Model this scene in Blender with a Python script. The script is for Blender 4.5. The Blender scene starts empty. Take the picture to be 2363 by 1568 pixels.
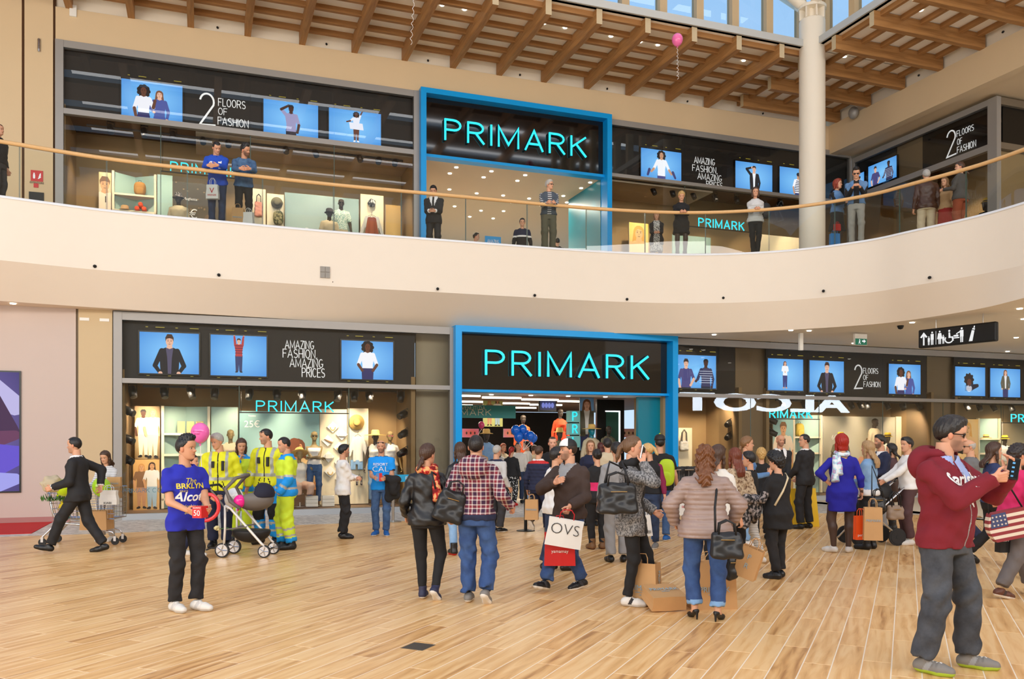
import bpy,bmesh,math,random
import numpy as np
from mathutils import Matrix,Vector
random.seed(11)
PI=math.pi
SC=bpy.context.scene
COL=SC.collection
# ---------------------------------------------------------------- camera, world, light
FPX,U0,V0,EYE=1970.0,1181.5,1020.0,1.65 # focal length and horizon in pixels of a 2363x1568 frame
cam=bpy.data.cameras.new('camera')
cam.sensor_width=36.0
cam.lens=FPX/2363*36
cam.shift_y=(V0-784)/2363
cam.clip_end=300
camo=bpy.data.objects.new('camera',cam)
camo.location=(0,0,EYE)
camo.rotation_euler=(PI/2,0,0)
COL.objects.link(camo)
SC.camera=camo
SC.view_settings.view_transform='Standard'
SC.view_settings.look='None'
SC.view_settings.gamma=1.0
SC.view_settings.use_curve_mapping=False
SC.view_settings.exposure=0.06
try:
 SC.cycles.max_bounces=10
 SC.cycles.transparent_max_bounces=16
 SC.cycles.glossy_bounces=4
 SC.cycles.sample_clamp_indirect=6.0
 SC.cycles.caustics_reflective=False
 SC.cycles.caustics_refractive=False
except Exception:
 pass
ANG=math.radians(20.0)
EX,EY=math.cos(ANG),math.sin(ANG) # direction along the shop front
FO=Vector((-8.17,17.95,0)) # a point on the ground-floor shop front
world=bpy.data.worlds.new('World')
SC.world=world
world.use_nodes=True
wn=world.node_tree
wb=wn.nodes['Background']
wtc=wn.nodes.new('ShaderNodeTexCoord')
wsep=wn.nodes.new('ShaderNodeSeparateXYZ')
wr=wn.nodes.new('ShaderNodeValToRGB')
wr.color_ramp.elements[0].position=0.0
wr.color_ramp.elements[0].color=(0.62,0.80,0.98,1)
wr.color_ramp.elements[1].position=0.75
wr.color_ramp.elements[1].color=(0.20,0.47,0.88,1)
wn.links.new(wtc.outputs['Generated'],wsep.inputs[0])
wn.links.new(wsep.outputs['Z'],wr.inputs[0])
wn.links.new(wr.outputs[0],wb.inputs[0])
wb.inputs[1].default_value=1.0
def lamp(name,kind,loc,power,color=(1,1,1),size=1.0,size_y=None,rot=None,target=None,spot=None,spread=None):
 l=bpy.data.lights.new(name,kind)
 l.energy=power
 l.color=color
 if kind=='AREA':
  l.size=size
  if size_y:
   l.shape='RECTANGLE'
   l.size_y=size_y
  if spread:
   l.spread=spread
 elif kind=='SPOT':
  l.spot_size=spot or 1.2
  l.spot_blend=0.6
  l.shadow_soft_size=size
 else:
  l.shadow_soft_size=size
 o=bpy.data.objects.new(name,l)
 o.location=loc
 if target is not None:
  d=Vector(target)-Vector(loc)
  o.rotation_euler=d.to_track_quat('-Z','Y').to_euler()
 elif rot:
  o.rotation_euler=rot
 COL.objects.link(o)
 return o
# daylight through the glazed strips of the high hall roof
SKYZ=16.6
for k in range(7):
 d=5.4+k*3.4
 c=FO+Vector((EX,EY,0))*9.5-Vector((-EY,EX,0))*(d-3.65)
 lamp('skylight_lamp','AREA',(c.x,c.y,SKYZ+.36),570,(1.0,0.985,0.965),26,1.3,rot=(0,0,ANG))
gc=FO+Vector((EX,EY,0))*8-Vector((-EY,EX,0))*30.3
lamp('front_fill_lamp','AREA',(gc.x,gc.y,11.4),3500,(1.0,0.97,0.93),36,4.0,target=(gc.x-math.sin(ANG)*30,gc.y+math.cos(ANG)*30,10.5))  # added front fill behind the viewer; no glazed gable stands there
gl=FO-Vector((EX,EY,0))*9.6-Vector((-EY,EX,0))*17.5
lamp('side_fill_lamp','AREA',(gl.x,gl.y,5.6),1750,(1.0,0.97,0.93),17,8.5,target=(gl.x+EX*20-EY*12,gl.y+EY*20+EX*12,9.0))  # added fill from the left for the right wall and roof underside
# ---------------------------------------------------------------- helpers
def lin(c):
 return tuple((x/255/12.92)if x/255<=0.04045 else((x/255+0.055)/1.055)**2.4 for x in c)
MATS={}
def newmat(name):
 m=bpy.data.materials.new(name)
 m.use_nodes=True
 return m,m.node_tree,m.node_tree.nodes['Principled BSDF']
def pm(name,rgb,rough=0.6,metal=0.0,emit=0.0,noise=0.0,nscale=20.0,bump=0.0,spec=None,coat=0.0,alpha=None):
 """principled material; noise = relative colour variation, bump = fine relief"""
 if name in MATS:
  return MATS[name]
 m,t,b=newmat(name)
 c=lin(rgb)
 b.inputs['Base Color'].default_value=(*c,1)
 b.inputs['Roughness'].default_value=rough
 b.inputs['Metallic'].default_value=metal
 if spec is not None:
  b.inputs['Specular IOR Level'].default_value=spec
 if coat:
  b.inputs['Coat Weight'].default_value=coat
 if emit:
  b.inputs['Emission Color'].default_value=(*c,1)
  b.inputs['Emission Strength'].default_value=emit
 if noise or bump:
  tc=t.nodes.new('ShaderNodeTexCoord')
  nz=t.nodes.new('ShaderNodeTexNoise')
  nz.inputs['Scale'].default_value=nscale
  nz.inputs['Detail'].default_value=4
  t.links.new(tc.outputs['Object'],nz.inputs['Vector'])
  if noise:
   r=t.nodes.new('ShaderNodeMapRange')
   r.inputs[3].default_value=1-noise
   r.inputs[4].default_value=1+noise
   t.links.new(nz.outputs[0],r.inputs[0])
   mx=t.nodes.new('ShaderNodeMix')
   mx.data_type='RGBA'
   mx.blend_type='MULTIPLY'
   mx.inputs[0].default_value=1
   mx.inputs[6].default_value=(*c,1)
   t.links.new(r.outputs[0],mx.inputs[7])
   t.links.new(mx.outputs[2],b.inputs['Base Color'])
  if bump:
   bp=t.nodes.new('ShaderNodeBump')
   bp.inputs['Strength'].default_value=bump
   bp.inputs['Distance'].default_value=0.02
   t.links.new(nz.outputs[0],bp.inputs['Height'])
   t.links.new(bp.outputs[0],b.inputs['Normal'])
 MATS[name]=m
 return m
def em(name,rgb,s=1.0):
 if name in MATS:
  return MATS[name]
 m,t,b=newmat(name)
 b.inputs['Base Color'].default_value=(0,0,0,1)
 b.inputs['Emission Color'].default_value=(*lin(rgb),1)
 b.inputs['Emission Strength'].default_value=s
 MATS[name]=m
 return m
def attrmat(name,rough=0.7,emit=0.0,bump=0.0,nscale=150.0):
 """colour comes from the mesh's own colour attribute 'Col' (skin features, print)"""
 if name in MATS:
  return MATS[name]
 m,t,b=newmat(name)
 a=t.nodes.new('ShaderNodeAttribute')
 a.attribute_name='Col'
 b.inputs['Roughness'].default_value=rough
 if emit:
  b.inputs['Base Color'].default_value=(0,0,0,1)
  b.inputs['Emission Strength'].default_value=emit
  t.links.new(a.outputs['Color'],b.inputs['Emission Color'])
 else:
  t.links.new(a.outputs['Color'],b.inputs['Base Color'])
 if bump:
  tc=t.nodes.new('ShaderNodeTexCoord')
  nz=t.nodes.new('ShaderNodeTexNoise')
  nz.inputs['Scale'].default_value=nscale
  bp=t.nodes.new('ShaderNodeBump')
  bp.inputs['Strength'].default_value=bump
  bp.inputs['Distance'].default_value=0.01
  t.links.new(tc.outputs['Object'],nz.inputs['Vector'])
  t.links.new(nz.outputs[0],bp.inputs['Height'])
  t.links.new(bp.outputs[0],b.inputs['Normal'])
 MATS[name]=m
 return m
def glassmat(name,tint=(1,1,1),refl=1.0,ior=1.5,rough=0.0):
 """thin sheet glass: see-through with a real Fresnel reflection"""
 if name in MATS:
  return MATS[name]
 m=bpy.data.materials.new(name)
 m.use_nodes=True
 t=m.node_tree
 t.nodes.clear()
 out=t.nodes.new('ShaderNodeOutputMaterial')
 tr=t.nodes.new('ShaderNodeBsdfTransparent')
 tr.inputs[0].default_value=(*tint,1)
 gl=t.nodes.new('ShaderNodeBsdfGlossy')
 gl.inputs['Roughness'].default_value=rough
 fr=t.nodes.new('ShaderNodeFresnel')
 fr.inputs['IOR'].default_value=ior
 mu=t.nodes.new('ShaderNodeMath')
 mu.operation='MULTIPLY'
 mu.use_clamp=True
 mu.inputs[1].default_value=refl
 t.links.new(fr.outputs[0],mu.inputs[0])
 mx=t.nodes.new('ShaderNodeMixShader')
 t.links.new(mu.outputs[0],mx.inputs[0])
 t.links.new(tr.outputs[0],mx.inputs[1])
 t.links.new(gl.outputs[0],mx.inputs[2])
 t.links.new(mx.outputs[0],out.inputs[0])
 MATS[name]=m
 return m
def tag(o,label=None,cat=None,group=None,kind=None):
 if label:
  o['label']=label
 if cat:
  o['category']=cat
 if group:
  o['group']=group
 if kind:
  o['kind']=kind
 return o
def empty(name,loc=(0,0,0),rz=0.0,label=None,cat=None,group=None,kind=None,parent=None):
 o=bpy.data.objects.new(name,None)
 o.empty_display_size=0.1
 o.location=loc
 o.rotation_euler=(0,0,rz)
 COL.objects.link(o)
 if parent:
  o.parent=parent
 return tag(o,label,cat,group,kind)
def copy_tree(o,parent=None):
 c=o.copy()
 COL.objects.link(c)
 if parent:
  c.parent=parent
 for ch in list(o.children):
  copy_tree(ch,c)
 return c
class MB:
 """collects simple solids into ONE mesh"""
 def __init__(s):
  s.v,s.f,s.m,s.c=[],[],[],[]
  s.mi=0
  s.col=None
 def add(s,vs,fs):
  n=len(s.v)
  s.v.extend(tuple(p)for p in vs)
  for f in fs:
   s.f.append(tuple(i+n for i in f))
   s.m.append(s.mi)
   s.c.append(s.col)
  return s
 def box(s,x0,x1,y0,y1,z0,z1,mat=None):
  vs=[(x,y,z)for z in(z0,z1)for y in(y0,y1)for x in(x0,x1)]
  if mat is not None:
   vs=[tuple(mat@Vector(p))for p in vs]
  return s.add(vs,[(0,2,3,1),(4,5,7,6),(0,1,5,4),(2,6,7,3),(0,4,6,2),(1,3,7,5)])
 def quad(s,a,b,c,d):
  return s.add([a,b,c,d],[(0,1,2,3)])
 def prism(s,poly,z0,z1,mat=None):
  n=len(poly)
  vs=[(p[0],p[1],z0)for p in poly]+[(p[0],p[1],z1)for p in poly]
  if mat is not None:
   vs=[tuple(mat@Vector(p))for p in vs]
  fs=[tuple(range(n-1,-1,-1)),tuple(range(n,2*n))]
  fs+=[(i,(i+1)%n,n+(i+1)%n,n+i)for i in range(n)]
  return s.add(vs,fs)
 def tube(s,pts,r,n=8,closed=False,caps=True):
  pts=[Vector(p)for p in pts]
  N=len(pts)
  rr=r if hasattr(r,'__len__')else[r]*N
  vs=[]
  prev=None
  for i,p in enumerate(pts):
   if closed:
    d=pts[(i+1)%N]-pts[i-1]
   else:
    d=pts[min(i+1,N-1)]-pts[max(i-1,0)]
   d.normalize()
   if prev is None:
    a=d.cross(Vector((0,0,1)))
    if a.length<1e-3:
     a=d.cross(Vector((1,0,0)))
   else:
    a=prev-d*prev.dot(d)
   a.normalize()
   prev=a
   b=d.cross(a)
   for k in range(n):
    w=2*PI*k/n
    vs.append(p+(a*math.cos(w)+b*math.sin(w))*rr[i])
  fs=[]
  R=N if closed else N-1
  for i in range(R):
   j=(i+1)%N
   for k in range(n):
    l=(k+1)%n
    fs.append((i*n+k,i*n+l,j*n+l,j*n+k))
  if caps and not closed:
   fs.append(tuple(range(n-1,-1,-1)))
   fs.append(tuple((N-1)*n+k for k in range(n)))
  return s.add(vs,fs)
 def lathe(s,prof,n=16,mat=None,sx=1.0,sy=1.0):
  """prof: (r, z) from bottom to top"""
  vs,fs=[],[]
  for r,z in prof:
   for k in range(n):
    w=2*PI*k/n
    vs.append((r*math.cos(w)*sx,r*math.sin(w)*sy,z))
  for i in range(len(prof)-1):
   for k in range(n):
    l=(k+1)%n
    fs.append((i*n+k,i*n+l,(i+1)*n+l,(i+1)*n+k))
  fs.append(tuple(range(n-1,-1,-1)))
  fs.append(tuple((len(prof)-1)*n+k for k in range(n)))
  if mat is not None:
   vs=[tuple(mat@Vector(p))for p in vs]
  return s.add(vs,fs)
 def ell(s,c,rx,ry,rz,n=14,m=8,mat=None):
  prof=[(max(1e-4,math.sin(PI*i/m)),-math.cos(PI*i/m))for i in range(m+1)]
  T=Matrix.Translation(c)@Matrix.Diagonal((rx,ry,rz,1))
  if mat is not None:
   T=Matrix.Translation(c)@mat.to_4x4()@Matrix.Diagonal((rx,ry,rz,1))
  return s.lathe(prof,n,T)
 def mesh(s,name,mats,smooth=False):
  me=bpy.data.meshes.new(name)
  me.from_pydata(s.v,[],s.f)
  if not isinstance(mats,(list,tuple)):
   mats=[mats]
  for mt in mats:
   me.materials.append(mt)
  if any(s.m):
   me.polygons.foreach_set('material_index',s.m)
  if any(c is not None for c in s.c):
   at=me.color_attributes.new('Col','FLOAT_COLOR','CORNER')
   arr=[]
   for f,c in zip(s.f,s.c):
    arr.extend((list(c or(1,1,1))+[1.0])*len(f))
   at.data.foreach_set('color',arr)
  if smooth:
   me.polygons.foreach_set('use_smooth',[True]*len(s.f))
  me.update()
  return me
 def build(s,name,mats,parent=None,loc=None,rz=None,smooth=False,M=None,**kw):
  return put(name,s.mesh(name,mats,smooth),parent,loc,rz,M,**kw)
def put(name,me,parent=None,loc=None,rz=None,M=None,label=None,cat=None,group=None,kind=None,bevel=0):
 o=bpy.data.objects.new(name,me)
 COL.objects.link(o)
 if parent:
  o.parent=parent
 if M is not None:
  o.matrix_local=M
 if loc is not None:
  o.location=loc
 if rz is not None:
  o.rotation_euler=(0,0,rz)
 if bevel:
  b=o.modifiers.new('bevel','BEVEL')
  b.width=bevel
  b.segments=2
  b.limit_method='ANGLE'
 return tag(o,label,cat,group,kind)
def box(name,mat,x0,x1,y0,y1,z0,z1,parent=None,M=None,**kw):
 return MB().box(x0,x1,y0,y1,z0,z1).build(name,mat,parent,M=M,**kw)
# pixel -> world, on real planes of the place
def at(u,v,D):
 return Vector(((u-U0)/FPX*D,D,EYE+(V0-v)/FPX*D))
def on_floor(u,v,z=0.0):
 D=(EYE-z)*FPX/(v-V0)
 return Vector(((u-U0)/FPX*D,D,z))
class Frame:
 """a wall's own axes: x along it, y away from the viewer, z up"""
 def __init__(s,o,ang):
  s.o=Vector((o[0],o[1],0))
  s.ang=ang
  s.ex=Vector((math.cos(ang),math.sin(ang),0))
  s.ey=Vector((-math.sin(ang),math.cos(ang),0))
  s.M=Matrix.Translation(s.o)@Matrix.Rotation(ang,4,'Z')
 def hit(s,u,v,y=0.0):
  r=(u-U0)/FPX
  b=s.o+s.ey*y
  x=(r*b.y-b.x)/(s.ex.x-r*s.ex.y)
  D=b.y+x*s.ex.y
  return x,EYE+(V0-v)/FPX*D
 def x(s,u,y=0.0):
  return s.hit(u,0,y)[0]
 def w(s,x,y,z):
  return s.o+s.ex*x+s.ey*y+Vector((0,0,z))
FA=Frame(FO,ANG) # ground-floor shop front (y = 0); upper front lies at y = UP
UP=3.65
_c=FA.w(FA.x(1912,UP),UP,0)
RW=Frame(_c,ANG-PI/2) # wall on the right of the upper floor; x comes towards the viewer, y goes right
Z2=6.30 # upper floor level
# ------------------------------------------------------------- lettering
def arc(cx,cy,rx,ry,a0,a1,n=8):
 return[(cx+rx*math.cos(math.radians(a0+(a1-a0)*i/n)),cy+ry*math.sin(math.radians(a0+(a1-a0)*i/n)))for i in range(n+1)]
def _glyphs():
 bowl=[(0,1)]+arc(.30,.75,.25,.25,90,-90)+[(0,.5)]
 G={
  'P':(.55,[[(0,0),(0,1)],bowl]),
  'R':(.58,[[(0,0),(0,1)],bowl,[(.28,.5),(.58,0)]]),
  'I':(.0,[[(0,0),(0,1)]]),
  'M':(.74,[[(0,0),(0,1),(.37,.12),(.74,1),(.74,0)]]),
  'A':(.66,[[(0,0),(.33,1),(.66,0)],[(.11,.32),(.55,.32)]]),
  'K':(.58,[[(0,0),(0,1)],[(.56,1),(.03,.45)],[(.2,.6),(.58,0)]]),
  'Z':(.5,[[(0,1),(.5,1),(0,0),(.5,0)]]),
  'N':(.55,[[(0,0),(0,1),(.55,0),(.55,1)]]),
  'G':(.6,[arc(.32,.5,.3,.5,55,320,14)+[(.6,.42),(.36,.42)]]),
  'F':(.48,[[(0,0),(0,1),(.48,1)],[(0,.52),(.4,.52)]]),
  'S':(.5,[arc(.25,.75,.24,.25,40,270,9)+arc(.25,.25,.25,.25,90,-140,9)]),
  'H':(.55,[[(0,0),(0,1)],[(.55,0),(.55,1)],[(0,.5),(.55,.5)]]),
  'O':(.6,[arc(.3,.5,.3,.5,90,450,18)]),
  'C':(.58,[arc(.31,.5,.3,.5,50,310,14)]),
  'E':(.48,[[(.48,1),(0,1),(0,0),(.48,0)],[(0,.52),(.4,.52)]]),
  'L':(.45,[[(0,1),(0,0),(.45,0)]]),
  'B':(.52,[[(0,0),(0,1)],[(0,1)]+arc(.27,.76,.2,.24,90,-90)+[(0,.52)],[(.25,.52)]+arc(.27,.26,.25,.26,90,-90)+[(0,0)]]),
  'V':(.6,[[(0,1),(.3,0),(.6,1)]]),
  'T':(.55,[[(0,1),(.55,1)],[(.275,1),(.275,0)]]),
  'D':(.56,[[(0,0),(0,1)],[(0,1)]+arc(.2,.5,.36,.5,90,-90,10)+[(0,0)]]),
  'U':(.55,[[(0,1)]+arc(.275,.28,.275,.28,180,360,8)+[(.55,1)]]),
  'Y':(.56,[[(0,1),(.28,.5),(.56,1)],[(.28,.5),(.28,0)]]),
  'W':(.8,[[(0,1),(.2,0),(.4,.8),(.6,0),(.8,1)]]),
  '2':(.55,[arc(.26,.74,.25,.26,165,-20,10)+[(.0,.0),(.55,.02)]]),
  ',':(.05,[[(.05,.05),(0,-.12)]]),
  "'":(.02,[[(0,1),(0,.85)]]),
 }
 return G
GLYPHS=_glyphs()
def stroke(mb,pts,w,y0,y1,T):
 """a flat bar along 2-D points (x, z), extruded from y0 to y1"""
 n=len(pts)
 L,R=[],[]
 for i in range(n):
  p=Vector(pts[i])
  a=(p-Vector(pts[i-1])).normalized()if i else None
  b=(Vector(pts[i+1])-p).normalized()if i<n-1 else None
  if a is None:
   t,k=b,1
  elif b is None:
   t,k=a,1
  else:
   t=a+b
   if t.length<.2:
    t,k=a,1
   else:
    t.normalize()
    k=1/max(.45,t.dot(a))
  nn=Vector((-t.y,t.x))*w/2*k
  e=t*w*.35*(-1 if i==0 else(1 if i==n-1 else 0))
  L.append(p+nn+e)
  R.append(p-nn+e)
 vs=[]
 for i in range(n):
  for q in(L[i],R[i]):
   for y in(y0,y1):
    vs.append(T(q.x,y,q.y))
 fs=[]
 for i in range(n-1):
  a,b=4*i,4*i+4
  fs+=[(a,a+2,b+2,b),(a+1,b+1,b+3,a+3),(a,b,b+1,a+1),(a+2,a+3,b+3,b+2)]
 fs+=[(0,1,3,2),(4*n-4,4*n-2,4*n-1,4*n-3)]
 mb.add(vs,fs)
def word(txt,x0,z0,h,w=None,width=None,gap=.22,xs=1.0,sw=.1,y0=0.0,y1=-.02,each=None,slant=0.0):
 """lays out a word; returns MB (or calls each(mb, letter) per letter). h letter height, width total width, sw stroke width / h"""
 adv=[]
 x=0
 for ch in txt:
  if ch==' ':
   x+=.35
   adv.append(None)
   continue
  adv.append(x)
  x+=GLYPHS[ch][0]+gap
 total=x-gap
 k=h*xs
 if width:
  k=width/total
 mb=MB()
 for ch,a in zip(txt,adv):
  if a is None:
   continue
  one=MB()if each else mb
  for pl in GLYPHS[ch][1]:
   stroke(one,[(x0+(a+px)*k+slant*pz*h,z0+pz*h)for px,pz in pl],sw*h,y0,y1,lambda X,Y,Z:(X,Y,Z))
  if each:
   each(one,ch)
 return mb
FONT_N=[0]
def text_mesh(txt,size=1.0,ext=0.0,bold=0.0,align='CENTER',xs=1.0,shear=0.0):
 """flat lettering from the built-in font as a mesh in the x/z plane, facing -y"""
 cu=bpy.data.curves.new('lettering','FONT')
 cu.body=txt
 cu.size=size
 cu.extrude=ext
 cu.offset=bold
 cu.align_x=align
 cu.align_y='CENTER'
 cu.resolution_u=3
 cu.shear=shear
 o=bpy.data.objects.new('lettering',cu)
 COL.objects.link(o)
 me=bpy.data.meshes.new_from_object(o)
 bpy.data.objects.remove(o)
 bpy.data.curves.remove(cu)
 me.transform(Matrix.Diagonal((xs,1,1,1)))
 me.transform(Matrix.Rotation(PI/2,4,'X'))
 return me
def text(name,txt,mat,size,parent=None,M=None,ext=0.002,bold=0.0,align='CENTER',xs=1.0,shear=0.0,**kw):
 me=text_mesh(txt,size,ext,bold,align,xs,shear)
 me.materials.clear()
 me.materials.append(mat)
 return put(name,me,parent,M=M,**kw)
def T3(x,y,z,rx=0,ry=0,rz=0):
 return Matrix.Translation((x,y,z))@Matrix.Rotation(rz,4,'Z')@Matrix.Rotation(ry,4,'Y')@Matrix.Rotation(rx,4,'X')
# ---------------------------------------------------------------- materials of the setting
m_fascia=pm('plaster_fascia',(238,226,210),.85,noise=.015,nscale=3)
m_band=pm('plaster_band',(234,218,198),.85,noise=.015,nscale=3)
m_wall=pm('plaster_wall',(222,196,158),.9,noise=.02,nscale=2)
m_lwall=pm('plaster_left',(206,188,178),.85,noise=.015,nscale=2)
m_pier=pm('plaster_pier',(208,184,146),.85,noise=.02,nscale=2)
m_ceil=pm('plaster_ceiling',(238,222,196),.9)
m_roofp=pm('roof_panel',(250,238,218),.9)
m_grey=pm('aluminium_grey',(158,154,150),.45,.3,noise=.03,nscale=4)
m_dgrey=pm('aluminium_dark',(120,108,92),.5,.2)
m_blue=pm('blue_lacquer',(0,158,236),.3,spec=.35)
m_black=pm('black_panel',(16,15,15),.35)
m_dark=pm('dark_board',(30,26,22),.6)
m_white=pm('white_paint',(240,238,232),.5)
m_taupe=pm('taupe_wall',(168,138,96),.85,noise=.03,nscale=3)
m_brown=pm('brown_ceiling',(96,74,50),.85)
m_groove=pm('groove',(120,104,84),.7)
m_steel=pm('brushed_steel',(190,190,190),.3,1.0)
m_blk=pm('black_metal',(24,24,25),.45,.3)
m_gls=glassmat('shop_glass',(.97,.985,.975),1.3)
m_bal=glassmat('balustrade_glass',(.93,.97,.95),1.5)
m_edge=pm('glass_edge',(70,90,82),.3)
m_rail=pm('beech_rail',(224,178,120),.45,noise=.08,nscale=30)
m_teal=pm('teal_wall',(0,120,140),.35)
def woodmat(name,c0,c1,sx,sy,sz,rough=.6,coords='Object'):
 m,t,b=newmat(name)
 tc=t.nodes.new('ShaderNodeTexCoord')
 mp=t.nodes.new('ShaderNodeMapping')
 mp.inputs['Scale'].default_value=(sx,sy,sz)
 nz=t.nodes.new('ShaderNodeTexNoise')
 nz.inputs['Scale'].default_value=1.0
 nz.inputs['Detail'].default_value=5
 nz.inputs['Distortion'].default_value=.8
 r=t.nodes.new('ShaderNodeValToRGB')
 r.color_ramp.elements[0].position=.3
 r.color_ramp.elements[0].color=(*lin(c0),1)
 r.color_ramp.elements[1].position=.7
 r.color_ramp.elements[1].color=(*lin(c1),1)
 t.links.new(tc.outputs[coords],mp.inputs[0])
 t.links.new(mp.outputs[0],nz.inputs['Vector'])
 t.links.new(nz.outputs[0],r.inputs[0])
 t.links.new(r.outputs[0],b.inputs['Base Color'])
 b.inputs['Roughness'].default_value=rough
 MATS[name]=m
 return m
m_beam=woodmat('larch_beam',(150,104,58),(186,136,82),14,.9,14)
m_purl=woodmat('larch_purlin',(146,100,54),(182,132,78),.9,14,14)
def plankmat():
 m,t,b=newmat('wood_look_tile')
 N,L=t.nodes.new,t.links.new
 uv=N('ShaderNodeUVMap')
 uv.uv_map='UVMap'
 at_=N('ShaderNodeAttribute')
 at_.attribute_name='Col'
 sp=N('ShaderNodeSeparateColor')
 L(at_.outputs['Color'],sp.inputs[0])
 mp=N('ShaderNodeMapping')
 mp.inputs['Scale'].default_value=(.9,9,1)
 L(uv.outputs[0],mp.inputs[0])
 n1=N('ShaderNodeTexNoise')
 n1.inputs['Scale'].default_value=1.5
 n1.inputs['Detail'].default_value=5
 n1.inputs['Distortion'].default_value=1.2
 L(mp.outputs[0],n1.inputs['Vector'])
 mp2=N('ShaderNodeMapping')
 mp2.inputs['Scale'].default_value=(1.5,5.5,1)
 L(uv.outputs[0],mp2.inputs[0])
 wv=N('ShaderNodeTexWave')
 wv.wave_type='RINGS'
 wv.inputs['Scale'].default_value=.55
 wv.inputs['Distortion'].default_value=9
 wv.inputs['Detail'].default_value=2
 wv.inputs['Detail Scale'].default_value=.8
 L(mp2.outputs[0],wv.inputs['Vector'])
 a=N('ShaderNodeMath')
 a.operation='MULTIPLY_ADD'
 L(wv.outputs['Fac'],a.inputs[0])
 a.inputs[1].default_value=.22
 L(n1.outputs[0],a.inputs[2])
 a2=N('ShaderNodeMath')
 a2.operation='MULTIPLY_ADD'
 L(sp.outputs[0],a2.inputs[0])
 a2.inputs[1].default_value=.34
 L(a.outputs[0],a2.inputs[2])
 r=N('ShaderNodeValToRGB')
 el=r.color_ramp.elements
 el[0].position=.42
 el[0].color=(*lin((178,124,70)),1)
 el[1].position=.98
 el[1].color=(*lin((243,200,142)),1)
 e=el.new(.62)
 e.color=(*lin((220,168,106)),1)
 e=el.new(.8)
 e.color=(*lin((234,185,123)),1)
 L(a2.outputs[0],r.inputs[0])
 L(r.outputs[0],b.inputs['Base Color'])
 b.inputs['Roughness'].default_value=.34
 b.inputs['Specular IOR Level'].default_value=.4
 return m
m_plank=plankmat()
def terrazzo():
 m,t,b=newmat('terrazzo')
 N,L=t.nodes.new,t.links.new
 tc=N('ShaderNodeTexCoord')
 v=N('ShaderNodeTexVoronoi')
 v.inputs['Scale'].default_value=14
 L(tc.outputs['Object'],v.inputs['Vector'])
 r=N('ShaderNodeValToRGB')
 r.color_ramp.elements[0].color=(*lin((170,162,154)),1)
 r.color_ramp.elements[1].color=(*lin((226,218,208)),1)
 sp=N('ShaderNodeSeparateColor')
 L(v.outputs['Color'],sp.inputs[0])
 L(sp.outputs[0],r.inputs[0])
 L(r.outputs[0],b.inputs['Base Color'])
 b.inputs['Roughness'].default_value=.4
 return m
# ---------------------------------------------------------------- floor
floor=MB().box(-34,34,-4,42,-.16,-.0012).build('floor',pm('grout',(240,224,200),.8),kind='structure')
def curve_pts(us,f):
 return[f(u)for u in us]
def catmull(pts,n=6):
 out=[]
 P=[pts[0]]+list(pts)+[pts[-1]]
 for i in range(1,len(P)-2):
  for k in range(n):
   t=k/n
   a,b,c,d=P[i-1],P[i],P[i+1],P[i+2]
   out.append(.5*((2*b)+(c-a)*t+(2*a-5*b+4*c-d)*t*t+(3*b-a-3*c+d)*t**3))
 out.append(pts[-1])
 return out
border_uv=[(-160,1246),(0,1240),(265,1231),(500,1220),(780,1209),(1150,1196),(1500,1189),(1800,1186),(2030,1186),(2250,1196),(2363,1206),(2600,1235),(2900,1262)]
border=catmull([on_floor(u,v)for u,v in border_uv])
bm_=MB()
for i in range(len(border)-1):
 a,b=border[i],border[i+1]
 c,d=a+FA.ey*16,b+FA.ey*16
 bm_.add([(a.x,a.y,.003),(b.x,b.y,.003),(d.x,d.y,.003),(c.x,c.y,.003)],[(0,1,2,3)])
 bm_.add([(a.x,a.y,-.006),(b.x,b.y,-.006),(b.x,b.y,.003),(a.x,a.y,.003)],[(0,1,2,3)])
bm_.build('terrazzo_border',terrazzo(),floor)
PA=ANG+math.radians(45.2)
pd,pq=Vector((math.cos(PA),math.sin(PA),0)),Vector((-math.sin(PA),math.cos(PA),0))
PW,PL=.2,1.2
def inside_border(p):
 u=U0+FPX*p.x/max(p.y,.1)
 for i in range(len(border)-1):
  a,b=border[i],border[i+1]
  if a.x<=p.x<b.x:
   return p.y<a.y+(b.y-a.y)*(p.x-a.x)/(b.x-a.x)+.7
 return p.y<14
planks=[]
for r in range(-140,100):
 off=((r*0.37)%1.0)*PL+random.uniform(-.1,.1)
 for k in range(-26,30):
  c=pd*(k*PL+off)+pq*(r*PW)
  if c.y<3.5 or c.y>21 or abs(c.x)>c.y*.62+2.2 or not inside_border(c):
   continue
  u,v=U0+FPX*c.x/c.y,V0+FPX*EYE/c.y
  vis=-150<u<2520 and v<1640
  planks.append((0 if vis else 1,c.y,c))
planks.sort(key=lambda t:(t[0],t[1]))
def plank_mesh(mb,uvs,cols,c,seed,ox,oy):
 hl,hw=PL/2-.003,PW/2-.0038
 e=.0015
 P=[]
 for z,g in((-.006,0),(-.002,0),(0,e)):
  for sx,sy in((-1,-1),(1,-1),(1,1),(-1,1)):
   P.append((sx*(hl-g),sy*(hw-g),z))
 fs=[(8,9,10,11)]
 for a in(0,4):
  for i in range(4):
   j=(i+1)%4
   fs.append((a+i,a+j,a+4+j,a+4+i))
 mb.add([(c+pd*p[0]+pq*p[1])*1+Vector((0,0,p[2]))if c is not None else p for p in P],fs)
 for f in fs:
  for i in f:
   uvs.extend((P[i][0]+ox,P[i][1]+oy))
   cols.extend((seed,seed,seed,1))
def plank_obj(mb,uvs,cols,name):
 me=mb.mesh(name,m_plank)
 me.uv_layers.new(name='UVMap').data.foreach_set('uv',uvs)
 me.color_attributes.new('Col','FLOAT_COLOR','CORNER').data.foreach_set('color',cols)
 return me
pvar=[]
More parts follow.
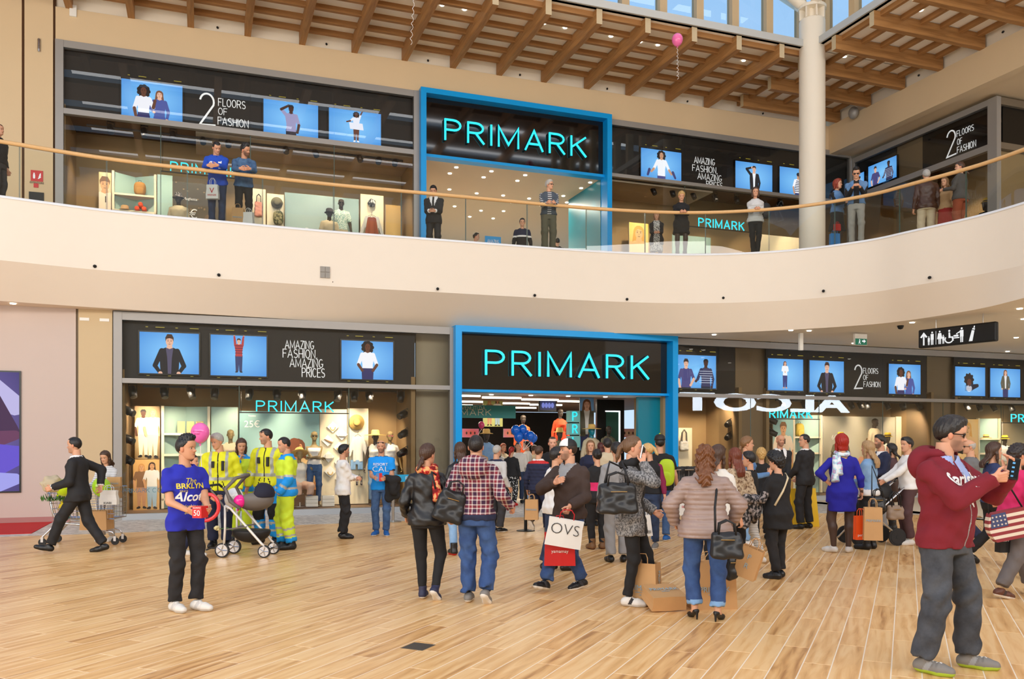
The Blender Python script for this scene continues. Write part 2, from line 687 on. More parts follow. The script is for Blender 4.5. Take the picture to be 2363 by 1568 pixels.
for i in range(48):
 mb,uvs,cols=MB(),[],[]
 plank_mesh(mb,uvs,cols,None,random.random(),random.uniform(0,90),random.uniform(0,90))
 pvar.append(plank_obj(mb,uvs,cols,'plank'))
for vis,d,c in planks[:300]:
 put('plank',random.choice(pvar),floor,(c.x,c.y,0),PA+(PI if random.random()<.5 else 0))
mb,uvs,cols=MB(),[],[]
for vis,d,c in planks[300:]:
 plank_mesh(mb,uvs,cols,c,random.random(),random.uniform(0,90),random.uniform(0,90))
put('planks',plank_obj(mb,uvs,cols,'planks'),floor,kind='stuff')
hp=on_floor(965,1493)
fh=empty('floor_hatch',(hp.x,hp.y,0),PA,'small dark metal hatch plate set flush in the wood floor','hatch')
box('plate',pm('hatch_plate',(92,84,74),.5,.5,noise=.1,nscale=30),-.1,.1,-.095,.095,-.004,.003,fh)
box('rim',m_dgrey,-.108,.108,-.103,.103,-.005,.0015,fh)
# ---------------------------------------------------------------- balcony
FZT,FZB,CZ=Z2,5.10,4.40
edge_uv=[(-420,402),(-200,428),(0,455),(250,488),(500,512),(750,535),(1000,554),(1250,573),(1400,583),(1560,589),(1700,587),(1850,577),(2000,557),(2100,536),(2250,502),(2363,470),(2500,425),(2650,370)]
def zD(u,v,z):
 D=(EYE-z)*FPX/(v-V0)
 return Vector(((u-U0)/FPX*D,D,0))
edge=catmull([zD(u,v,FZT)for u,v in edge_uv],8)
band_uv=[(-420,672),(-200,682),(0,695),(250,712),(500,727),(750,742),(1000,756),(1250,766),(1400,769),(1560,770),(1700,767),(1850,760),(2000,750),(2100,739),(2250,715),(2363,688),(2500,650),(2650,600)]
bedge=catmull([zD(u,v,CZ)for u,v in band_uv],8)
def loft(name,mat,A,za,B,zb,parent=None,smooth=True,**kw):
 mb=MB()
 n=len(A)
 mb.add([(p.x,p.y,za)for p in A]+[(p.x,p.y,zb)for p in B],[(i,i+1,n+i+1,n+i)for i in range(n-1)])
 return mb.build(name,mat,parent,smooth=smooth,**kw)
balc=loft('wall_balcony',m_fascia,edge,FZT,edge,FZB,kind='structure')
loft('lower_band',m_band,edge,FZB,bedge,CZ,balc)
mb=MB()
inner=[]
for i,p in enumerate(edge):
 a=edge[max(i-1,0)]
 b=edge[min(i+1,len(edge)-1)]
 t=(b-a).normalized()
 inner.append(p+Vector((-t.y,t.x,0))*.10)
def outw(d):
 r=[]
 for p,q in zip(edge,inner):
  r.append(p+(p-q).normalized()*d)
 return r
o2=outw(.012)
n=len(edge)
for za,zb,A in((FZT+.035,FZT-.012,o2),):
 mb.add([(p.x,p.y,za)for p in A]+[(p.x,p.y,zb)for p in A]+[(p.x,p.y,za)for p in inner],[(i,i+1,n+i+1,n+i)for i in range(n-1)]+[(2*n+i,2*n+i+1,i+1,i)for i in range(n-1)])
mb.build('trim_1',pm('white_trim',(236,236,238),.35),smooth=True,kind='structure')
# upper floor slab and ground-floor ceiling
far=[FA.w(46,UP+9,0),FA.w(-14,UP+9,0)]
mb=MB()
mb.add([(p.x,p.y,Z2)for p in inner]+[(p.x,p.y,Z2)for p in far],[tuple(range(len(inner)+2))])
mb.build('floor_upper',pm('upper_tiles',(226,206,176),.4),kind='structure')
mb=MB()
mb.add([(p.x,p.y,CZ)for p in bedge]+[(p.x,p.y,CZ)for p in(FA.w(46,1.6,0),FA.w(-14,1.6,0))],[tuple(range(len(bedge)+2))])
ceil1=mb.build('ceiling_lower',m_ceil,kind='structure')
# balustrade: glass panels, wooden handrail
acc=[0.0]
for i in range(1,n):
 acc.append(acc[-1]+(edge[i]-edge[i-1]).length)
total=acc[-1]
def along(s):
 for i in range(1,n):
  if acc[i]>=s:
   k=(s-acc[i-1])/(acc[i]-acc[i-1])
   p=edge[i-1].lerp(edge[i],k)
   q=inner[i-1].lerp(inner[i],k)
   return p,(q-p).normalized()
 return edge[-1],(inner[-1]-edge[-1]).normalized()
bal=empty('balustrade',(edge[n//2].x,edge[n//2].y,Z2),0,'curved glass balustrade with a pale wooden handrail along the upper floor edge','railing')
bal_inv=Matrix.Translation((-edge[n//2].x,-edge[n//2].y,-Z2))
GP=1.52
k=0
while(k+1)*GP<total:
 S=[k*GP+.008+(GP-.016)*j/4 for j in range(5)]
 mb=MB()
 vs=[]
 for s in S:
  p,q=along(s)
  for o in(.035,.05):
   w=p+q*o
   vs+=[bal_inv@Vector((w.x,w.y,Z2+.01)),bal_inv@Vector((w.x,w.y,Z2+1.03))]
 # two faces of the sheet
 fs=[(4*j,4*j+4,4*j+5,4*j+1)for j in range(4)]
 mb.add(vs,fs)
 gp=mb.build('glass_panel',[m_bal,m_edge],bal,smooth=True)
 for s in(S[0],S[-1]):
  mb=MB()
  p,q=along(s)
  w0=bal_inv@(p+q*.034)
  w1=bal_inv@(p+q*.051)
  tt=Vector((q.y,-q.x,0))*.004
  for z0,z1 in((Z2+.01,Z2+1.03),):
   a,b=w0-tt,w1+tt
   mb.add([(w0.x-tt.x,w0.y-tt.y,.01),(w0.x+tt.x,w0.y+tt.y,.01),(w1.x+tt.x,w1.y+tt.y,.01),(w1.x-tt.x,w1.y-tt.y,.01),
     (w0.x-tt.x,w0.y-tt.y,1.03),(w0.x+tt.x,w0.y+tt.y,1.03),(w1.x+tt.x,w1.y+tt.y,1.03),(w1.x-tt.x,w1.y-tt.y,1.03)],
     [(0,1,5,4),(1,2,6,5),(2,3,7,6),(3,0,4,7)])
  mb.build('edge_joint',m_edge,gp)
 k+=1
rp=[]
for j in range(int(total/.3)):
 p,q=along(j*.3)
 w=bal_inv@(p+q*.043)
 rp.append((w.x,w.y,1.07))
MB().tube(rp,.042,10).build('handrail',m_rail,bal,smooth=True)
# ---------------------------------------------------------------- walls around the shops
XL0=FA.x(262) # left end of the ground-floor shop window
XU0=FA.x(128,UP)
box('wall_left',m_lwall,-14,FA.x(175),0,.3,0,CZ,M=FA.M,kind='structure')
box('wall_pier',m_pier,FA.x(181),XL0-.02,-.02,.3,0,CZ,M=FA.M,kind='structure')
box('trim_2',m_groove,FA.x(175),FA.x(181),.03,.3,0,CZ,M=FA.M,kind='structure')
box('baseboard_left',pm('rose_base',(176,120,116),.5),-14,FA.x(175),-.015,.0,0,.115,M=FA.M,kind='structure')
box('wall_upper_left',m_wall,-14,FA.x(50,UP),UP,UP+.3,Z2,12.7,M=FA.M,kind='structure')
box('wall_upper_pier',m_wall,FA.x(57,UP),XU0-.05,UP-.03,UP+.3,Z2,12.7,M=FA.M,kind='structure')
box('trim_3',pm('groove_dark',(92,60,34),.8),FA.x(50,UP),FA.x(57,UP),UP+.05,UP+.3,Z2,12.7,M=FA.M,kind='structure')
box('trim_4',MATS['groove_dark'],XU0-.05,XU0,UP+.05,UP+.3,Z2,12.7,M=FA.M,kind='structure')
XC=FA.x(1912,UP) # corner with the wall on the right
wb_=box('wall_back',m_wall,XU0,XC+.3,UP,UP+.4,11.44,12.25,M=FA.M,kind='structure')
box('ledge_course',m_roofp,-14,XC,UP+.12,UP+.4,12.25,12.72,wb_)
box('wall_right',m_wall,-.3,22,0,.3,11.3,12.25,M=RW.M,kind='structure')
box('wall_right_upper',m_roofp,-.3,22,.12,.3,12.25,12.72,M=RW.M,kind='structure')
box('ceiling_right',m_wall,-.3,22,.3,9,11.34,11.5,M=RW.M,kind='structure')
box('wall_far_right',pm('far_brown',(150,124,92),.9),-6,22,9,9.3,Z2,11.4,M=RW.M,kind='structure')
# ---------------------------------------------------------------- timber roof over the walkways
OV=3.75
YE=UP-OV # roof edge in the shop-front frame
roof=MB()
roof.box(-14,XC+.1,YE,UP+.4,12.64,12.76)
roof=roof.build('ceiling_roof',m_roofp,M=FA.M,kind='structure')
roofr=MB().box(OV-.02,22,-OV,.4,12.64,12.76).build('ceiling_roof_right',m_roofp,M=RW.M,kind='structure')
m_bend=pm('beam_end_grain',(196,176,142),.8,noise=.06,nscale=40)
def beam_mesh():
 mb=MB().box(-.08,.08,-OV,.02,12.24,12.62)
 mb.m[2]=1
 return mb.mesh('beam',[m_beam,m_bend])
bmesh_beam=beam_mesh()
x0=FA.x(927,UP)
bx=[x0+1.39*k+.08 for k in range(-9,11)]
for x in bx:
 if x<XC-OV+.25:
  put('beam',bmesh_beam,roof,M=Matrix.Translation((x,UP,0)))
pur_y=[-.22,-.86,-1.52,-2.18,-2.84,-3.5]
for i in range(len(bx)-1):
 if bx[i+1]>XC-OV+1.2:
  break
 if i==0:
  pme=MB().box(.08,1.31,-.045,.045,12.5,12.64).mesh('purlin',m_purl)
 for y in pur_y:
  put('purlin',pme,roof,M=Matrix.Translation((bx[i],UP+y,0)))
rx0=RW.x(2170)
rbx=[rx0+1.39*k for k in range(-4,9)]
bm2=bmesh_beam
for x in rbx:
 put('beam',bm2,roofr,M=Matrix.Translation((x,0,0)))
for i in range(len(rbx)-1):
 for y in pur_y:
  put('purlin',pme,roofr,M=Matrix.Translation((rbx[i],y,0)))
XK=XC-OV # inner corner of the two roof edges
m_trimg=pm('roof_edge_trim',(196,196,192),.5,.2)
box('trim_5',m_trimg,-14,XK,YE-.06,YE+.1,12.64,12.83,M=FA.M,kind='structure')
box('trim_6',m_trimg,OV,22,-OV-.06,-OV+.1,12.64,12.83,M=RW.M,kind='structure')
# clerestory glazing standing on the roof edge
m_mull=pm('mullion_wood',(196,168,128),.6)
m_clear=glassmat('clerestory_glass',(.9,.97,1.0),.8)
def clerestory(name,F,x0,x1,y,xs):
 w=box(name,m_trimg,x0,x1,y+.05,y+.25,12.76,12.83,M=F.M,kind='structure')
 me=MB().box(-.11,.11,-.05,.2,12.83,SKYZ).mesh('mullion',m_mull)
 for a in xs:
  put('mullion',me,w,M=Matrix.Translation((a,y+.2,0)))
 for a,b in zip(xs[:-1],xs[1:]):
  MB().quad((a+.11,y+.3,12.83),(b-.11,y+.3,12.83),(b-.11,y+.3,SKYZ),(a+.11,y+.3,SKYZ)).build('pane',m_clear,w)
xm=FA.x(1623,YE+.3)
clerestory('window_1',FA,-14,XK+.3,YE+.3,[xm+1.13*k for k in range(-14,4)])
clerestory('window_2',RW,OV-.3,22,-OV+.3,[OV-.1+1.13*k for k in range(0,12)])
# high hall roof (seen only in reflections): timber with glazed strips where the daylight comes in
mb=MB()
c0=9.5
for k in range(8):
 d=3.7+k*3.4
 mb.box(-6,25,UP-d-2.05+.2,UP-d+.2,SKYZ+.3,SKYZ+.5)
hall=mb.build('ceiling_hall',pm('hall_panel',(120,84,48),.8),M=FA.M,kind='structure')
hb=MB().box(-.14,.14,UP-30,UP-3.6,SKYZ-.1,SKYZ+.3).mesh('beam',m_beam)
for k in range(9):
 put('beam',hb,hall,M=Matrix.Translation((-5+3.6*k,0,0)))
# far side of the hall behind the viewer
wo=box('wall_opposite',m_wall,-18,34,-31,-30.6,0,SKYZ,M=FA.M,kind='structure')
box('wall_hall_left',m_wall,-18.4,-18,-31,3,0,SKYZ,M=FA.M,kind='structure')
box('wall_hall_right',m_wall,34,34.4,-31,3,0,SKYZ,M=FA.M,kind='structure')
# ---------------------------------------------------------------- white column with tree branches
cp=at(1879,40,0)
kc=RW.w(OV,-OV,0)
m_col=pm('white_column',(240,228,208),.55,noise=.01,nscale=3)
colm=empty('column',(kc.x,kc.y,Z2),0,'tall round white steel column with branching roof struts','column',kind='structure')
MB().lathe([(.36,0),(.36,.02),(.35,.03),(.35,7.1),(.34,7.12),(.25,7.13)],36).build('shaft',m_col,colm,smooth=True)
mb=MB()
mb.lathe([(.2,7.1),(.2,7.4),(.38,7.42),(.38,7.5),(.2,7.51)],24)
for k in range(8):
 w=k*PI/4
 mb.box(-.02,.02,.2,.36,7.12,7.42,Matrix.Rotation(w,4,'Z'))
mb.build('capital',m_col,colm)
for az in(178,52,272,110):
 a=math.radians(az)
 MB().tube([(.1*math.cos(a),.1*math.sin(a),7.45),(.35*math.cos(a),.35*math.sin(a),7.62),(3.2*math.cos(a),3.2*math.sin(a),10.2)],[.12,.15,.14],14).build('branch',m_col,colm,smooth=True)
# ---------------------------------------------------------------- flat pictures (screens and posters)
def clip(poly,W,H):
 def cut(P,ins,inter):
  out=[]
  for i in range(len(P)):
   a,b=P[i-1],P[i]
   if ins(b):
    if not ins(a):
     out.append(inter(a,b))
    out.append(b)
   elif ins(a):
    out.append(inter(a,b))
  return out
 for ax,lim,sg in((0,0,1),(0,W,-1),(1,0,1),(1,H,-1)):
  if not poly:
   return[]
  poly=cut(poly,lambda p:(p[ax]-lim)*sg>=0,
     lambda a,b:tuple(a[k]+(b[k]-a[k])*(lim-a[ax])/(b[ax]-a[ax])for k in(0,1)))
 return poly
def ell2(cx,cy,rx,ry,n=16):
 return[(cx+rx*math.cos(2*PI*i/n),cy+ry*math.sin(2*PI*i/n))for i in range(n)]
def cap2(a,ra,b,rb,n=6):
 d=Vector((b[0]-a[0],b[1]-a[1]))
 w=math.atan2(d.y,d.x)
 P=[(a[0]+ra*math.cos(w+PI/2+PI*i/n),a[1]+ra*math.sin(w+PI/2+PI*i/n))for i in range(n+1)]
 P+=[(b[0]+rb*math.cos(w-PI/2+PI*i/n),b[1]+rb*math.sin(w-PI/2+PI*i/n))for i in range(n+1)]
 return P
def person2d(cx,by,h,skin,hair,top,bot,aL=((-.16,.62),(-.13,.47)),aR=((.16,.62),(.13,.47)),hk='short',sleeve=None,jacket=None,shoe=None,wd=1.0,stripes=None,leg=.04,tuck=None):
 """figure of height h standing at (cx, by); returns coloured outlines back to front"""
 X=lambda x:cx+x*h*wd
 Y=lambda y:by+y*h
 S=[]
 hy=.925
 if hk=='afro':
  S+=[(ell2(X(0),Y(hy+.01),.1*h,.1*h,20),hair)]+[(ell2(X(.085*math.cos(a)),Y(hy+.0+.085*math.sin(a)),.035*h,.035*h,9),hair)for a in[k*.7 for k in range(9)]]
 if hk=='long':
  S+=[(cap2((X(0),Y(hy+.02)),.066*h,(X(-.03),Y(.76)),.06*h),hair),(cap2((X(0),Y(hy+.02)),.06*h,(X(.035),Y(.78)),.05*h),hair)]
 for s in(-1,1):
  S.append((cap2((X(s*.045),Y(.5)),.06*h,(X(s*.05),Y(.06)),leg*h),bot))
  S.append((cap2((X(s*.05),Y(.03)),.028*h,(X(s*.085),Y(.018)),.02*h),shoe or(30,28,30)))
 S.append((cap2((X(0),Y(.86)),.035*h,(X(0),Y(.80)),.045*h),skin))
 tor=[(-.05,.845),(-.115,.81),(-.12,.76),(-.095,.62),(-.1,.48),(.1,.48),(.095,.62),(.12,.76),(.115,.81),(.05,.845),(.0,.825)]
 S.append(([(X(a),Y(b))for a,b in tor],top))
 if stripes:
  for k in range(7):
   y=.8-k*.045
   S.append(([(X(-.11),Y(y)),(X(-.105),Y(y-.02)),(X(.105),Y(y-.02)),(X(.11),Y(y))],stripes))
 if tuck:
  S.append(([(X(-.1),Y(.56)),(X(-.11),Y(.46)),(X(.11),Y(.46)),(X(.1),Y(.56))],tuck))
 if jacket:
  S.append(([(X(a),Y(b))for a,b in[(-.05,.845),(-.125,.81),(-.13,.7),(-.115,.45),(-.02,.45),(-.03,.7)]],jacket))
  S.append(([(X(a),Y(b))for a,b in[(.05,.845),(.03,.7),(.02,.45),(.115,.45),(.13,.7),(.125,.81)]],jacket))
 sl=jacket or top
 for s,arm in((-1,aL),(1,aR)):
  e,w=arm
  S.append((cap2((X(s*.1),Y(.8)),.035*h,(X(e[0]),Y(e[1])),.03*h),sl))
  S.append((cap2((X(e[0]),Y(e[1])),.027*h,(X(w[0]),Y(w[1])),.022*h),sl if sleeve else skin))
  S.append((ell2(X(w[0]),Y(w[1]),.027*h,.025*h,10),skin))
 S.append((ell2(X(0),Y(hy),.047*h,.066*h,18),skin))
 if hk in('short','quiff'):
  S.append(([(X(-.05),Y(hy+.0)),(X(-.056),Y(hy+.05)),(X(-.03),Y(hy+(.085 if hk=='short' else.1))),(X(.03),Y(hy+(.085 if hk=='short' else.098))),(X(.055),Y(hy+.05)),(X(.05),Y(hy)),(X(.04),Y(hy+.035)),(X(0),Y(hy+.045)),(X(-.04),Y(hy+.035))],hair))
 elif hk=='long':
  S.append(([(X(-.05),Y(hy-.02)),(X(-.058),Y(hy+.04)),(X(0),Y(hy+.078)),(X(.058),Y(hy+.04)),(X(.05),Y(hy-.02)),(X(.035),Y(hy+.035)),(X(-.01),Y(hy+.05)),(X(-.038),Y(hy+.03))],hair))
 elif hk=='beanie':
  S.append((ell2(X(0),Y(hy+.035),.055*h,.05*h,14),hair))
 dk=tuple(c*.35 for c in skin)
 for s in(-1,1):
  S.append((ell2(X(s*.02),Y(hy+.008),.009*h,.005*h,6),dk))
  S.append(([(X(s*.01),Y(hy+.02)),(X(s*.032),Y(hy+.022)),(X(s*.032),Y(hy+.026)),(X(s*.01),Y(hy+.025))],dk))
 S.append((ell2(X(0),Y(hy-.035),.016*h,.006*h,8),tuple(c*.7 for c in skin)))
 S.append(([(X(-.004),Y(hy)),(X(.009),Y(hy-.016)),(X(-.006),Y(hy-.017))],tuple(c*.8 for c in skin)))
 return S
def picture(name,W,H,bg0,bg1,shapes,mat,parent,M,n=6,step=.0006):
 """picture of size W x H in the x/z plane (lower left corner at the origin), facing -y"""
 mb=MB()
 vs,fs,cc=[],[],[]
 a0,a1=lin(bg0),lin(bg1)
 vc=[]
 for j in range(n+1):
  for i in range(n+1):
   vs.append((W*i/n,0,H*j/n))
   d=min(1,math.hypot(i/n-.5,j/n-.5)*1.35)
   vc.append([a0[k]+(a1[k]-a0[k])*d for k in range(3)])
 for j in range(n):
  for i in range(n):
   fs.append((j*(n+1)+i,j*(n+1)+i+1,(j+1)*(n+1)+i+1,(j+1)*(n+1)+i))
 mb.add(vs,fs)
 mb.c=[None]*len(fs)
 y=-step
 for poly,c in shapes:
  P=clip(list(poly),W,H)
  if len(P)<3:
   continue
  mb.col=lin(c)
  mb.add([(p[0],y,p[1])for p in P],[tuple(range(len(P)))])
  y-=step
 me=bpy.data.meshes.new(name)
 me.from_pydata(mb.v,[],mb.f)
 at_=me.color_attributes.new('Col','FLOAT_COLOR','CORNER')
 arr=[]
 for f,c in zip(mb.f,mb.c):
  for i in f:
   arr.extend((*(vc[i]if c is None else c),1))
 at_.data.foreach_set('color',arr)
 me.materials.append(mat)
 return put(name,me,parent,M=M)
m_screen=attrmat('screen_picture',emit=1.1)
m_print=attrmat('printed_picture',rough=.5)
SKY0,SKY1=(128,196,246),(66,138,214)
BR,DB,FAIR,OLV=(96,56,38),(70,42,30),(226,176,150),(198,146,112)
def fig_two(W): # two women side by side
 return person2d(W*.62,-.72,1.5,FAIR,(120,76,50),(70,82,150),(60,70,130),aL=((-.16,.66),(-.1,.6)),hk='long',sleeve=1,wd=.95)+  person2d(W*.36,-.78,1.62,BR,(30,20,18),(232,232,240),(48,44,92),aR=((.17,.66),(.2,.78)),hk='afro',wd=.9,tuck=(48,44,92))
def fig_tee(W):
 return person2d(W*.5,-.62,1.52,DB,(24,18,18),(150,146,184),(40,38,50),aL=((-.2,.9),(-.05,.99)),hk='short',wd=.95)
def fig_girl(W):
 return person2d(W*.52,.04,.9,BR,(40,26,20),(226,228,240),BR,aL=((-.2,.7),(-.32,.66)),aR=((.15,.95),(.2,1.05)),hk='afro',shoe=(240,240,240),leg=.032)+  [([(W*.40,.42),(W*.38,.62),(W*.64,.62),(W*.66,.42)],(226,228,240))]
def fig_jacket(W):
 return person2d(W*.5,-.9,1.82,FAIR,(70,44,30),(80,74,100),(24,24,28),jacket=(28,27,32),sleeve=1,hk='quiff',aL=((-.19,.6),(-.12,.5)),aR=((.19,.6),(.12,.5)),wd=.95)
def fig_boy(W):
 return person2d(W*.5,.08,.84,FAIR,(60,40,30),(176,60,60),(56,64,104),aL=((-.12,1.0),(-.13,1.1)),aR=((.12,1.0),(.14,1.1)),sleeve=1,shoe=(50,50,60))+  [([(W*.43,.75-.06*k),(W*.43,.735-.06*k),(W*.57,.735-.06*k),(W*.57,.75-.06*k)],(60,40,70))for k in range(4)]
def fig_white(W):
 return person2d(W*.5,-.55,1.5,BR,(26,18,18),(236,236,242),(44,44,92),hk='afro',aL=((-.17,.62),(-.1,.52)),aR=((.17,.62),(.1,.52)),wd=.95,tuck=(44,44,92))
def fig_vest(W):
 return person2d(W*.5,-.62,1.55,OLV,(26,18,18),(236,238,244),(70,72,130),hk='afro',aL=((-.2,.62),(-.26,.56)),aR=((.2,.62),(.26,.54)),wd=.95)+  [(cap2((W*.2,.3),.05,(W*.16,.12),.04),(64,64,110)),(cap2((W*.78,.28),.05,(W*.84,.1),.04),(64,64,110))]
def fig_men(W):
 return person2d(W*.26,-.75,1.6,FAIR,(56,40,32),(74,70,120),(40,40,60),hk='quiff',aR=((.17,.64),(.1,.52)))+  person2d(W*.74,-.72,1.6,DB,(20,16,16),(54,56,88),(36,36,50),sleeve=1,aL=((-.18,.62),(-.22,.58)))+  [([(W*.58,.16+.07*k),(W*.58,.175+.07*k),(W*.9,.175+.07*k),(W*.9,.16+.07*k)],(200,204,220))for k in range(6)]
def fig_child(W):
 return person2d(W*.48,.06,.86,FAIR,(110,60,40),(236,238,244),(52,60,120),hk='long',sleeve=1,shoe=(200,150,130),aL=((-.13,.66),(.0,.62)),aR=((.13,.66),(.0,.6)))
def fig_cardi(W):
 return person2d(W*.5,-.62,1.5,FAIR,(60,42,32),(236,238,244),(30,30,36),jacket=(26,26,32),sleeve=1,aL=((-.22,.92),(-.06,.97)),wd=.95)
def fig_stripe(W):
 return person2d(W*.52,-.62,1.45,OLV,(34,32,38),(240,240,246),(60,66,110),hk='beanie',stripes=(34,36,62),wd=.95)
def fig_baby(W):
 S=[(cap2((W*.56,.3),.1,(W*.74,.36),.06),(30,28,40)),(ell2(W*.46,.26,.13,.12),(232,232,240))]
 S+=[([(W*.32,.18+.04*k),(W*.32,.195+.04*k),(W*.58,.195+.04*k),(W*.58,.18+.04*k)],(40,44,80))for k in range(5)]
 S+=[(ell2(W*.45,.56,.2,.2,20),(34,22,18))]+[(ell2(W*.45+.19*math.cos(k*.7),.56+.19*math.sin(k*.7),.05,.05,8),(34,22,18))for k in range(9)]
 return S+[(ell2(W*.46,.47,.1,.12,16),BR),(ell2(W*.43,.48,.015,.01,8),(20,12,10)),(ell2(W*.5,.48,.015,.01,8),(20,12,10)),(ell2(W*.47,.42,.03,.012,8),(120,60,50))]
def fig_olive(W):
 return person2d(W*.5,-.3,1.25,FAIR,(120,76,50),(228,226,226),(50,50,96),jacket=(92,86,70),sleeve=1,hk='long')
m_bezel=pm('screen_bezel',(10,10,12),.25)
m_yel=em('screen_led',(196,176,60),.55)
def screen(F,y,u0,u1,vt0,vb0,vt1,vb1,fig,label,ticks=True):
 x0,za=F.hit(u0,vt0,y)
 _,zb=F.hit(u0,vb0,y)
 x1,zc=F.hit(u1,vt1,y)
 _,zd=F.hit(u1,vb1,y)
 zt,zo=(za+zc)/2,(zb+zd)/2
 W,H=x1-x0,zt-zo
 o=empty('wall_screen',F.w(x0,y,zo),F.ang,label,'screen','backlit picture screens above the shop windows')
 box('housing',m_bezel,-.03,W+.03,.0,.05,-.03,H+.03,o)
 picture('picture',W,H,SKY0,SKY1,[([(p[0]*H,p[1]*H)for p in poly],c)for poly,c in fig(W/H)],m_screen,o,T3(0,-.004,0))
 if ticks:
  mb=MB()
  for k in(.12,.34,.62,.92):
   l=.09 if k in(.34,.92)else.025
   mb.box(W*k-l,W*k+l,-.006,0,H+.1,H+.118)
  for k in(.14,.5,.88):
   mb.box(W*k-.03,W*k+.03,-.006,0,-.055,-.042)
  mb.build('indicator',m_yel,o,kind='stuff')
 return o
# ---------------------------------------------------------------- shop fronts
def tilt(F,pts,y):
 zs=[F.hit(u,v,y)[1]for u,v in pts]
 return sum(zs)/len(zs)
def front(name,F,y,xl,xr,zb,zt,zs,zt0,zt1,joints,fw=.2,lpost=True,rpost=True,fwr=None,mat=None):
 """framed glass shop front: posts, head, transom, sill and single panes"""
 w=empty(name,F.w(0,0,0),F.ang,kind='structure')
 g=mat or m_grey
 fwr=fwr or fw
 if lpost:
  box('post',g,xl,xl+fw,y-.06,y+.1,zb,zt,w)
 if rpost:
  box('post',g,xr-fwr,xr,y-.06,y+.1,zb,zt,w)
 a,b=xl+(fw if lpost else 0),xr-(fwr if rpost else 0)
 box('head',g,a,b,y-.05,y+.1,zt-.17,zt,w)
 box('transom',g,a,b,y-.05,y+.1,zt0,zt1,w)
 if zs>zb:
  box('sill',pm('sill_grey',(176,180,184),.45,.2),a,b,y-.05,y+.1,zb,zs,w)
 J=[a]+joints+[b]
 for i in range(len(J)-1):
  for z0,z1 in((zs,zt0),(zt1,zt-.17)):
   p=MB().quad((J[i]+.004,y,z0),(J[i+1]-.004,y,z0),(J[i+1]-.004,y,z1),(J[i]+.004,y,z1)).build('pane',m_gls,w)
 mb=MB()
 for j in joints:
  mb.box(j-.008,j+.008,y-.004,y+.004,zs,zt-.17)
 for j in joints:
  MB().box(j-.008,j+.008,y-.004,y+.004,zs,zt0).build('pane_joint',m_edge,w)
 return w
ZTOP=4.38
zt1,zt0=tilt(FA,[(281,875),(1035,889)],0),tilt(FA,[(281,886),(1035,899)],0)
zs=tilt(FA,[(285,1186),(925,1171)],0)
XB0,XB1=FA.x(1051.5,-.25),FA.x(1565,-.25)
front('window_3',FA,0,XL0,XB0+.02,0,ZTOP,zs,zt0,zt1,[FA.x(552),FA.x(805)],fw=FA.x(282)-XL0,fwr=XB0+.02-FA.x(1037))
zr1,zr0=tilt(FA,[(1565,908),(1960,916),(2350,926)],0),tilt(FA,[(1565,917),(1960,923),(2350,933)],0)
XR1=36
front('window_4',FA,0,XB1,XR1,0,ZTOP,zs,zr0,zr1,[FA.x(u)for u in(1732,1890,2037,2176,2310)]+[FA.x(2310)+2.2*k for k in(1,2)],lpost=False)
XUB0,XUB1=FA.x(971.5,UP-.25),FA.x(1412.5,UP-.25)
ZUT=11.44
zu1,zu0=tilt(FA,[(145,249),(780,326),(950,347)],UP),tilt(FA,[(145,261),(780,338),(950,358)],UP)
front('window_5',FA,UP,XU0,XUB0+.02,Z2,ZUT,Z2,zu0,zu1,[FA.x(u,UP)for u in(371,578,771)],fw=FA.x(147,UP)-XU0,fwr=XUB0+.02-FA.x(954,UP),mat=m_grey)
zv1,zv0=tilt(FA,[(1413,404),(1840,448)],UP),tilt(FA,[(1413,412),(1840,455)],UP)
front('window_6',FA,UP,XUB1,XC+.9,Z2,ZUT,Z2,zv0,zv1,[FA.x(u,UP)for u in(1580,1738)],lpost=False,fwr=.05)
YR=.96
XRW0,XRW1=RW.x(1968,YR),RW.x(2304,YR)
ZRT=11.24
zw1,zw0=tilt(RW,[(2075,412),(2291,331)],YR),tilt(RW,[(2075,425),(2291,345)],YR)
front('window_7',RW,YR,XRW0,XRW1,Z2,ZRT,Z2,zw0,zw1,[RW.x(2128,YR)],fw=.1,fwr=.3)
# return front that turns away to the right
rf=empty('window_8',RW.w(XRW1-.12,YR,0),RW.ang+PI/2,kind='structure')
box('post',m_dgrey,2.2,2.4,-.1,.06,Z2,ZRT,rf)
box('head',m_dgrey,0,5,-.1,.06,ZRT-.2,ZRT,rf)
box('transom',m_dgrey,0,5,-.1,.06,zw0,zw1,rf)
box('panel',m_black,.3,5,.0,.04,zw1,ZRT-.2,rf)
MB().quad((.2,0,Z2),(2.2,0,Z2),(2.2,0,zw0),(.2,0,zw0)).build('pane',m_gls,rf)
# blue portals
def portal(name,y,x0,x1,zb,zt,w,barz0,barz1,signz,label):
 o=empty(name,FA.w(x0,y,zb),FA.ang,label,'portal')
 z1=zt-zb
 X=x1-x0
 box('post',m_blue,0,w,-.25,.25,0,z1,o)
 box('post',m_blue,X-w,X,-.25,.25,0,z1,o)
 box('lintel',m_blue,w,X-w,-.25,.25,z1-w*.95,z1,o)
 box('sign_bar',m_blue,w,X-w,-.06,.25,barz0-zb,barz1-zb,o)
 box('sign_panel',pm('sign_gloss',(14,13,13),.06,coat=.6),w,X-w,.06,.2,barz1-zb,z1-w*.95,o)
 return o
bz1,bz0=tilt(FA,[(1072,898),(1540,909)],-.06),tilt(FA,[(1072,904),(1540,914.5)],-.06)
pl=portal('entrance_portal',0,XB0,XB1,0,4.41,.155,bz0,bz1,None,'glossy blue entrance portal with black sign panel on the ground floor')
uz1,uz0=tilt(FA,[(984,355),(1392,402)],UP-.06),tilt(FA,[(984,362),(1392,408)],UP-.06)
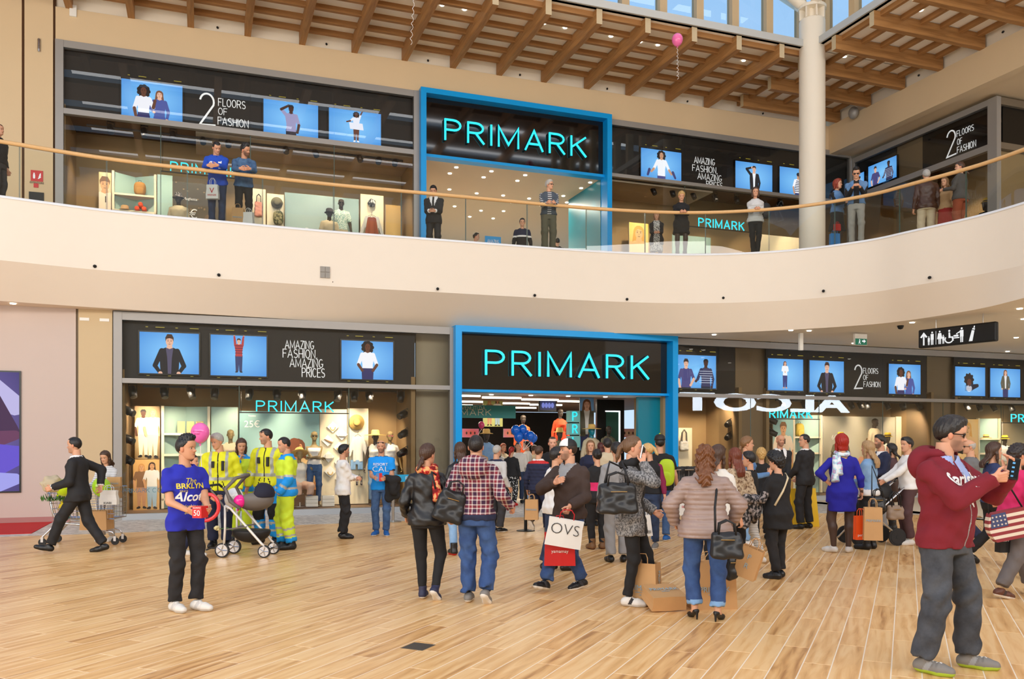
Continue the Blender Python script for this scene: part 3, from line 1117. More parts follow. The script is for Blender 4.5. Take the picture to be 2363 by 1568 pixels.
pu=portal('entrance_portal',UP,XUB0,XUB1,Z2,11.47+.02,.155,uz0,uz1,None,'glossy blue entrance portal with black sign panel on the upper floor')
m_neon=em('neon_cyan',(40,226,246),1.25)
m_signside=pm('letter_side',(10,60,70),.4)
def sign_word(y,u0,u1,vt,vb,label,yoff=.06,sw=.1):
 xa,z0=FA.hit(u0,vb,y)
 xb,_=FA.hit(u1,vb,y)
 _,z1=FA.hit(u0,vt,y)
 h=z1-z0
 o=empty('shop_sign',FA.w(xa,y,z0),FA.ang,label,'sign')
 def each(mb,ch):
  l=mb.build('letter',m_neon,o)
  # black return behind the lit face
  nb=MB()
  nb.add([(p[0],p[1]+.09 if p[1]>-.03 else p[1]+.012,p[2])for p in mb.v],mb.f)
  nb.build('letter_side',m_signside,l)
 word('PRIMARK',0,0,h,width=xb-xa,gap=.28,sw=sw,y0=0,y1=-.035,each=each)
 return o
sign_word(-.03,1121,1495,810,864,'large cyan illuminated shop letters over the ground-floor entrance')
sign_word(UP-.03,1027,1351,276,322,'large cyan illuminated shop letters over the upper-floor entrance')
def neon(F,y,u0,u1,vt,vb,bar0,bar1,label,drop=.0):
 xa,z0=F.hit(u0,vb,y)
 xb,_=F.hit(u1,vb,y)
 _,z1=F.hit(u0,vt,y)
 h=z1-z0
 o=empty('neon_sign',F.w(xa,y,z0),F.ang,label,'sign')
 def each(mb,ch):
  mb.build('letter',m_neon,o)
 word('PRIMARK',0,0,h,width=xb-xa,gap=.3,sw=.12,y0=0,y1=-.03,each=each)
 box('bar',m_blk,F.x(bar0,y)-xa,F.x(bar1,y)-xa,-.02,.02,-.05,-.025,o)
 for k in(.02,.98):
  X=(F.x(bar0,y)-xa)*(1-k)+(F.x(bar1,y)-xa)*k
  MB().tube([(X,0,-.03),(X,0,zt0-z0 if z0<4 else zu0-z0)],.006,6).build('wire',m_blk,o)
 return o
neon(FA,.45,592,769,926,949,551,806,'cyan neon shop name hanging in the left ground-floor window')
neon(FA,.45,1757,1873,946,964,1734,1891,'cyan neon shop name hanging in the right ground-floor window')
neon(FA,.45,2333,2440,957,974,2312,2460,'cyan neon shop name cut off at the right edge of the picture')
neon(FA,UP+.45,394,548,374,394,371,578,'cyan neon shop name behind the two leaning men upstairs')
neon(FA,UP+.45,1612,1716,504,522,1580,1738,'cyan neon shop name in the right upper-floor window')
# ---------------------------------------------------------------- display boxes behind the glass
YS=.16
def bandwall(name,F,y,u0,u1,z0,z1,mat=None):
 return box(name,mat or m_dark,F.x(u0,y),F.x(u1,y),y,y+.06,z0,z1,M=F.M,kind='structure')
bandwall('wall_sign_band',FA,YS,282,957,zt1-.1,ZTOP)
bandwall('wall_sign_band',FA,YS,1560,1696,zr1-.1,ZTOP)
bandwall('wall_sign_band',FA,YS,1768,2138,zr1-.1,ZTOP)
bandwall('wall_sign_band',FA,YS,2201,2500,zr1-.1,ZTOP)
bandwall('wall_sign_band',FA,UP+YS,147,970,zu1-.1,ZUT)
bandwall('wall_sign_band',FA,UP+YS,1408,1960,zv1-.1,ZUT)
bandwall('wall_sign_band',RW,YR+YS,1968,2068,zw1-.1,ZRT)
bandwall('wall_sign_band',RW,YR+YS,2129,2293,zw1-.1,ZRT,m_black)
m_pill=pm('taupe_pillar',(150,128,98),.85)
for u0,u1,y in((1697,1767,.3),(2139,2200,.3)):
 box('wall_pillar',m_pill,FA.x(u0,y),FA.x(u1,y),y,y+.8,0,ZTOP,M=FA.M,kind='structure')
box('wall_pillar',m_pill,RW.x(2068,YR+.2),RW.x(2129,YR+.2),YR+.2,YR+.8,Z2,ZRT,M=RW.M,kind='structure')
BD=1.75
def display(name,F,y,x0,x1,zf,zc,depth,wallm,ceilm,floorm,side=True):
 o=empty(name,F.w(0,0,0),F.ang,kind='structure')
 box('back',wallm,x0,x1,y+depth,y+depth+.1,zf-.1,zc+1.4,o)
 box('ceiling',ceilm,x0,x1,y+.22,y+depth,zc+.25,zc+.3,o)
 box('plinth',floorm,x0,x1,y+.12,y+depth,max(zf-.14,0),zf,o)
 if side:
  box('side',wallm,x0-.1,x0,y+.14,y+depth,zf-.1,zc+.3,o)
  box('side',wallm,x1,x1+.1,y+.14,y+depth,zf-.1,zc+.3,o)
 return o
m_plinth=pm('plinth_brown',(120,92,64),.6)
XD1=FA.x(957)
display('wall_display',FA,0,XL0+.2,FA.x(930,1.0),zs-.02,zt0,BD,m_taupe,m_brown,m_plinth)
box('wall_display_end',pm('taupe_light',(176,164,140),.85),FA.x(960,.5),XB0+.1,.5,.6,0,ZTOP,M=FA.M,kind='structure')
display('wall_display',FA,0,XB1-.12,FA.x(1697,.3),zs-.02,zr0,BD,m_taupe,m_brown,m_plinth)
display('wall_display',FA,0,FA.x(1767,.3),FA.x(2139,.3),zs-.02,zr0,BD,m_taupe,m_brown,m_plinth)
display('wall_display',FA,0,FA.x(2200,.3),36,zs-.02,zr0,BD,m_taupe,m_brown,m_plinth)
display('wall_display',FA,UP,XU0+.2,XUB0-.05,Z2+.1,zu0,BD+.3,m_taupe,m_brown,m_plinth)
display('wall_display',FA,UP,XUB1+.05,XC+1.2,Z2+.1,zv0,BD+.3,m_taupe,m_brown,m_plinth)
display('wall_display',RW,YR,XRW0,XRW1-.3,Z2+.1,zw0,BD,m_taupe,m_brown,m_plinth)
# upper entrance: white ceiling with downlights, teal cheek on the right
UI=empty('wall_shop_interior_upper',FA.w(0,UP,0),FA.ang,kind='structure')
xi0,xi1=XUB0+.15,XUB1-.15
zc=uz0+.02
box('ceiling',pm('shop_ceiling',(214,196,172),.8),xi0-6,xi1+4,.25,16,zc,zc+.1,UI)
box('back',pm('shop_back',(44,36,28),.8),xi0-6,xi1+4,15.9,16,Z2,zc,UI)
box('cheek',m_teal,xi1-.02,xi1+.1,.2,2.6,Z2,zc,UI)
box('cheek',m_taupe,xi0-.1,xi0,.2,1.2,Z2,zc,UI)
m_down=em('downlight_lens',(255,246,226),6)
dl=MB().lathe([(.045,-.02),(.055,-.018),(.055,.0)],12).mesh('lens',m_down)
for px,py in((1053,386),(1038,400),(1134,395),(1116,409),(1212,404),(1194,417),(1037,437),(1100,446),(1161,451),(1221,458),(1262,426),(1341,434),(1362,421),(1308,467),(1250,475),(1180,467),(1110,486),(1049,476),(1300,452),(1162,487),(1084,500),(1138,504)):
 D=(zc-EYE)*FPX/(V0-py)
 p=at(px,py,D)
 L=put('downlight',dl,UI,M=Matrix.Translation(FA.M.inverted()@Vector((p.x,p.y,zc))-Vector((0,UP,0))))
# ground-floor shop interior
LI=empty('wall_shop_interior',FA.w(0,0,0),FA.ang,kind='structure')
xg0,xg1=XB0+.15,XB1-.15
zg=bz0+.0
m_gceil=woodmat('shop_timber_ceiling',(86,56,32),(120,82,48),.5,6,1)
box('ceiling',m_gceil,xg0-5,xg1+4,.9,13,zg+.02,zg+.1,LI)
box('soffit',pm('soffit_white',(226,220,208),.5),xg0,xg1,.25,.9,zg-.02,zg+.08,LI)
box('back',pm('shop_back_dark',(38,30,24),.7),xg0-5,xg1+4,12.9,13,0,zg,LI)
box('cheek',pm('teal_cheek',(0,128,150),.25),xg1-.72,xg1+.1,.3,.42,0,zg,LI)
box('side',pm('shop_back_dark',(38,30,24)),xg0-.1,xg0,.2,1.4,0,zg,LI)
for k in range(16):
 xx=xg0+.5+(k*1.37)%5.4
 yy=1.6+k*.62
 box('strip_light',em('strip_light',(255,244,222),5),xx-.55,xx+.55,yy-.05,yy+.05,zg-.03,zg+.015,LI)
for u in(1134,1225,1311,1397,1480,1499):
 x=FA.x(u,.5)
 put('downlight',dl,LI,M=Matrix.Translation((x,.5,zg-.02)))
# screens
G='in the left ground-floor window'
screen(FA,YS-.06,322,459,766,861,771,865,fig_jacket,'screen of a man in a black jacket, leftmost on the ground floor')
screen(FA,YS-.06,486,615,773,866,777,870,fig_boy,'screen of a small boy in a red checked shirt with raised arms')
screen(FA,YS-.06,788,907,786,874,790,878,fig_white,'screen of a woman in a white top beside the ground-floor portal')
screen(FA,YS-.06,1558,1652,819,894,822,898,fig_men,'screen of two men right beside the ground-floor blue portal')
screen(FA,YS-.06,1772,1853,827,900,831,903,fig_child,'screen of a small long-haired girl in white and blue')
screen(FA,YS-.06,1868,1947,832,904,835,907,fig_jacket,'screen of a man in a black jacket next to the floors lettering downstairs')
screen(FA,YS-.06,2051,2124,840,909,843,911,fig_two,'screen of two women in white and denim on the ground floor')
screen(FA,YS-.06,2204,2273,846,913,849,915,fig_baby,'screen of a crawling toddler in a striped top')
screen(FA,YS-.06,2285,2354,850,916,853,918,fig_olive,'screen of a woman in an olive jacket, rightmost on the ground floor')
y=UP+YS-.06
screen(FA,y,280,421,180,265,200,282,fig_two,'screen of two women in white and denim on the upper floor')
screen(FA,y,608,734,227,304,245,320,fig_tee,'screen of a man in a grey t-shirt holding his head')
screen(FA,y,759,879,249,325,263,337,fig_girl,'screen of a jumping girl in a white dress')
screen(FA,y,1479,1572,342,411,352,419,fig_vest,'screen of a curly haired woman in a white vest upstairs')
screen(FA,y,1697,1782,371,438,382,446,fig_cardi,'screen of a man in a black cardigan touching his forehead')
screen(FA,y,1799,1880,386,447,393,454,fig_stripe,'screen of a boy in a striped shirt behind the white column')
screen(RW,YR+YS-.06,2004,2069,391,434,353,408,fig_men,'screen of two men on the right-hand upper shop front',False)
screen(RW,YR+YS-.06,1974,1994,405,445,396,440,fig_stripe,'narrow screen at the corner of the right-hand upper shop front',False)
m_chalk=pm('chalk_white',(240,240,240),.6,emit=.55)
def lettering(F,y,lines,label,name='slogan'):
 """lines: (text, u0, u1, v_top, v_bottom at u0, rise?)"""
 o=None
 for t,u0,u1,vt,vb in lines:
  x0,z0=F.hit(u0,vb,y)
  x1,_=F.hit(u1,vb,y)
  _,z1=F.hit(u0,vt,y)
  if o is None:
   bx_,bz_=x0,z0
   o=empty(name,F.w(x0,y,z0),F.ang,label,'lettering')
  def each(mb,ch):
   mb.build('letter',m_chalk,o)
  k=1
  word(t,x0-bx_,z0-bz_,z1-z0,width=x1-x0,gap=.2,sw=.085 if len(t)>1 else.055,y0=0,y1=-.006,each=each)
 return o
lettering(FA,YS-.01,[('AMAZING',658,724,786,804),('FASHION,',653,731,806,825),('AMAZING',669,745,828,847),('PRICES',697,749,850,870)],'white hand lettered fashion and prices slogan on the ground floor')
lettering(FA,UP+YS-.01,[('2',461,496,214,287),('FLOORS',504,566,227,244),('OF',504,524,249,264),('FASHION',503,573,270,287)],'white two floors slogan on the upper left shop band')
lettering(FA,YS-.01,[('2',1972,1990,843,897),('FLOORS',1992,2026,850,862),('OF',1992,2003,866,877),('FASHION',1993,2031,881,893)],'white two floors slogan on the ground floor band')
lettering(FA,UP+YS-.01,[('AMAZING',1602,1649,362,376),('FASHION,',1598,1655,380,394),('AMAZING',1610,1665,399,413),('PRICES',1630,1667,418,431)],'white hand lettered fashion and prices slogan on the upper floor')
lettering(RW,YR+YS-.01,[('2',2185,2206,306,364),('FLOORS',2208,2247,303,316),('OF',2209,2220,322,335),('FASHION',2209,2252,340,354)],'white two floors slogan on the right-hand upper shop front')
# ---------------------------------------------------------------- figures: smooth implicit surfaces meshed on a grid
F32=np.float32
def V3(*a):
 return np.array(a,dtype=np.float64)
def nets(fn,lo,hi,h):
 """surface of fn < 0 as quads (surface nets)"""
 lo=np.array(lo,float)
 n=np.maximum(4,np.ceil((np.array(hi)-lo)/h).astype(int)+1)
 ax=[lo[i]+h*np.arange(n[i])for i in range(3)]
 G=np.stack(np.meshgrid(*ax,indexing='ij'),-1).reshape(-1,3).astype(F32)
 val=fn(G).reshape(n).astype(F32)
 val[[0,-1]]=np.maximum(val[[0,-1]],1e-3)
 val[:,[0,-1]]=np.maximum(val[:,[0,-1]],1e-3)
 val[:,:,[0,-1]]=np.maximum(val[:,:,[0,-1]],1e-3)
 S=val<0
 m=n-1
 acc=np.zeros((*m,3),F32)
 cnt=np.zeros(m,F32)
 for a in range(3):
  o1,o2=[x for x in range(3)if x!=a]
  for b in(0,1):
   for c in(0,1):
    sl0,sl1=[None]*3,[None]*3
    sl0[a],sl1[a]=slice(0,m[a]),slice(1,m[a]+1)
    sl0[o1]=sl1[o1]=slice(b,m[o1]+b)
    sl0[o2]=sl1[o2]=slice(c,m[o2]+c)
    v0,v1=val[tuple(sl0)],val[tuple(sl1)]
    ch=S[tuple(sl0)]!=S[tuple(sl1)]
    t=np.where(ch,v0/np.where(ch,v0-v1,1),0)
    acc[...,a]+=t
    acc[...,o1]+=b*ch
    acc[...,o2]+=c*ch
    cnt+=ch
 act=cnt>0
 idx=-np.ones(m,int)
 idx[act]=np.arange(act.sum())
 ijk=np.argwhere(act)
 P=lo+h*(ijk+acc[act]/cnt[act][:,None])
 Q=[]
 for a in range(3):
  o1,o2=[(1,2),(2,0),(0,1)][a]
  s0=np.take(S,range(0,m[a]),a)
  s1=np.take(S,range(1,m[a]+1),a)
  e=np.argwhere(s0!=s1)
  ok=(e[:,o1]>0)&(e[:,o2]>0)&(e[:,o1]<m[o1])&(e[:,o2]<m[o2])
  e=e[ok]
  if not len(e):
   continue
  fl=s0[tuple(e.T)]
  def at_(d1,d2):
   q=e.copy()
   q[:,o1]+=d1
   q[:,o2]+=d2
   return idx[tuple(q.T)]
  q=np.stack([at_(-1,-1),at_(0,-1),at_(0,0),at_(-1,0)],1)
  q[~fl]=q[~fl][:,::-1]
  Q.append(q)
 Q=np.concatenate(Q)if Q else np.zeros((0,4),int)
 return P,Q[(Q>=0).all(1)]
def seg(P,a,b,ra,rb):
 a,b=np.asarray(a,F32),np.asarray(b,F32)
 ab=b-a
 t=np.clip(((P-a)@ab)/max(1e-9,float(ab@ab)),0,1)
 return np.linalg.norm(P-a-t[:,None]*ab,axis=1)-(ra+(rb-ra)*t)
def smin(a,b,k):
 h=np.clip(.5+.5*(b-a)/k,0,1)
 return b+(a-b)*h-k*h*(1-h)
def ellip(P,c,r):
 r=np.asarray(r,F32)
 q=(P-np.asarray(c,F32))/r
 l=np.linalg.norm(q,axis=1)
 return(l-1)*r.min()*np.where(l>1,1.0,1.0)
def stack(P,secs):
 """elliptic sections: (z, half width, half depth, y offset) along local z"""
 z=P[:,2]
 zs=[s[0]for s in secs]
 A=np.interp(z,zs,[s[1]for s in secs])
 B=np.interp(z,zs,[s[2]for s in secs])
 Y=np.interp(z,zs,[s[3]for s in secs])
 X=np.interp(z,zs,[s[4]if len(s)>4 else 0 for s in secs])
 x,y=(P[:,0]-X)/A,(P[:,1]-Y)/B
 r=np.minimum(A,B)
 rad=(np.abs(x)**2.3+np.abs(y)**2.3)**(1/2.3)
 d=(rad-1)*r
 over=np.maximum(np.maximum(z-zs[-1],zs[0]-z),0)
 return np.where(over>0,np.sqrt(np.maximum(d,0)**2+over**2)+np.minimum(d,0)*0,d)
def rot(ax,a):
 return np.array(Matrix.Rotation(a,3,ax))
def unit(v):
 v=np.asarray(v,float)
 return v/max(1e-9,np.linalg.norm(v))
def ik(root,target,l1,l2,hint):
 root,target=np.asarray(root,float),np.asarray(target,float)
 d=target-root
 L=np.linalg.norm(d)
 mx=(l1+l2)*.995
 if L>mx:
  target=root+d/L*mx
  d=target-root
  L=mx
 a=(l1*l1-l2*l2+L*L)/(2*L)
 hgt=math.sqrt(max(0,l1*l1-a*a))
 u=d/L
 hv=np.asarray(hint,float)
 hv=hv-u*(hv@u)
 return root+u*a+unit(hv)*hgt,target
# --- head template: rings from the chin up, front = +y, unit = head height
HZ=np.array([-.02,.03,.09,.16,.23,.30,.37,.44,.50,.56,.63,.71,.79,.86,.92,.965,.99])
HF=np.array([.20,.315,.335,.335,.345,.345,.34,.335,.325,.345,.365,.365,.345,.295,.215,.12,.04])
HB=np.array([-.02,-.03,-.08,-.17,-.26,-.335,-.385,-.42,-.44,-.452,-.455,-.445,-.41,-.35,-.27,-.17,-.09])
HW=np.array([.09,.165,.205,.235,.255,.27,.28,.288,.295,.302,.312,.318,.305,.27,.205,.125,.05])
def head_template(nr,ns):
 z=np.concatenate([np.linspace(-.02,.6,int(nr*.68)),np.linspace(.6,.99,nr-int(nr*.68)+1)[1:]])
 f,b,w=(np.interp(z,HZ,q)for q in(HF,HB,HW))
 th=np.linspace(-PI,PI,ns,endpoint=False)
 th=th-.42*np.sin(th)*(1-.35*np.abs(np.cos(th))) # denser towards the face
 Zg,Tg=np.meshgrid(z,th,indexing='ij')
 c,s=np.cos(Tg),np.sin(Tg)
 ex=.86
 cc,ss=np.sign(c)*np.abs(c)**ex,np.sign(s)*np.abs(s)**ex
 y=np.where(cc>0,cc*f[:,None],cc*-b[:,None])
 x=ss*w[:,None]
 front=np.clip(cc,0,1)**.6*(y>0)
 ga=lambda u,m,sg:np.exp(-((u-m)/sg)**2)
 X,Z=x,Zg
 nose=ga(X,0,.05+.02*ga(Z,.37,.05))*np.interp(Z,[.31,.345,.38,.46,.54,.6],[0,.085,.115,.06,.02,0])
 y=y+front*(nose+ga(X,0,.045)*0)
 for sg in(-1,1):
  y=y-front*.05*ga(X,sg*.135,.07)*ga(Z,.495,.045)
  y=y+front*.016*ga(X,sg*.12,.09)*ga(Z,.57,.03)
  y=y+front*.015*ga(X,sg*.17,.07)*ga(Z,.40,.06)
  y=y+front*.03*ga(X,sg*.05,.025)*ga(Z,.36,.03)
 y=y+front*(.026*ga(X,0,.085)*ga(Z,.245,.022)+.024*ga(X,0,.075)*ga(Z,.195,.024)-.02*ga(X,0,.1)*ga(Z,.222,.010))
 y=y+front*.03*ga(X,0,.08)*ga(Z,.07,.045)
 V=np.stack([x,y,Zg],-1).reshape(-1,3)
 ns_=len(th)
 F=[]
 for i in range(len(z)-1):
  for k in range(ns_):
   l=(k+1)%ns_
   F.append((i*ns_+k,i*ns_+l,(i+1)*ns_+l,(i+1)*ns_+k))
 nv=len(V)
 V=np.concatenate([V,[[0,.05,-.03],[0,-.03,1.0]]])
 for k in range(ns_):
  F.append((nv,(k+1)%ns_,k,k))
  t0=(len(z)-1)*ns_
  F.append((nv+1,t0+k,t0+(k+1)%ns_,t0+(k+1)%ns_))
 F=[f if f[2]!=f[3]else f[:3]for f in F]
 return V,F,np.concatenate([front.reshape(-1),[0,0]])
HEADS={}
def blob(c,r,n=8,m=6,R=None):
 vs,fs=[],[]
 for i in range(m+1):
  a=PI*i/m
  for k in range(n):
   b=2*PI*k/n
   p=np.array([math.sin(a)*math.cos(b)*r[0],math.sin(a)*math.sin(b)*r[1],-math.cos(a)*r[2]])
   if R is not None:
    p=R@p
   vs.append(p+np.array(c))
 for i in range(m):
  for k in range(n):
   l=(k+1)%n
   fs.append((i*n+k,i*n+l,(i+1)*n+l,(i+1)*n+k))
 return np.array(vs),fs
class Soup:
 def __init__(s):
  s.v,s.f,s.c,s.n=[],[],[],0
 def add(s,V,F,C):
  V=np.asarray(V,float)
  s.v.append(V)
  s.f.extend(tuple(int(i)+s.n for i in f)for f in F)
  C=np.asarray(C,float)
  if C.ndim==1:
   C=np.tile(C,(len(V),1))
  s.c.append(C)
  s.n+=len(V)
 def mesh(s,name,mat,k=1.0):
  V=np.concatenate(s.v)*k
  me=bpy.data.meshes.new(name)
  me.from_pydata(V.tolist(),[],s.f)
  C=np.concatenate([np.concatenate(s.c),np.ones((s.n,1))],1)
  me.color_attributes.new('Col','FLOAT_COLOR','POINT').data.foreach_set('color',C.ravel())
  me.polygons.foreach_set('use_smooth',[True]*len(s.f))
  me.materials.append(mat)
  return me
def npmesh(name,V,Q,mats,mi=None,k=1.0):
 me=bpy.data.meshes.new(name)
 V=np.asarray(V)*k
 n=len(Q)
 me.vertices.add(len(V))
 me.vertices.foreach_set('co',V.astype(F32).ravel())
 me.loops.add(n*4)
 me.loops.foreach_set('vertex_index',np.asarray(Q,np.int32).ravel())
 me.polygons.add(n)
 me.polygons.foreach_set('loop_start',np.arange(0,n*4,4,dtype=np.int32))
 me.polygons.foreach_set('use_smooth',np.ones(n,bool))
 for m in(mats if isinstance(mats,(list,tuple))else[mats]):
  me.materials.append(m)
 if mi is not None:
  me.polygons.foreach_set('material_index',mi.astype(np.int32))
 me.update(calc_edges=True)
 return me
m_skin=attrmat('skin',.5)
m_skin.node_tree.nodes['Principled BSDF'].inputs['Subsurface Weight'].default_value=.0
SEC={
 'm':[(.78,.150,.105,0),(.90,.168,.118,-.012),(1.0,.155,.106,0),(1.10,.150,.104,.005),(1.22,.162,.114,.006),(1.33,.172,.120,0),(1.395,.155,.096,-.01),(1.44,.10,.072,-.012),(1.48,.06,.06,-.01)],
 'f':[(.78,.160,.112,0),(.90,.176,.124,-.015),(1.0,.152,.102,-.005),(1.09,.130,.09,.0),(1.2,.142,.105,.010),(1.28,.147,.122,.02),(1.37,.138,.088,.0),(1.425,.085,.064,-.008),(1.46,.05,.05,-.006)],
}
def hairfield(style,seed,bk=.5):
 """implicit hair in head units"""
 def strands(P,A,f=26):
  th=np.arctan2(P[:,0],P[:,1]+.05)
  return A*np.sin(th*f+2.5*np.sin(P[:,2]*5+seed)+seed)
 def cap(P,t,icpt=.52,slope=.91,zt=0.0):
  zc=icpt+slope*P[:,1]
  zc=np.where(P[:,1]<-.02,np.maximum(zc,.12),zc)
  zc=np.minimum(zc,.86)
  zc=np.where(np.abs(P[:,0])<.24,zc,np.minimum(zc,.8))
  e=ellip(P,(0,-.04,.60+zt),(.345,.44,.425))-t*(.15+.85*np.clip((P[:,2]-zc)/.2,0,1))
  return np.maximum(e,(zc-P[:,2])*.8)
 def chain(P,pts):
  d=None
  for(a,ra),(b,rb)in zip(pts[:-1],pts[1:]):
   q=seg(P,a,b,ra,rb)
   d=q if d is None else smin(d,q,.06)
  return d
 def fn(P):
  s=style[0]
  L=style[1]if len(style)>1 else 1.0
  if s=='crop':
   return cap(P,.012)+strands(P,.004)
  if s=='short':
   d=cap(P,.045,.50)
   d=smin(d,np.maximum(ellip(P,(0,.05,.93),(.27,.30,.14)),.78-P[:,2]),.05)
   return d+strands(P,.005,31)+.010*np.sin(P[:,0]*40+seed)*np.sin(P[:,1]*36)
  if s=='spiky':
   d=smin(cap(P,.03,.56),np.maximum(ellip(P,(0,.02,.96),(.25,.34,.2)),.80-P[:,2]),.05)
   sp=.035*np.sin(P[:,0]*46+seed)*np.sin(P[:,1]*42+P[:,2]*8)
   return d+sp*np.clip((P[:,2]-.8)*5,0,1)+strands(P,.006)
  if s=='balding':
   d=cap(P,.012)
   return np.maximum(d,P[:,2]-(.66-.25*P[:,1]))
  if s=='curly':
   R=.12*L
   d=smin(cap(P,R,.46),seg(P,(0,-.3,.5),(0,-.34,.25),.26+R*.6,.2+R*.4),.1)
   d=np.maximum(d,np.where((P[:,1]>.12)&(np.abs(P[:,0])<.29),P[:,2]*0+(.72-P[:,2])*.8,-1))
   q=26
   return d+.045*np.sin(P[:,0]*q+seed)*np.sin(P[:,1]*q+1)*np.sin(P[:,2]*q+seed*2)
  if s=='bun':
   d=smin(cap(P,.03,.52,1.0),ellip(P,(0,-.5,.62),(.17,.15,.16)),.03)
   return d+strands(P,.008)
  if s=='pony':
   d=cap(P,.03,.54,1.0)
   z1=.75-.9*L
   p=chain(P,[((0,-.44,.74),.09),((.02,-.60,.5),.115),((.03,-.1-bk*.85,.1+(1-L)*.2),.10),((.02,-.04-bk,z1),.05)])
   return smin(d,p,.03)+strands(P,.010,30)
  if s=='lowpony':
   d=cap(P,.04,.50,.95)
   p=chain(P,[((0,-.40,.36),.10),((.0,-.54,.12),.125),((0,-.06-bk,-.22),.06)])
   return smin(d,p,.04)+strands(P,.010,30)
  # loose hair: cap plus back curtain and side locks
  d=cap(P,.06 if s!='bob' else.08,.50,.95)
  zl={'bob':-.02,'long':-.75*L,'wavy':-.75*L}[s]
  back=stack(P,[(zl,.22,.08,-bk-.03),(zl*.6,.31,.11,-bk-.03),(min(-.12,zl*.3),.33,.14,-bk*.95),(.1,.32,.18,-.2-bk*.25),(.45,.33,.26,-.2),(.62,.34,.34,-.12)]if s!='bob' else[(-.02,.27,.10,-.31),(.1,.31,.17,-.28),(.45,.33,.26,-.2),(.62,.34,.34,-.12)])
  for sg in(-1,1):
   lock=chain(P,[((sg*.30,.0,.62),.07),((sg*.345,-.02,.35),.085),((sg*.32,.0,.05),.09),((sg*.27,.05 if s!='bob' else-.05,max(zl*.8,-.5)),.05)])
   back=smin(back,lock,.08)
  d=smin(d,back,.07)
  face=np.where((P[:,1]>.08)&(np.abs(P[:,0])<.255)&(P[:,2]<.80-np.abs(P[:,0])*.6),1.0,0.0)
  d=d+face*.3
  w=strands(P,.016,24)
  if s=='wavy':
   w=w+.03*np.sin(P[:,2]*20+3*np.sin(P[:,0]*9+seed))
  return d+w
 return fn
SHOES={}
def shoe_mesh(kind,vox):
 if(kind,vox)in SHOES:
  return SHOES[(kind,vox)]
 def fn(P):
  if kind=='heel':
   d=smin(seg(P,(0,-.05,.085),(0,.07,.035),.032,.034),seg(P,(0,.07,.03),(0,.145,.02),.034,.016),.03)
   d=np.maximum(d,(P[:,2]-(.10-.35*(P[:,1]+.05)))*.9)
   d=np.minimum(d,seg(P,(0,-.068,.075),(0,-.07,.0),.016,.009))
   return np.maximum(d,-P[:,2])
  if kind=='boot':
   d=smin(seg(P,(0,-.045,.05),(0,.09,.042),.05,.048),seg(P,(0,.09,.04),(0,.15,.038),.048,.042),.03)
   d=smin(d,seg(P,(0,-.025,.06),(0,-.02,.20),.053,.058),.03)
   return np.maximum(np.maximum(d,-P[:,2]),P[:,2]-.2)
  if kind=='hightop':
   d=smin(seg(P,(0,-.045,.045),(0,.09,.036),.042,.045),seg(P,(0,.09,.036),(0,.15,.034),.045,.036),.03)
   d=smin(d,seg(P,(0,-.025,.06),(0,-.02,.15),.045,.048),.03)
   return np.maximum(np.maximum(d,-P[:,2]),P[:,2]-.15)
  r=1.0 if kind=='sneaker' else.9
  d=smin(seg(P,(0,-.045,.045),(0,.09,.036),.043*r,.046*r),seg(P,(0,.09,.036),(0,.155 if kind=='sneaker' else.175,.033),.046*r,.036*r),.03)
  d=smin(d,seg(P,(0,-.022,.06),(0,.0,.092),.042,.040),.03)
  if kind=='sneaker':
   d=d+.0025*np.sin(P[:,1]*190)*((P[:,1]>.01)&(P[:,1]<.11)&(P[:,2]>.062))
  return np.maximum(np.maximum(d,-P[:,2]),P[:,2]-.105)
 V,Q=nets(fn,(-.075,-.115,-.02),(.075,.225,.23 if kind in('boot','hightop')else.13),vox)
 c=V[Q].mean(1)
 if kind=='heel':
  mi=np.zeros(len(Q))
 else:
  mi=(c[:,2]<(.028 if kind!='dress' else.014)).astype(int)
  if kind=='sneaker':
   mi=np.where((mi==0)&(np.abs(c[:,0])>.022)&(np.abs(c[:,1]-.02-.5*(c[:,2]-.05))<.018),2,mi)
   mi=np.where((mi==0)&(np.abs(c[:,0])<.014)&(c[:,1]>.02)&(c[:,1]<.11)&(np.abs((c[:,1]*40)%1-.5)>.25),3,mi)
 SHOES[(kind,vox)]=(V,Q,mi)
 return SHOES[(kind,vox)]
def foldnoise(P,A,s):
 if not A:
  return 0
 x,y,z=P[:,0],P[:,1],P[:,2]
 return A*(np.sin(z*46+2.6*np.sin(x*13+s)+2.2*np.sin(y*15+2*s)+s)*.6
    +.5*np.sin((x*.8+z*.6)*62+3*np.sin(y*11+s)+s)+.5*np.sin((y-z*.5)*55+3*np.sin(x*12)+2*s))
NP=[0]
DOWN=(.275,.03,.87)
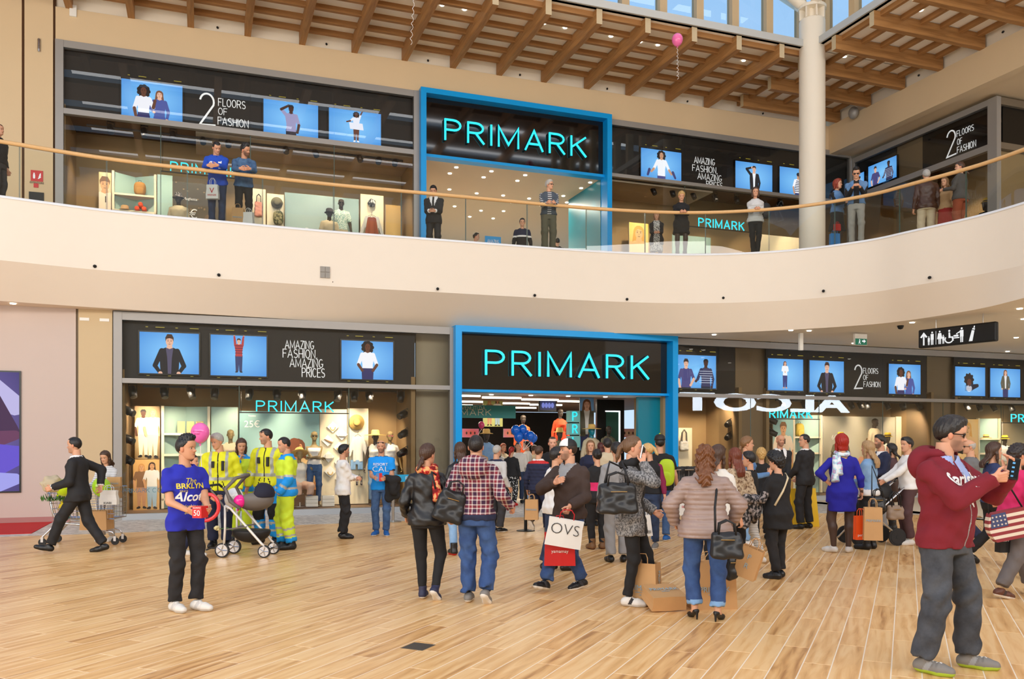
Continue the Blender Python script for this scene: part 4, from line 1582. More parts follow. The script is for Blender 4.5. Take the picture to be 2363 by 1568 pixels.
def person(pos,H,yaw,label,sex='m',build=1.0,belly=0.0,skin=(214,160,128),hair=('short',),hairc=(34,26,22),beard=0.0,head=(0,0,0),lean=0.0,side=0.0,twist=0.0,
   R=DOWN,L=None,Rh=None,Lh=None,Re=None,Le=None,feet=None,top=None,bottom=None,shoes=('sneaker',None,None),extra=(),near=False,group=None,glasses=None,
   cat='person',name='person',curl=(.5,.5),palm=(None,None),hairlabel=None,far=False,bodymat=None,bald_color=None,parent=None,hands=True,hip=(0,0,0),makeup=False):
 """builds one figure: body (head, neck, arms, hands, legs) as the top-level mesh, clothes, shoes and hair as children.
    local axes: x = the figure's right, y = forward, z = up; R / L wrist targets for a 1.75 m figure."""
 NP[0]+=1
 seed=NP[0]*1.7
 k=H/1.75
 vox=.0115 if near else(.022 if far else.0165)
 yaw=math.radians(yaw)
 sh_w={'m':.185,'f':.16}[sex]*(1+(build-1)*.55)
 secs=[]
 for z,a,b,y in SEC[sex]:
  f=build if z<1.44 else 1
  bl=belly*math.exp(-((z-1.07)/.13)**2)
  secs.append((z,a*f,b*f+bl*.5,y+bl*.5))
 feet=feet or[(.10,0,0,0,-8),(-.10,0,0,0,8)] # x, y, lift, heel-up pitch, yaw
 hx,hy,hz0=hip
 FT=[]
 for fx,fy,fl,fp,fyaw in feet:
  Rm=rot('Z',math.radians(fyaw))@rot('X',-math.radians(fp))
  piv=np.array([0,.1,0])if fp>0 else np.array([0,-.06,0])
  o=np.array([fx,fy,fl])+rot('Z',math.radians(fyaw))@piv-Rm@piv
  FT.append((o,Rm,o+Rm@np.array([0,-.02,.09])))
 hz=.952+hz0
 hipx=.088*(build if build>1 else 1)
 for it in range(80):
  ok=True
  for s,(o,Rm,an)in zip((1,-1),FT):
   if np.linalg.norm(np.array([hx+s*hipx,hy,hz-.03])-an)>.838:
    ok=False
  if ok:
   break
  hz-=.005
 dz=hz-.93
 Rt=rot('Z',math.radians(twist))@rot('X',-math.radians(lean))@rot('Y',math.radians(side))
 pivot=np.array([hx,hy,hz])
 def tw(p): # torso-local (upright, 1.75 m) -> figure
  return pivot+Rt@(np.asarray(p,float)-np.array([0,0,.93]))
 def tl(P): # figure -> torso-local
  return(P-pivot.astype(F32))@Rt.astype(F32)+np.array([0,0,.93],F32)
 shz=1.378 if sex=='m' else 1.36
 SHr,SHl=tw((sh_w,-.01,shz)),tw((-sh_w,-.01,shz))
 L=L if L is not None else(-DOWN[0],DOWN[1],DOWN[2])
 l1,l2=(.29,.255)if sex=='m' else(.275,.24)
 el_r,wr_r=ik(SHr,R,l1,l2,Re or(.3,-.7,-.7))
 el_l,wr_l=ik(SHl,L,l1,l2,Le or(-.3,-.7,-.7))
 arms=[(1,SHr,el_r,wr_r),(-1,SHl,el_l,wr_l)]
 legs=[]
 for s,(o,Rm,an)in zip((1,-1),FT):
  hp_=np.array([hx+s*hipx,hy,hz-.03])
  kn,an2=ik(hp_,an,.42,.42,Rm@np.array([s*.08,1,0.1]))
  legs.append((s,hp_,kn,an2,o,Rm))
 ar=(.05,.042,.029)if sex=='m' else(.043,.036,.025)
 ar=tuple(q*(1+(build-1)*.7)for q in ar)
 lr=(.085,.058,.043)if sex=='m' else(.09,.058,.04)
 lr=tuple(q*(1+(build-1)*.75)for q in lr)
 sk=np.array(lin(skin))
 body=Soup()
 # --- neck and head
 nb=tw((0,-.012,1.43))
 hpv=tw((0,.0,1.50))
 Rh_=Rt@rot('Z',math.radians(head[0]))@rot('X',math.radians(head[1]))@rot('Y',math.radians(head[2]))
 hs=.232
 ho=hpv+Rh_@np.array([0,.022,.02]) # chin level point
 def hw(p):
  return ho+(np.asarray(p)*hs)@Rh_.T
 key=(16,20)if far else((44,56)if near else(28,34))
 if key not in HEADS:
  HEADS[key]=head_template(*key)
 HV,HFc,front=HEADS[key]
 C=np.tile(sk,(len(HV),1))
 X_,Y_,Z_=HV.T
 ga=lambda u,m,sg:np.exp(-((u-m)/sg)**2)
 hc=np.array(lin(hairc if not bald_color else bald_color))
 def blend(wt,col):
  nonlocal C
  wt=np.clip(wt,0,1)[:,None]
  C=C*(1-wt)+np.asarray(col)*wt
 if cat=='person':
  blend(front*.35*(ga(X_,.17,.08)+ga(X_,-.17,.08))*ga(Z_,.38,.07),sk*np.array([1.12,.78,.74]))
  blend(np.clip(front*1.6,0,1)*np.clip((.35-Z_)/.05,0,1)*beard*(1-ga(X_,0,.06)*ga(Z_,.225,.03))*1.0,hc*.8+sk*.15)
  blend(beard*.9*np.clip((np.abs(X_)-.17)/.05,0,1)*np.clip((.5-Z_)/.06,0,1)*np.clip((Y_+.03)/.05,0,1),hc*.8+sk*.2)
  lipc=(150,50,56)if makeup else None
  blend(front*1.0*ga(X_,0,.075)*(ga(Z_,.245,.02)+ga(Z_,.197,.02)),lin(lipc)if lipc else sk*np.array([.78,.48,.46]))
  blend(front*.8*ga(X_,0,.085)*ga(Z_,.222,.008),sk*.25)
  for s in(-1,1):
   blend(front*.9*ga(X_,s*.135,.065)*ga(Z_,.575-.02*np.abs(X_-s*.135)/.07,.016),hc*.7+sk*.1)
   blend(front*.35*ga(X_,s*.135,.06)*ga(Z_,.50,.04),sk*.45)
   blend(front*.5*ga(X_,s*.05,.02)*ga(Z_,.345,.012),sk*.3)
 body.add(hw(HV),HFc,C)
 if cat=='person':
  for s in(-1,1):
   ev,ef=blob((s*.135,.262,.495),(.048,.05,.03),8,6)
   ec=np.tile(np.array([.75,.73,.70]),(len(ev),1))
   ec[(ev[:,1]>.285)]=(.02,.012,.01)
   body.add(hw(ev),ef,ec)
 for s in(-1,1):
  ev,ef=blob((s*.318,-.05,.455),(.042,.085,.14),8,6,rot('Z',s*.35))
  body.add(hw(ev),ef,np.clip(sk*np.array([1.0,.80,.76]),0,1))
 nr=.056 if sex=='m' else.046
 nr*=1+(build-1)*.6
 vs,fs=[],[]
 a_,b_=np.asarray(nb),hw((0,-.12,.22))
 NS=14
 for i in range(6):
  t=i/5
  c=a_+(b_-a_)*t
  rr=nr*(1.25-.25*min(1,t*2.5))
  for q in range(NS):
   w=2*PI*q/NS
   vs.append(c+Rt@np.array([rr*math.cos(w),rr*math.sin(w)*1.05,0]))
 for i in range(5):
  for q in range(NS):
   fs.append((i*NS+q,i*NS+(q+1)%NS,(i+1)*NS+(q+1)%NS,(i+1)*NS+q))
 body.add(vs,fs,sk)
 # --- limbs and trunk under the clothes as one surface
 tshirt=top.get('sleeve',2)if top else 0
 bare_leg=bool(bottom and bottom.get('kind')=='skirt')or not bottom
 tights=bottom.get('tights')if bottom else None
 nude=cat!='person' and not top
 def bodyf(P):
  d=None
  for s,a,b,c in arms:
   q=smin(seg(P,a,b,ar[0],ar[1]),seg(P,b,c,ar[1]*.98,ar[2]),.02)
   d=q if d is None else np.minimum(d,q)
  sh=.0 if nude else.014
  q=stack(tl(P),[(z,a-sh,b-sh,y)for z,a,b,y in secs if nude or bare_leg or z>.85])
  d=smin(d,q,.04)
  if shoes[0]=='heel':
   for s,a,b,c,o,Rm in legs:
    d=np.minimum(d,smin(seg(P,b+(c-b)*.6,c,lr[2],lr[2]*.72),seg(P,c+Rm@np.array([0,.01,-.015]),o+Rm@np.array([0,.09,.03]),.034,.03),.02))
  if bare_leg:
   for s,a,b,c,o,Rm in legs:
    m=b+(c-b)*.3+(Rm@np.array([0,-.015,0]))
    q=smin(seg(P,a,b,lr[0]*.95,lr[1]),smin(seg(P,b,m,lr[1],lr[1]*.96),seg(P,m,c,lr[1]*.96,lr[2]*.85),.03),.03)
    d=smin(d,q,.03)
  return d
 allp=[np.asarray(p)for s,*pp in arms for p in pp]+[tw((0,0,.8)),tw((0,0,1.45))]
 if bare_leg or shoes[0]=='heel':
  allp+=[np.asarray(p)for l in legs for p in l[1:4]]
 lo,hi=np.min(allp,0)-.2,np.max(allp,0)+.2
 lo[2]=max(lo[2]+.1,.02 if not bare_leg and shoes[0]!='heel' else.0)
 bv,bq=nets(bodyf,lo,hi,.016 if near else.022)
 bc=np.tile(sk,(len(bv),1))
 if tights:
  zc_=bv[:,2]<hz
  bc[zc_]=np.array(lin(tights))*.75+sk*.08
 body.add(bv,bq,bc)
 # --- hands
 hinfo={}
 for i,(s,a,b,c)in enumerate(arms):
  fd=unit(c-b)
  if(Rh,Lh)[i]is not None:
   fd=unit((Rh,Lh)[i])
  pn=palm[i]
  if pn is None:
   pn=np.array([-s,.25,-.1])
  pn=np.asarray(pn,float)
  pn=unit(pn-fd*(pn@fd))
  th=np.cross(fd,pn)*s
  hinfo['R' if s>0 else 'L']=(c,fd,pn,th)
  if not hands:
   continue
  cu=curl[i]
  S=1.0 if sex=='m' else.9
  prim=[(c-fd*(.05 if(Rh,Lh)[i]is None else.0),c+fd*.012,ar[2]*.95,ar[2]*.9)]
  for j,off in enumerate((.027,.009,-.009,-.026)):
   base=c+fd*.088*S+th*off*S
   prim.append((c+fd*.012+th*off*.7,base,.0135*S,.0115*S))
   ln=(.070,.078,.072,.057)[j]*S
   a1,a2=cu*1.15+.1+j*.04,cu*2.5+.25+j*.06
   d1=fd*math.cos(a1)+pn*math.sin(a1)
   d2=fd*math.cos(a2)+pn*math.sin(a2)
   m1=base+d1*ln*.52
   prim+=[(base,m1,.0095*S,.0088*S),(m1,m1+d2*ln*.48,.0088*S,.007*S)]
  tb=c+fd*.025+th*.026*S
  tm=tb+unit(fd*.75+th*.62+pn*(.15+cu*.5))*.045*S
  prim+=[(c+fd*.015+th*.012,tb,.014*S,.0125*S),(tb,tm,.0125*S,.0105*S),(tm,tm+unit(fd*.9+th*.15+pn*cu*.8)*.034*S,.0105*S,.008*S)]
  def handf(P):
   d=None
   for p0,p1,r0,r1 in prim:
    q=seg(P,p0,p1,r0,r1)
    d=q if d is None else smin(d,q,.004)
   return d
  pts=np.array([p for q in prim for p in q[:2]])
  hv,hq=nets(handf,pts.min(0)-.025,pts.max(0)+.025,.0048 if near else(.0095 if far else.0068))
  body.add(hv,hq,sk*np.array([1.0,.93,.9]))
 bm=body.mesh('body',bodymat or m_skin,k)
 root=put(name,bm,None,pos,yaw,label=label,cat=cat,group=group)
 if parent:
  root.parent=parent
 info={'k':k,'hw':hw,'tw':tw,'hands':hinfo,'arms':arms,'legs':legs,'root':root,'Rh':Rh_,'hs':hs,'head':ho,'yaw':yaw,'pos':Vector(pos)}
 M0=Matrix.Translation(pos)@Matrix.Rotation(yaw,4,'Z')
 info['world']=lambda p:M0@Vector([float(x)*k for x in p])
 # --- hair
 if hair and hair[0]!='bald':
  hf=hairfield(hair,seed,max(.45,(.112*build+(top.get('t',.016)if top else 0)+.03)/.232))
  zlow={'long':-.85*(hair[1]if len(hair)>1 else 1)-.1,'wavy':-.9*(hair[1]if len(hair)>1 else 1)-.1,'pony':-.4,'lowpony':-.4,'bob':-.2}.get(hair[0],0.0)
  hv,hq=nets(hf,(-.62,-1.1,zlow),(.62,.55,1.28),.026 if near else(.055 if far else.038))
  put('hair',npmesh('hair',hw(hv),hq,hairmat(hairc),None,k),root)
 # --- clothes
 if top:
  t=top.get('t',.016)
  hem=top.get('hem',.90)
  sl=top.get('sleeve',2.0)
  slt=top.get('slt',.014)
  wr=top.get('wr',.0035)
  fl=top.get('flare',0)
  neckr=top.get('neckr',nr+.022)
  tops=top.get('neck',1.47)
  fs_=[(z,a+t+(fl*(1.15-z)/.3 if z<1.15 else 0),b+t+(fl*.7*(1.15-z)/.3 if z<1.15 else 0),y)for z,a,b,y in secs]
  if hem<fs_[0][0]:
   z,a,b,y=fs_[0]
   w2=top.get('skirtw',0)
   fs_=[(hem,a+w2,b+w2,y)]+fs_
  elif t<.03 and hem<.95:
   pass
  bt=bottom.get('t',.012)if bottom else 0
  puff=top.get('puff')
  clav=[(tw((s*sh_w*.86,-.012,shz-.012)),tw((s*.045,-.018,1.45)))for s in(1,-1)]
  def topf(P):
   Q=tl(P)
   d=stack(Q,fs_)
   for s_,(p0,p1)in zip((1,-1),clav):
    d=smin(d,seg(P,p0,p1,ar[0]*.85+t*.5,.036+t*.5),.04)
   if hem<1.0 and not far:
    for s,a,b,c,o,Rm in legs:
     q=seg(P,a,b,lr[0]+max(t*.9,bt*.7+.012)+.004,lr[1]+max(t,bt+.012))
     d=smin(d,np.maximum(q,.74-Q[:,2]),.02)
   d=np.maximum(d,hem-Q[:,2])
   if sl>0:
    for s,a,b,c in arms:
     ra=[ar[0]+slt,ar[1]+slt,ar[2]+slt*.9]
     if sl<=1:
      e=a+(b-a)*sl
      q=seg(P,a,e,ra[0]*.9,ra[0]+.004)
      u=unit(b-a)
      q=np.maximum(q,(P-e.astype(F32))@u.astype(F32))
     else:
      e=b+(c-b)*(sl-1)
      u=unit(c-b)
      q2=np.maximum(seg(P,b,e,ra[1],ra[1]+(ra[2]-ra[1])*(sl-1)),(P-e.astype(F32))@u.astype(F32)-.004)
      q1=seg(P,a,b,ra[0]*.93,ra[1])
      d=smin(d,q1,.022)
      d=np.minimum(d,smin(q1,q2,.02))
      continue
     d=smin(d,q,.03)
   if puff:
    d=d-.013*np.abs(np.sin(Q[:,2]*PI/puff))**.6+.006
   d=d+foldnoise(P,wr,seed)
   nk=seg(P,nb,hpv+Rt@np.array([0,.012,.12]),neckr,neckr*.95)
   d=np.maximum(d,-nk)
   return np.maximum(np.maximum(d,Q[:,2]-tops),hem-Q[:,2])
  allp=[np.asarray(p)for s,*pp in arms for p in pp]+[tw((0,0,hem)),tw((0,0,1.5)),tw((0,.2,hem)),tw((0,-.2,hem))]
  ext=.14+t+fl
  lo,hi=np.min(allp,0)-ext,np.max(allp,0)+ext
  hw_=max(s[1]for s in fs_)+t+.05
  lo[0],hi[0]=min(lo[0],pivot[0]-hw_),max(hi[0],pivot[0]+hw_)
  lo[2]=max(lo[2],0.02)
  V,Q=nets(topf,lo,hi,vox)
  mats=top['mat']if isinstance(top['mat'],(list,tuple))else[top['mat']]
  mi=None
  if top.get('paint'):
   c=V[Q].mean(1).astype(F32)
   T=tl(c)
   da=[]
   for s,a,b,e in arms:
    da.append((np.minimum(seg(c,a,b,ar[0],ar[1]),seg(c,b,e,ar[1],ar[2])),a,b,e))
   dt=stack(T,fs_)
   arm=np.zeros(len(c))
   at2=np.zeros(len(c))
   for s,(dd,a,b,e)in zip((1,-1),da):
    on=dd<dt-.012
    t1=np.clip((c-a)@(b-a)/((b-a)@(b-a)),0,1)
    t2=np.clip((c-b)@(e-b)/((e-b)@(e-b)),0,1)
    far_=seg(c,b,e,0,0)<seg(c,a,b,0,0)
    arm[on]=s
    at2=np.where(on,np.where(far_,1+t2,t1),at2)
   mi=np.asarray(top['paint'](T[:,0],T[:,1],T[:,2],arm,at2))
  g=put(top.get('name','top'),npmesh(top.get('name','top'),V,Q,mats,mi,k),root)
  info['top']=g
  info['topmesh']=(V*k,Q)
 if bottom and bottom.get('kind','trousers')=='trousers':
  t=bottom.get('t',.012)
  end=bottom.get('end',1.93)
  fl=bottom.get('flare',.008)
  wr=bottom.get('wr',.004)
  ws=min(1.02,(top.get('hem',.9)if top else 1)+.07)
  fs_=[(z,a+t*.8,b+t*.8,y)for z,a,b,y in secs]
  def botf(P):
   Q=tl(P)
   q=np.maximum(stack(Q,fs_),Q[:,2]-ws)
   q=np.maximum(q,.80-Q[:,2])
   d=q
   for s,a,b,c,o,Rm in legs:
    e=b+(c-b)*(end-1)
    q=smin(seg(P,a,b,lr[0]+t*.7,lr[1]+t),seg(P,b,e,lr[1]+t,lr[2]+t+fl),.03)
    u=unit(c-b)
    q=np.maximum(q,(P-e.astype(F32))@u.astype(F32)-.002)
    q=q+foldnoise(P,wr,seed+s)*np.clip(.5+np.exp(-((P[:,2]-b[2])/.12)**2)+np.exp(-((P[:,2]-e[2])/.1)**2),0,1.5)
    d=smin(d,q,.02)
   return d
  allp=[np.asarray(p)for l in legs for p in l[1:4]]+[tw((0,0,1.05))]
  lo,hi=np.min(allp,0)-.16*max(1,build)-t,np.max(allp,0)+.16*max(1,build)+t
  hwid=max(s[1]for s in fs_)+.04
  lo[0],hi[0]=min(lo[0],hx-hwid),max(hi[0],hx+hwid)
  lo[2]=max(lo[2]+.08,.015)
  V,Q=nets(botf,lo,hi,vox)
  mats=bottom['mat']if isinstance(bottom['mat'],(list,tuple))else[bottom['mat']]
  mi=None
  if bottom.get('paint'):
   c=V[Q].mean(1)
   lt=np.zeros(len(c))
   sd=np.where(c[:,0]>hx,1,-1)
   for s,a,b,e,o,Rm in legs:
    t1=np.clip((c-a)@(b-a)/((b-a)@(b-a)),0,1)
    t2=np.clip((c-b)@(e-b)/((e-b)@(e-b)),0,1)
    lt=np.where(sd==s,np.where(t2>0,1+t2,t1),lt)
   yk=np.zeros(len(c))
   for s,a,b,e,o,Rm in legs:
    ax_=np.where((c[:,2]>b[2])[:,None],a+(b-a)*np.clip((a[2]-c[:,2])/(a[2]-b[2]+1e-6),0,1)[:,None],b+(e-b)*np.clip((b[2]-c[:,2])/(b[2]-e[2]+1e-6),0,1)[:,None])
    yk=np.where(sd==s,(c-ax_)@(Rm@np.array([0,1,0])),yk)
   mi=np.asarray(bottom['paint'](c[:,0],c[:,1],c[:,2],lt,yk))
  info['bottom']=put(bottom.get('name','trousers'),npmesh('trousers',V,Q,mats,mi,k),root)
 elif bottom and bottom.get('kind')=='skirt':
  t=bottom.get('t',.014)
  e0,ew=bottom.get('end',.5),bottom.get('w',.02)
  fs_=[(e0,secs[1][1]+ew,secs[1][2]+ew,0)]+[(z,a+t,b+t,y)for z,a,b,y in secs]
  def skf(P):
   Q=tl(P)
   th=np.arctan2(Q[:,0],Q[:,1])
   d=stack(Q,fs_)+bottom.get('pleat',0)*np.sin(th*30)*np.clip((1.0-Q[:,2])*3,0,1)
   return np.maximum(np.maximum(d,Q[:,2]-bottom.get('waist',1.04)),e0-Q[:,2])+foldnoise(P,bottom.get('wr',.003),seed)
  V,Q=nets(skf,tw((-.38*build,-.3*build,0))*[1,1,0]+[0,0,e0-.1+dz],tw((.38*build,.3*build,0))*[1,1,0]+[0,0,1.1+dz],vox)
  put('skirt',npmesh('skirt',V,Q,bottom['mat'],None,k),root)
 # --- shoes
 kind,mu,msl=shoes[:3]
 acc=shoes[3]if len(shoes)>3 else mu
 if kind:
  V,Q,mi=shoe_mesh(kind,.0075 if near else(.014 if far else.0105))
  for s,a,b,c,o,Rm in legs:
   W=o+V@Rm.T
   put('shoe',npmesh('shoe',W,Q,[mu,msl or mu,acc,k_lace_w()if acc is not mu else mu],mi,k),root)
 if glasses:
  gm=MB()
  z={'eyes':.495,'top':.80}[glasses[0]]
  yy={'eyes':.345,'top':.33}[glasses[0]]
  for s in(-1,1):
   ring=[(s*.14+.1*math.cos(q),yy-.02*abs(math.cos(q)),z-.01+.065*math.sin(q))for q in[PI/6*i for i in range(12)]]
   gm.add([tuple(hw(p))for p in ring],[tuple(range(12))if s>0 else tuple(range(12))])
   gm.tube([hw((s*.24,yy-.03,z+.02)),hw((s*.315,yy-.14,z+.02)),hw((s*.33,-.06,z-.0))],.004,5)
  gm.tube([hw((-.24,yy-.02,z+.045)),hw((0,yy+.01,z+.04)),hw((.24,yy-.02,z+.045))],.005,5)
  gm.v=[tuple(np.array(p)*k)for p in gm.v]
  gm.build('glasses',glasses[1],root)
 return info
def k_lace_w():
 return pm('shoe_lace',(232,228,222),.7)
def hairmat(c):
 nm='hair_%d_%d_%d'%tuple(c)
 if nm in MATS:
  return MATS[nm]
 m=pm(nm,c,.42,noise=.35,nscale=60,bump=.25)
 return m
def cloth(name,rgb,rough=.85,noise=.06,ns=25,bump=.12,**kw):
 return pm('cloth_'+name,rgb,rough,noise=noise,nscale=ns,bump=bump,**kw)
def denim(name,c0,c1,sc=5):
 """faded cloth: two tones by soft noise plus fine weave"""
 nm='denim_'+name
 if nm in MATS:
  return MATS[nm]
 m,t,b=newmat(nm)
 tc=t.nodes.new('ShaderNodeTexCoord')
 nz=t.nodes.new('ShaderNodeTexNoise')
 nz.inputs['Scale'].default_value=sc
 nz.inputs['Detail'].default_value=6
 nz.inputs['Roughness'].default_value=.65
 r=t.nodes.new('ShaderNodeValToRGB')
 r.color_ramp.elements[0].position=.25
 r.color_ramp.elements[0].color=(*lin(c0),1)
 r.color_ramp.elements[1].position=.8
 r.color_ramp.elements[1].color=(*lin(c1),1)
 t.links.new(tc.outputs['Object'],nz.inputs['Vector'])
 t.links.new(nz.outputs[0],r.inputs[0])
 t.links.new(r.outputs[0],b.inputs['Base Color'])
 b.inputs['Roughness'].default_value=.9
 bp=t.nodes.new('ShaderNodeBump')
 bp.inputs['Strength'].default_value=.2
 bp.inputs['Distance'].default_value=.01
 n2=t.nodes.new('ShaderNodeTexNoise')
 n2.inputs['Scale'].default_value=45
 t.links.new(tc.outputs['Object'],n2.inputs['Vector'])
 t.links.new(n2.outputs[0],bp.inputs['Height'])
 t.links.new(bp.outputs[0],b.inputs['Normal'])
 MATS[nm]=m
 return m
def stripes(name,cols,axis='Z',period=.1,stops=None,rough=.85,warp=.0):
 """bands along one object axis: cols is a list of (start in 0..1, rgb)"""
 nm='stripes_'+name
 if nm in MATS:
  return MATS[nm]
 m,t,b=newmat(nm)
 N,L=t.nodes.new,t.links.new
 tc=N('ShaderNodeTexCoord')
 sx=N('ShaderNodeSeparateXYZ')
 L(tc.outputs['Object'],sx.inputs[0])
 mm=N('ShaderNodeMath')
 mm.operation='MULTIPLY'
 mm.inputs[1].default_value=1/period
 fr=N('ShaderNodeMath')
 fr.operation='FRACT'
 L(sx.outputs[axis],mm.inputs[0])
 L(mm.outputs[0],fr.inputs[0])
 r=N('ShaderNodeValToRGB')
 r.color_ramp.interpolation='CONSTANT'
 el=r.color_ramp.elements
 el[0].position,el[0].color=cols[0][0],(*lin(cols[0][1]),1)
 el[1].position,el[1].color=cols[1][0],(*lin(cols[1][1]),1)
 for p,c in cols[2:]:
  e=el.new(p)
  e.color=(*lin(c),1)
 L(fr.outputs[0],r.inputs[0])
 L(r.outputs[0],b.inputs['Base Color'])
 b.inputs['Roughness'].default_value=rough
 MATS[nm]=m
 return m
def plaid(name,c0,c1,c2,period=.1):
 nm='plaid_'+name
 if nm in MATS:
  return MATS[nm]
 m,t,b=newmat(nm)
 N,L=t.nodes.new,t.links.new
 tc=N('ShaderNodeTexCoord')
 sx=N('ShaderNodeSeparateXYZ')
 L(tc.outputs['Object'],sx.inputs[0])
 outs=[]
 for axis in('X','Z'):
  mm=N('ShaderNodeMath')
  mm.operation='MULTIPLY'
  mm.inputs[1].default_value=1/period
  fr=N('ShaderNodeMath')
  fr.operation='FRACT'
  L(sx.outputs[axis],mm.inputs[0])
  L(mm.outputs[0],fr.inputs[0])
  r=N('ShaderNodeValToRGB')
  r.color_ramp.interpolation='CONSTANT'
  el=r.color_ramp.elements
  el[0].position,el[0].color=0,(*lin(c0),1)
  el[1].position,el[1].color=.42,(*lin(c1),1)
  for p,c in((.56,c2),(.84,c1)):
   e=el.new(p)
   e.color=(*lin(c),1)
  L(fr.outputs[0],r.inputs[0])
  outs.append(r.outputs[0])
 mx=N('ShaderNodeMix')
 mx.data_type='RGBA'
 mx.inputs[0].default_value=.5
 L(outs[0],mx.inputs[6])
 L(outs[1],mx.inputs[7])
 L(mx.outputs[2],b.inputs['Base Color'])
 b.inputs['Roughness'].default_value=.9
 MATS[nm]=m
 return m
def spots(name,c0,c1,scale=40,thr=.5,rough=.85,soft=.02,c2=None):
 """two- or three-colour blotches (prints, knits, scarves)"""
 nm='spots_'+name
 if nm in MATS:
  return MATS[nm]
 m,t,b=newmat(nm)
 N,L=t.nodes.new,t.links.new
 tc=N('ShaderNodeTexCoord')
 nz=N('ShaderNodeTexNoise')
 nz.inputs['Scale'].default_value=scale
 nz.inputs['Detail'].default_value=2
 L(tc.outputs['Object'],nz.inputs['Vector'])
 r=N('ShaderNodeValToRGB')
 el=r.color_ramp.elements
 el[0].position,el[0].color=thr-soft,(*lin(c0),1)
 el[1].position,el[1].color=thr+soft,(*lin(c1),1)
 if c2:
  e=el.new(min(.98,thr+.1))
  e.color=(*lin(c2),1)
 L(nz.outputs[0],r.inputs[0])
 L(r.outputs[0],b.inputs['Base Color'])
 b.inputs['Roughness'].default_value=rough
 MATS[nm]=m
 return m
from mathutils.bvhtree import BVHTree
def decal(info,me,mat,parent=None,name='print',side=1,off=.005,at_z=1.2,at_x=0.0,key='topmesh'):
 """presses flat lettering onto the garment's front (side=1) or back (side=-1)"""
 V,Q=info[key]
 bvh=BVHTree.FromPolygons([tuple(p)for p in V],[tuple(int(i)for i in q)for q in Q])
 k=info['k']
 bmm=bmesh.new()
 bmm.from_mesh(me)
 bmesh.ops.triangulate(bmm,faces=bmm.faces)
 for it in range(3):
  es=[e for e in bmm.edges if e.calc_length()>.035]
  if es:
   bmesh.ops.subdivide_edges(bmm,edges=es,cuts=1)
   bmesh.ops.triangulate(bmm,faces=bmm.faces)
 bad=[]
 for v in bmm.verts:
  x,z=(v.co.x*-side+at_x)*k,v.co.z*k+at_z*k
  h=bvh.ray_cast(Vector((x,.03,z)),Vector((0,side,0)))
  if h[0]is None:
   bad.append(v)
   continue
  v.co=(x,h[0].y+side*off,z)
 bmesh.ops.delete(bmm,geom=bad,context='VERTS')
 bmm.to_mesh(me)
 bmm.free()
 me.materials.clear()
 me.materials.append(mat)
 return put(name,me,parent or info['top'])
# ---------------------------------------------------------------- cloth colours
k_black=cloth('black',(26,25,27))
k_suit=cloth('suit',(29,28,31),.75,bump=.05)
k_char=cloth('charcoal',(52,51,54))
k_white=cloth('white',(236,234,232))
k_offw=cloth('offwhite',(224,220,212))
k_grey=cloth('grey',(150,150,152))
k_lgrey=cloth('lightgrey',(196,194,192))
k_navy=cloth('navy',(32,38,66))
k_royal=cloth('royal',(34,40,168))
k_dress=cloth('dressblue',(28,26,150))
k_azure=cloth('azure',(16,148,240))
k_hood=cloth('hoodblue',(32,78,190))
k_maroon=cloth('maroon',(120,20,36),bump=.15)
k_pink=cloth('pink',(214,42,104))
k_beige=cloth('beige',(204,188,158))
k_tan=cloth('tan',(176,140,100))
k_brownj=cloth('brownjacket',(66,50,44))
k_leath=pm('cloth_leather',(24,23,25),.38,noise=.1,nscale=10,bump=.15)
k_leathb=pm('cloth_leather_brown',(70,44,36),.4,noise=.1,nscale=14,bump=.3)
k_puff=pm('cloth_puffer',(156,134,126),.42,noise=.04,nscale=12,bump=.12)
k_pufw=pm('cloth_puffer_white',(210,208,206),.45,noise=.04,nscale=12)
k_olive=cloth('olive',(110,104,82))
k_rust=cloth('rust',(140,66,40))
k_mauve=cloth('mauve',(84,58,60))
k_knit=spots('knit',(70,70,72),(150,148,148),60,.5,soft=.12)
k_plaid=plaid('hoodie',(60,32,62),(206,190,188),(130,34,48),.085)
k_stripew=stripes('leggings',[(0,(226,224,220)),(.72,(40,40,46))],'Z',.022)
k_stripet=stripes('top',[(0,(226,226,226)),(.75,(130,130,140))],'Z',.03)
k_dots=spots('dots',(22,22,24),(235,235,235),26,.60,soft=.01)
k_scarf=spots('scarf_red',(120,12,16),(200,40,36),18,.47,soft=.05,c2=(232,170,110))
k_scarfl=spots('scarf_light',(230,236,240),(150,206,222),14,.5,soft=.06,c2=(196,150,190))
k_lace=spots('lace',(28,26,28),(160,150,148),30,.52,soft=.08)
k_crochet=spots('crochet',(120,88,64),(208,184,152),34,.45,soft=.1)
k_jean=denim('mid',(36,60,104),(88,122,168))
k_jeanb=denim('blue',(30,52,100),(70,102,156),4)
k_jeand=denim('dark',(28,38,62),(60,78,112))
k_jeang=denim('grey',(38,40,46),(92,96,104),4)
k_jeanl=denim('light',(110,150,196),(150,186,222))
k_jeanbk=denim('black',(22,21,23),(46,44,46),5)
k_denims=denim('shirt',(66,104,150),(120,160,204))
k_hv=pm('cloth_hivis',(226,226,30),.7,noise=.04,nscale=14,bump=.15)
k_hvg=pm('cloth_hivis_green',(206,232,50),.7,noise=.04,nscale=14,bump=.15)
k_hvb=pm('cloth_hivis_blue',(8,150,236),.7,noise=.05,nscale=14,bump=.15)
k_refl=pm('cloth_reflective',(176,178,170),.4,.2)
k_bblk=cloth('panelblack',(20,20,22))
k_shirtb=cloth('shirtblue',(160,176,222))
k_lens=pm('dark_lens',(14,14,18),.1)
k_lime=pm('lime_sole',(170,200,60),.6)
k_redsh=pm('red_shoe',(196,26,24),.5)
k_wsh=pm('white_shoe',(222,218,212),.55)
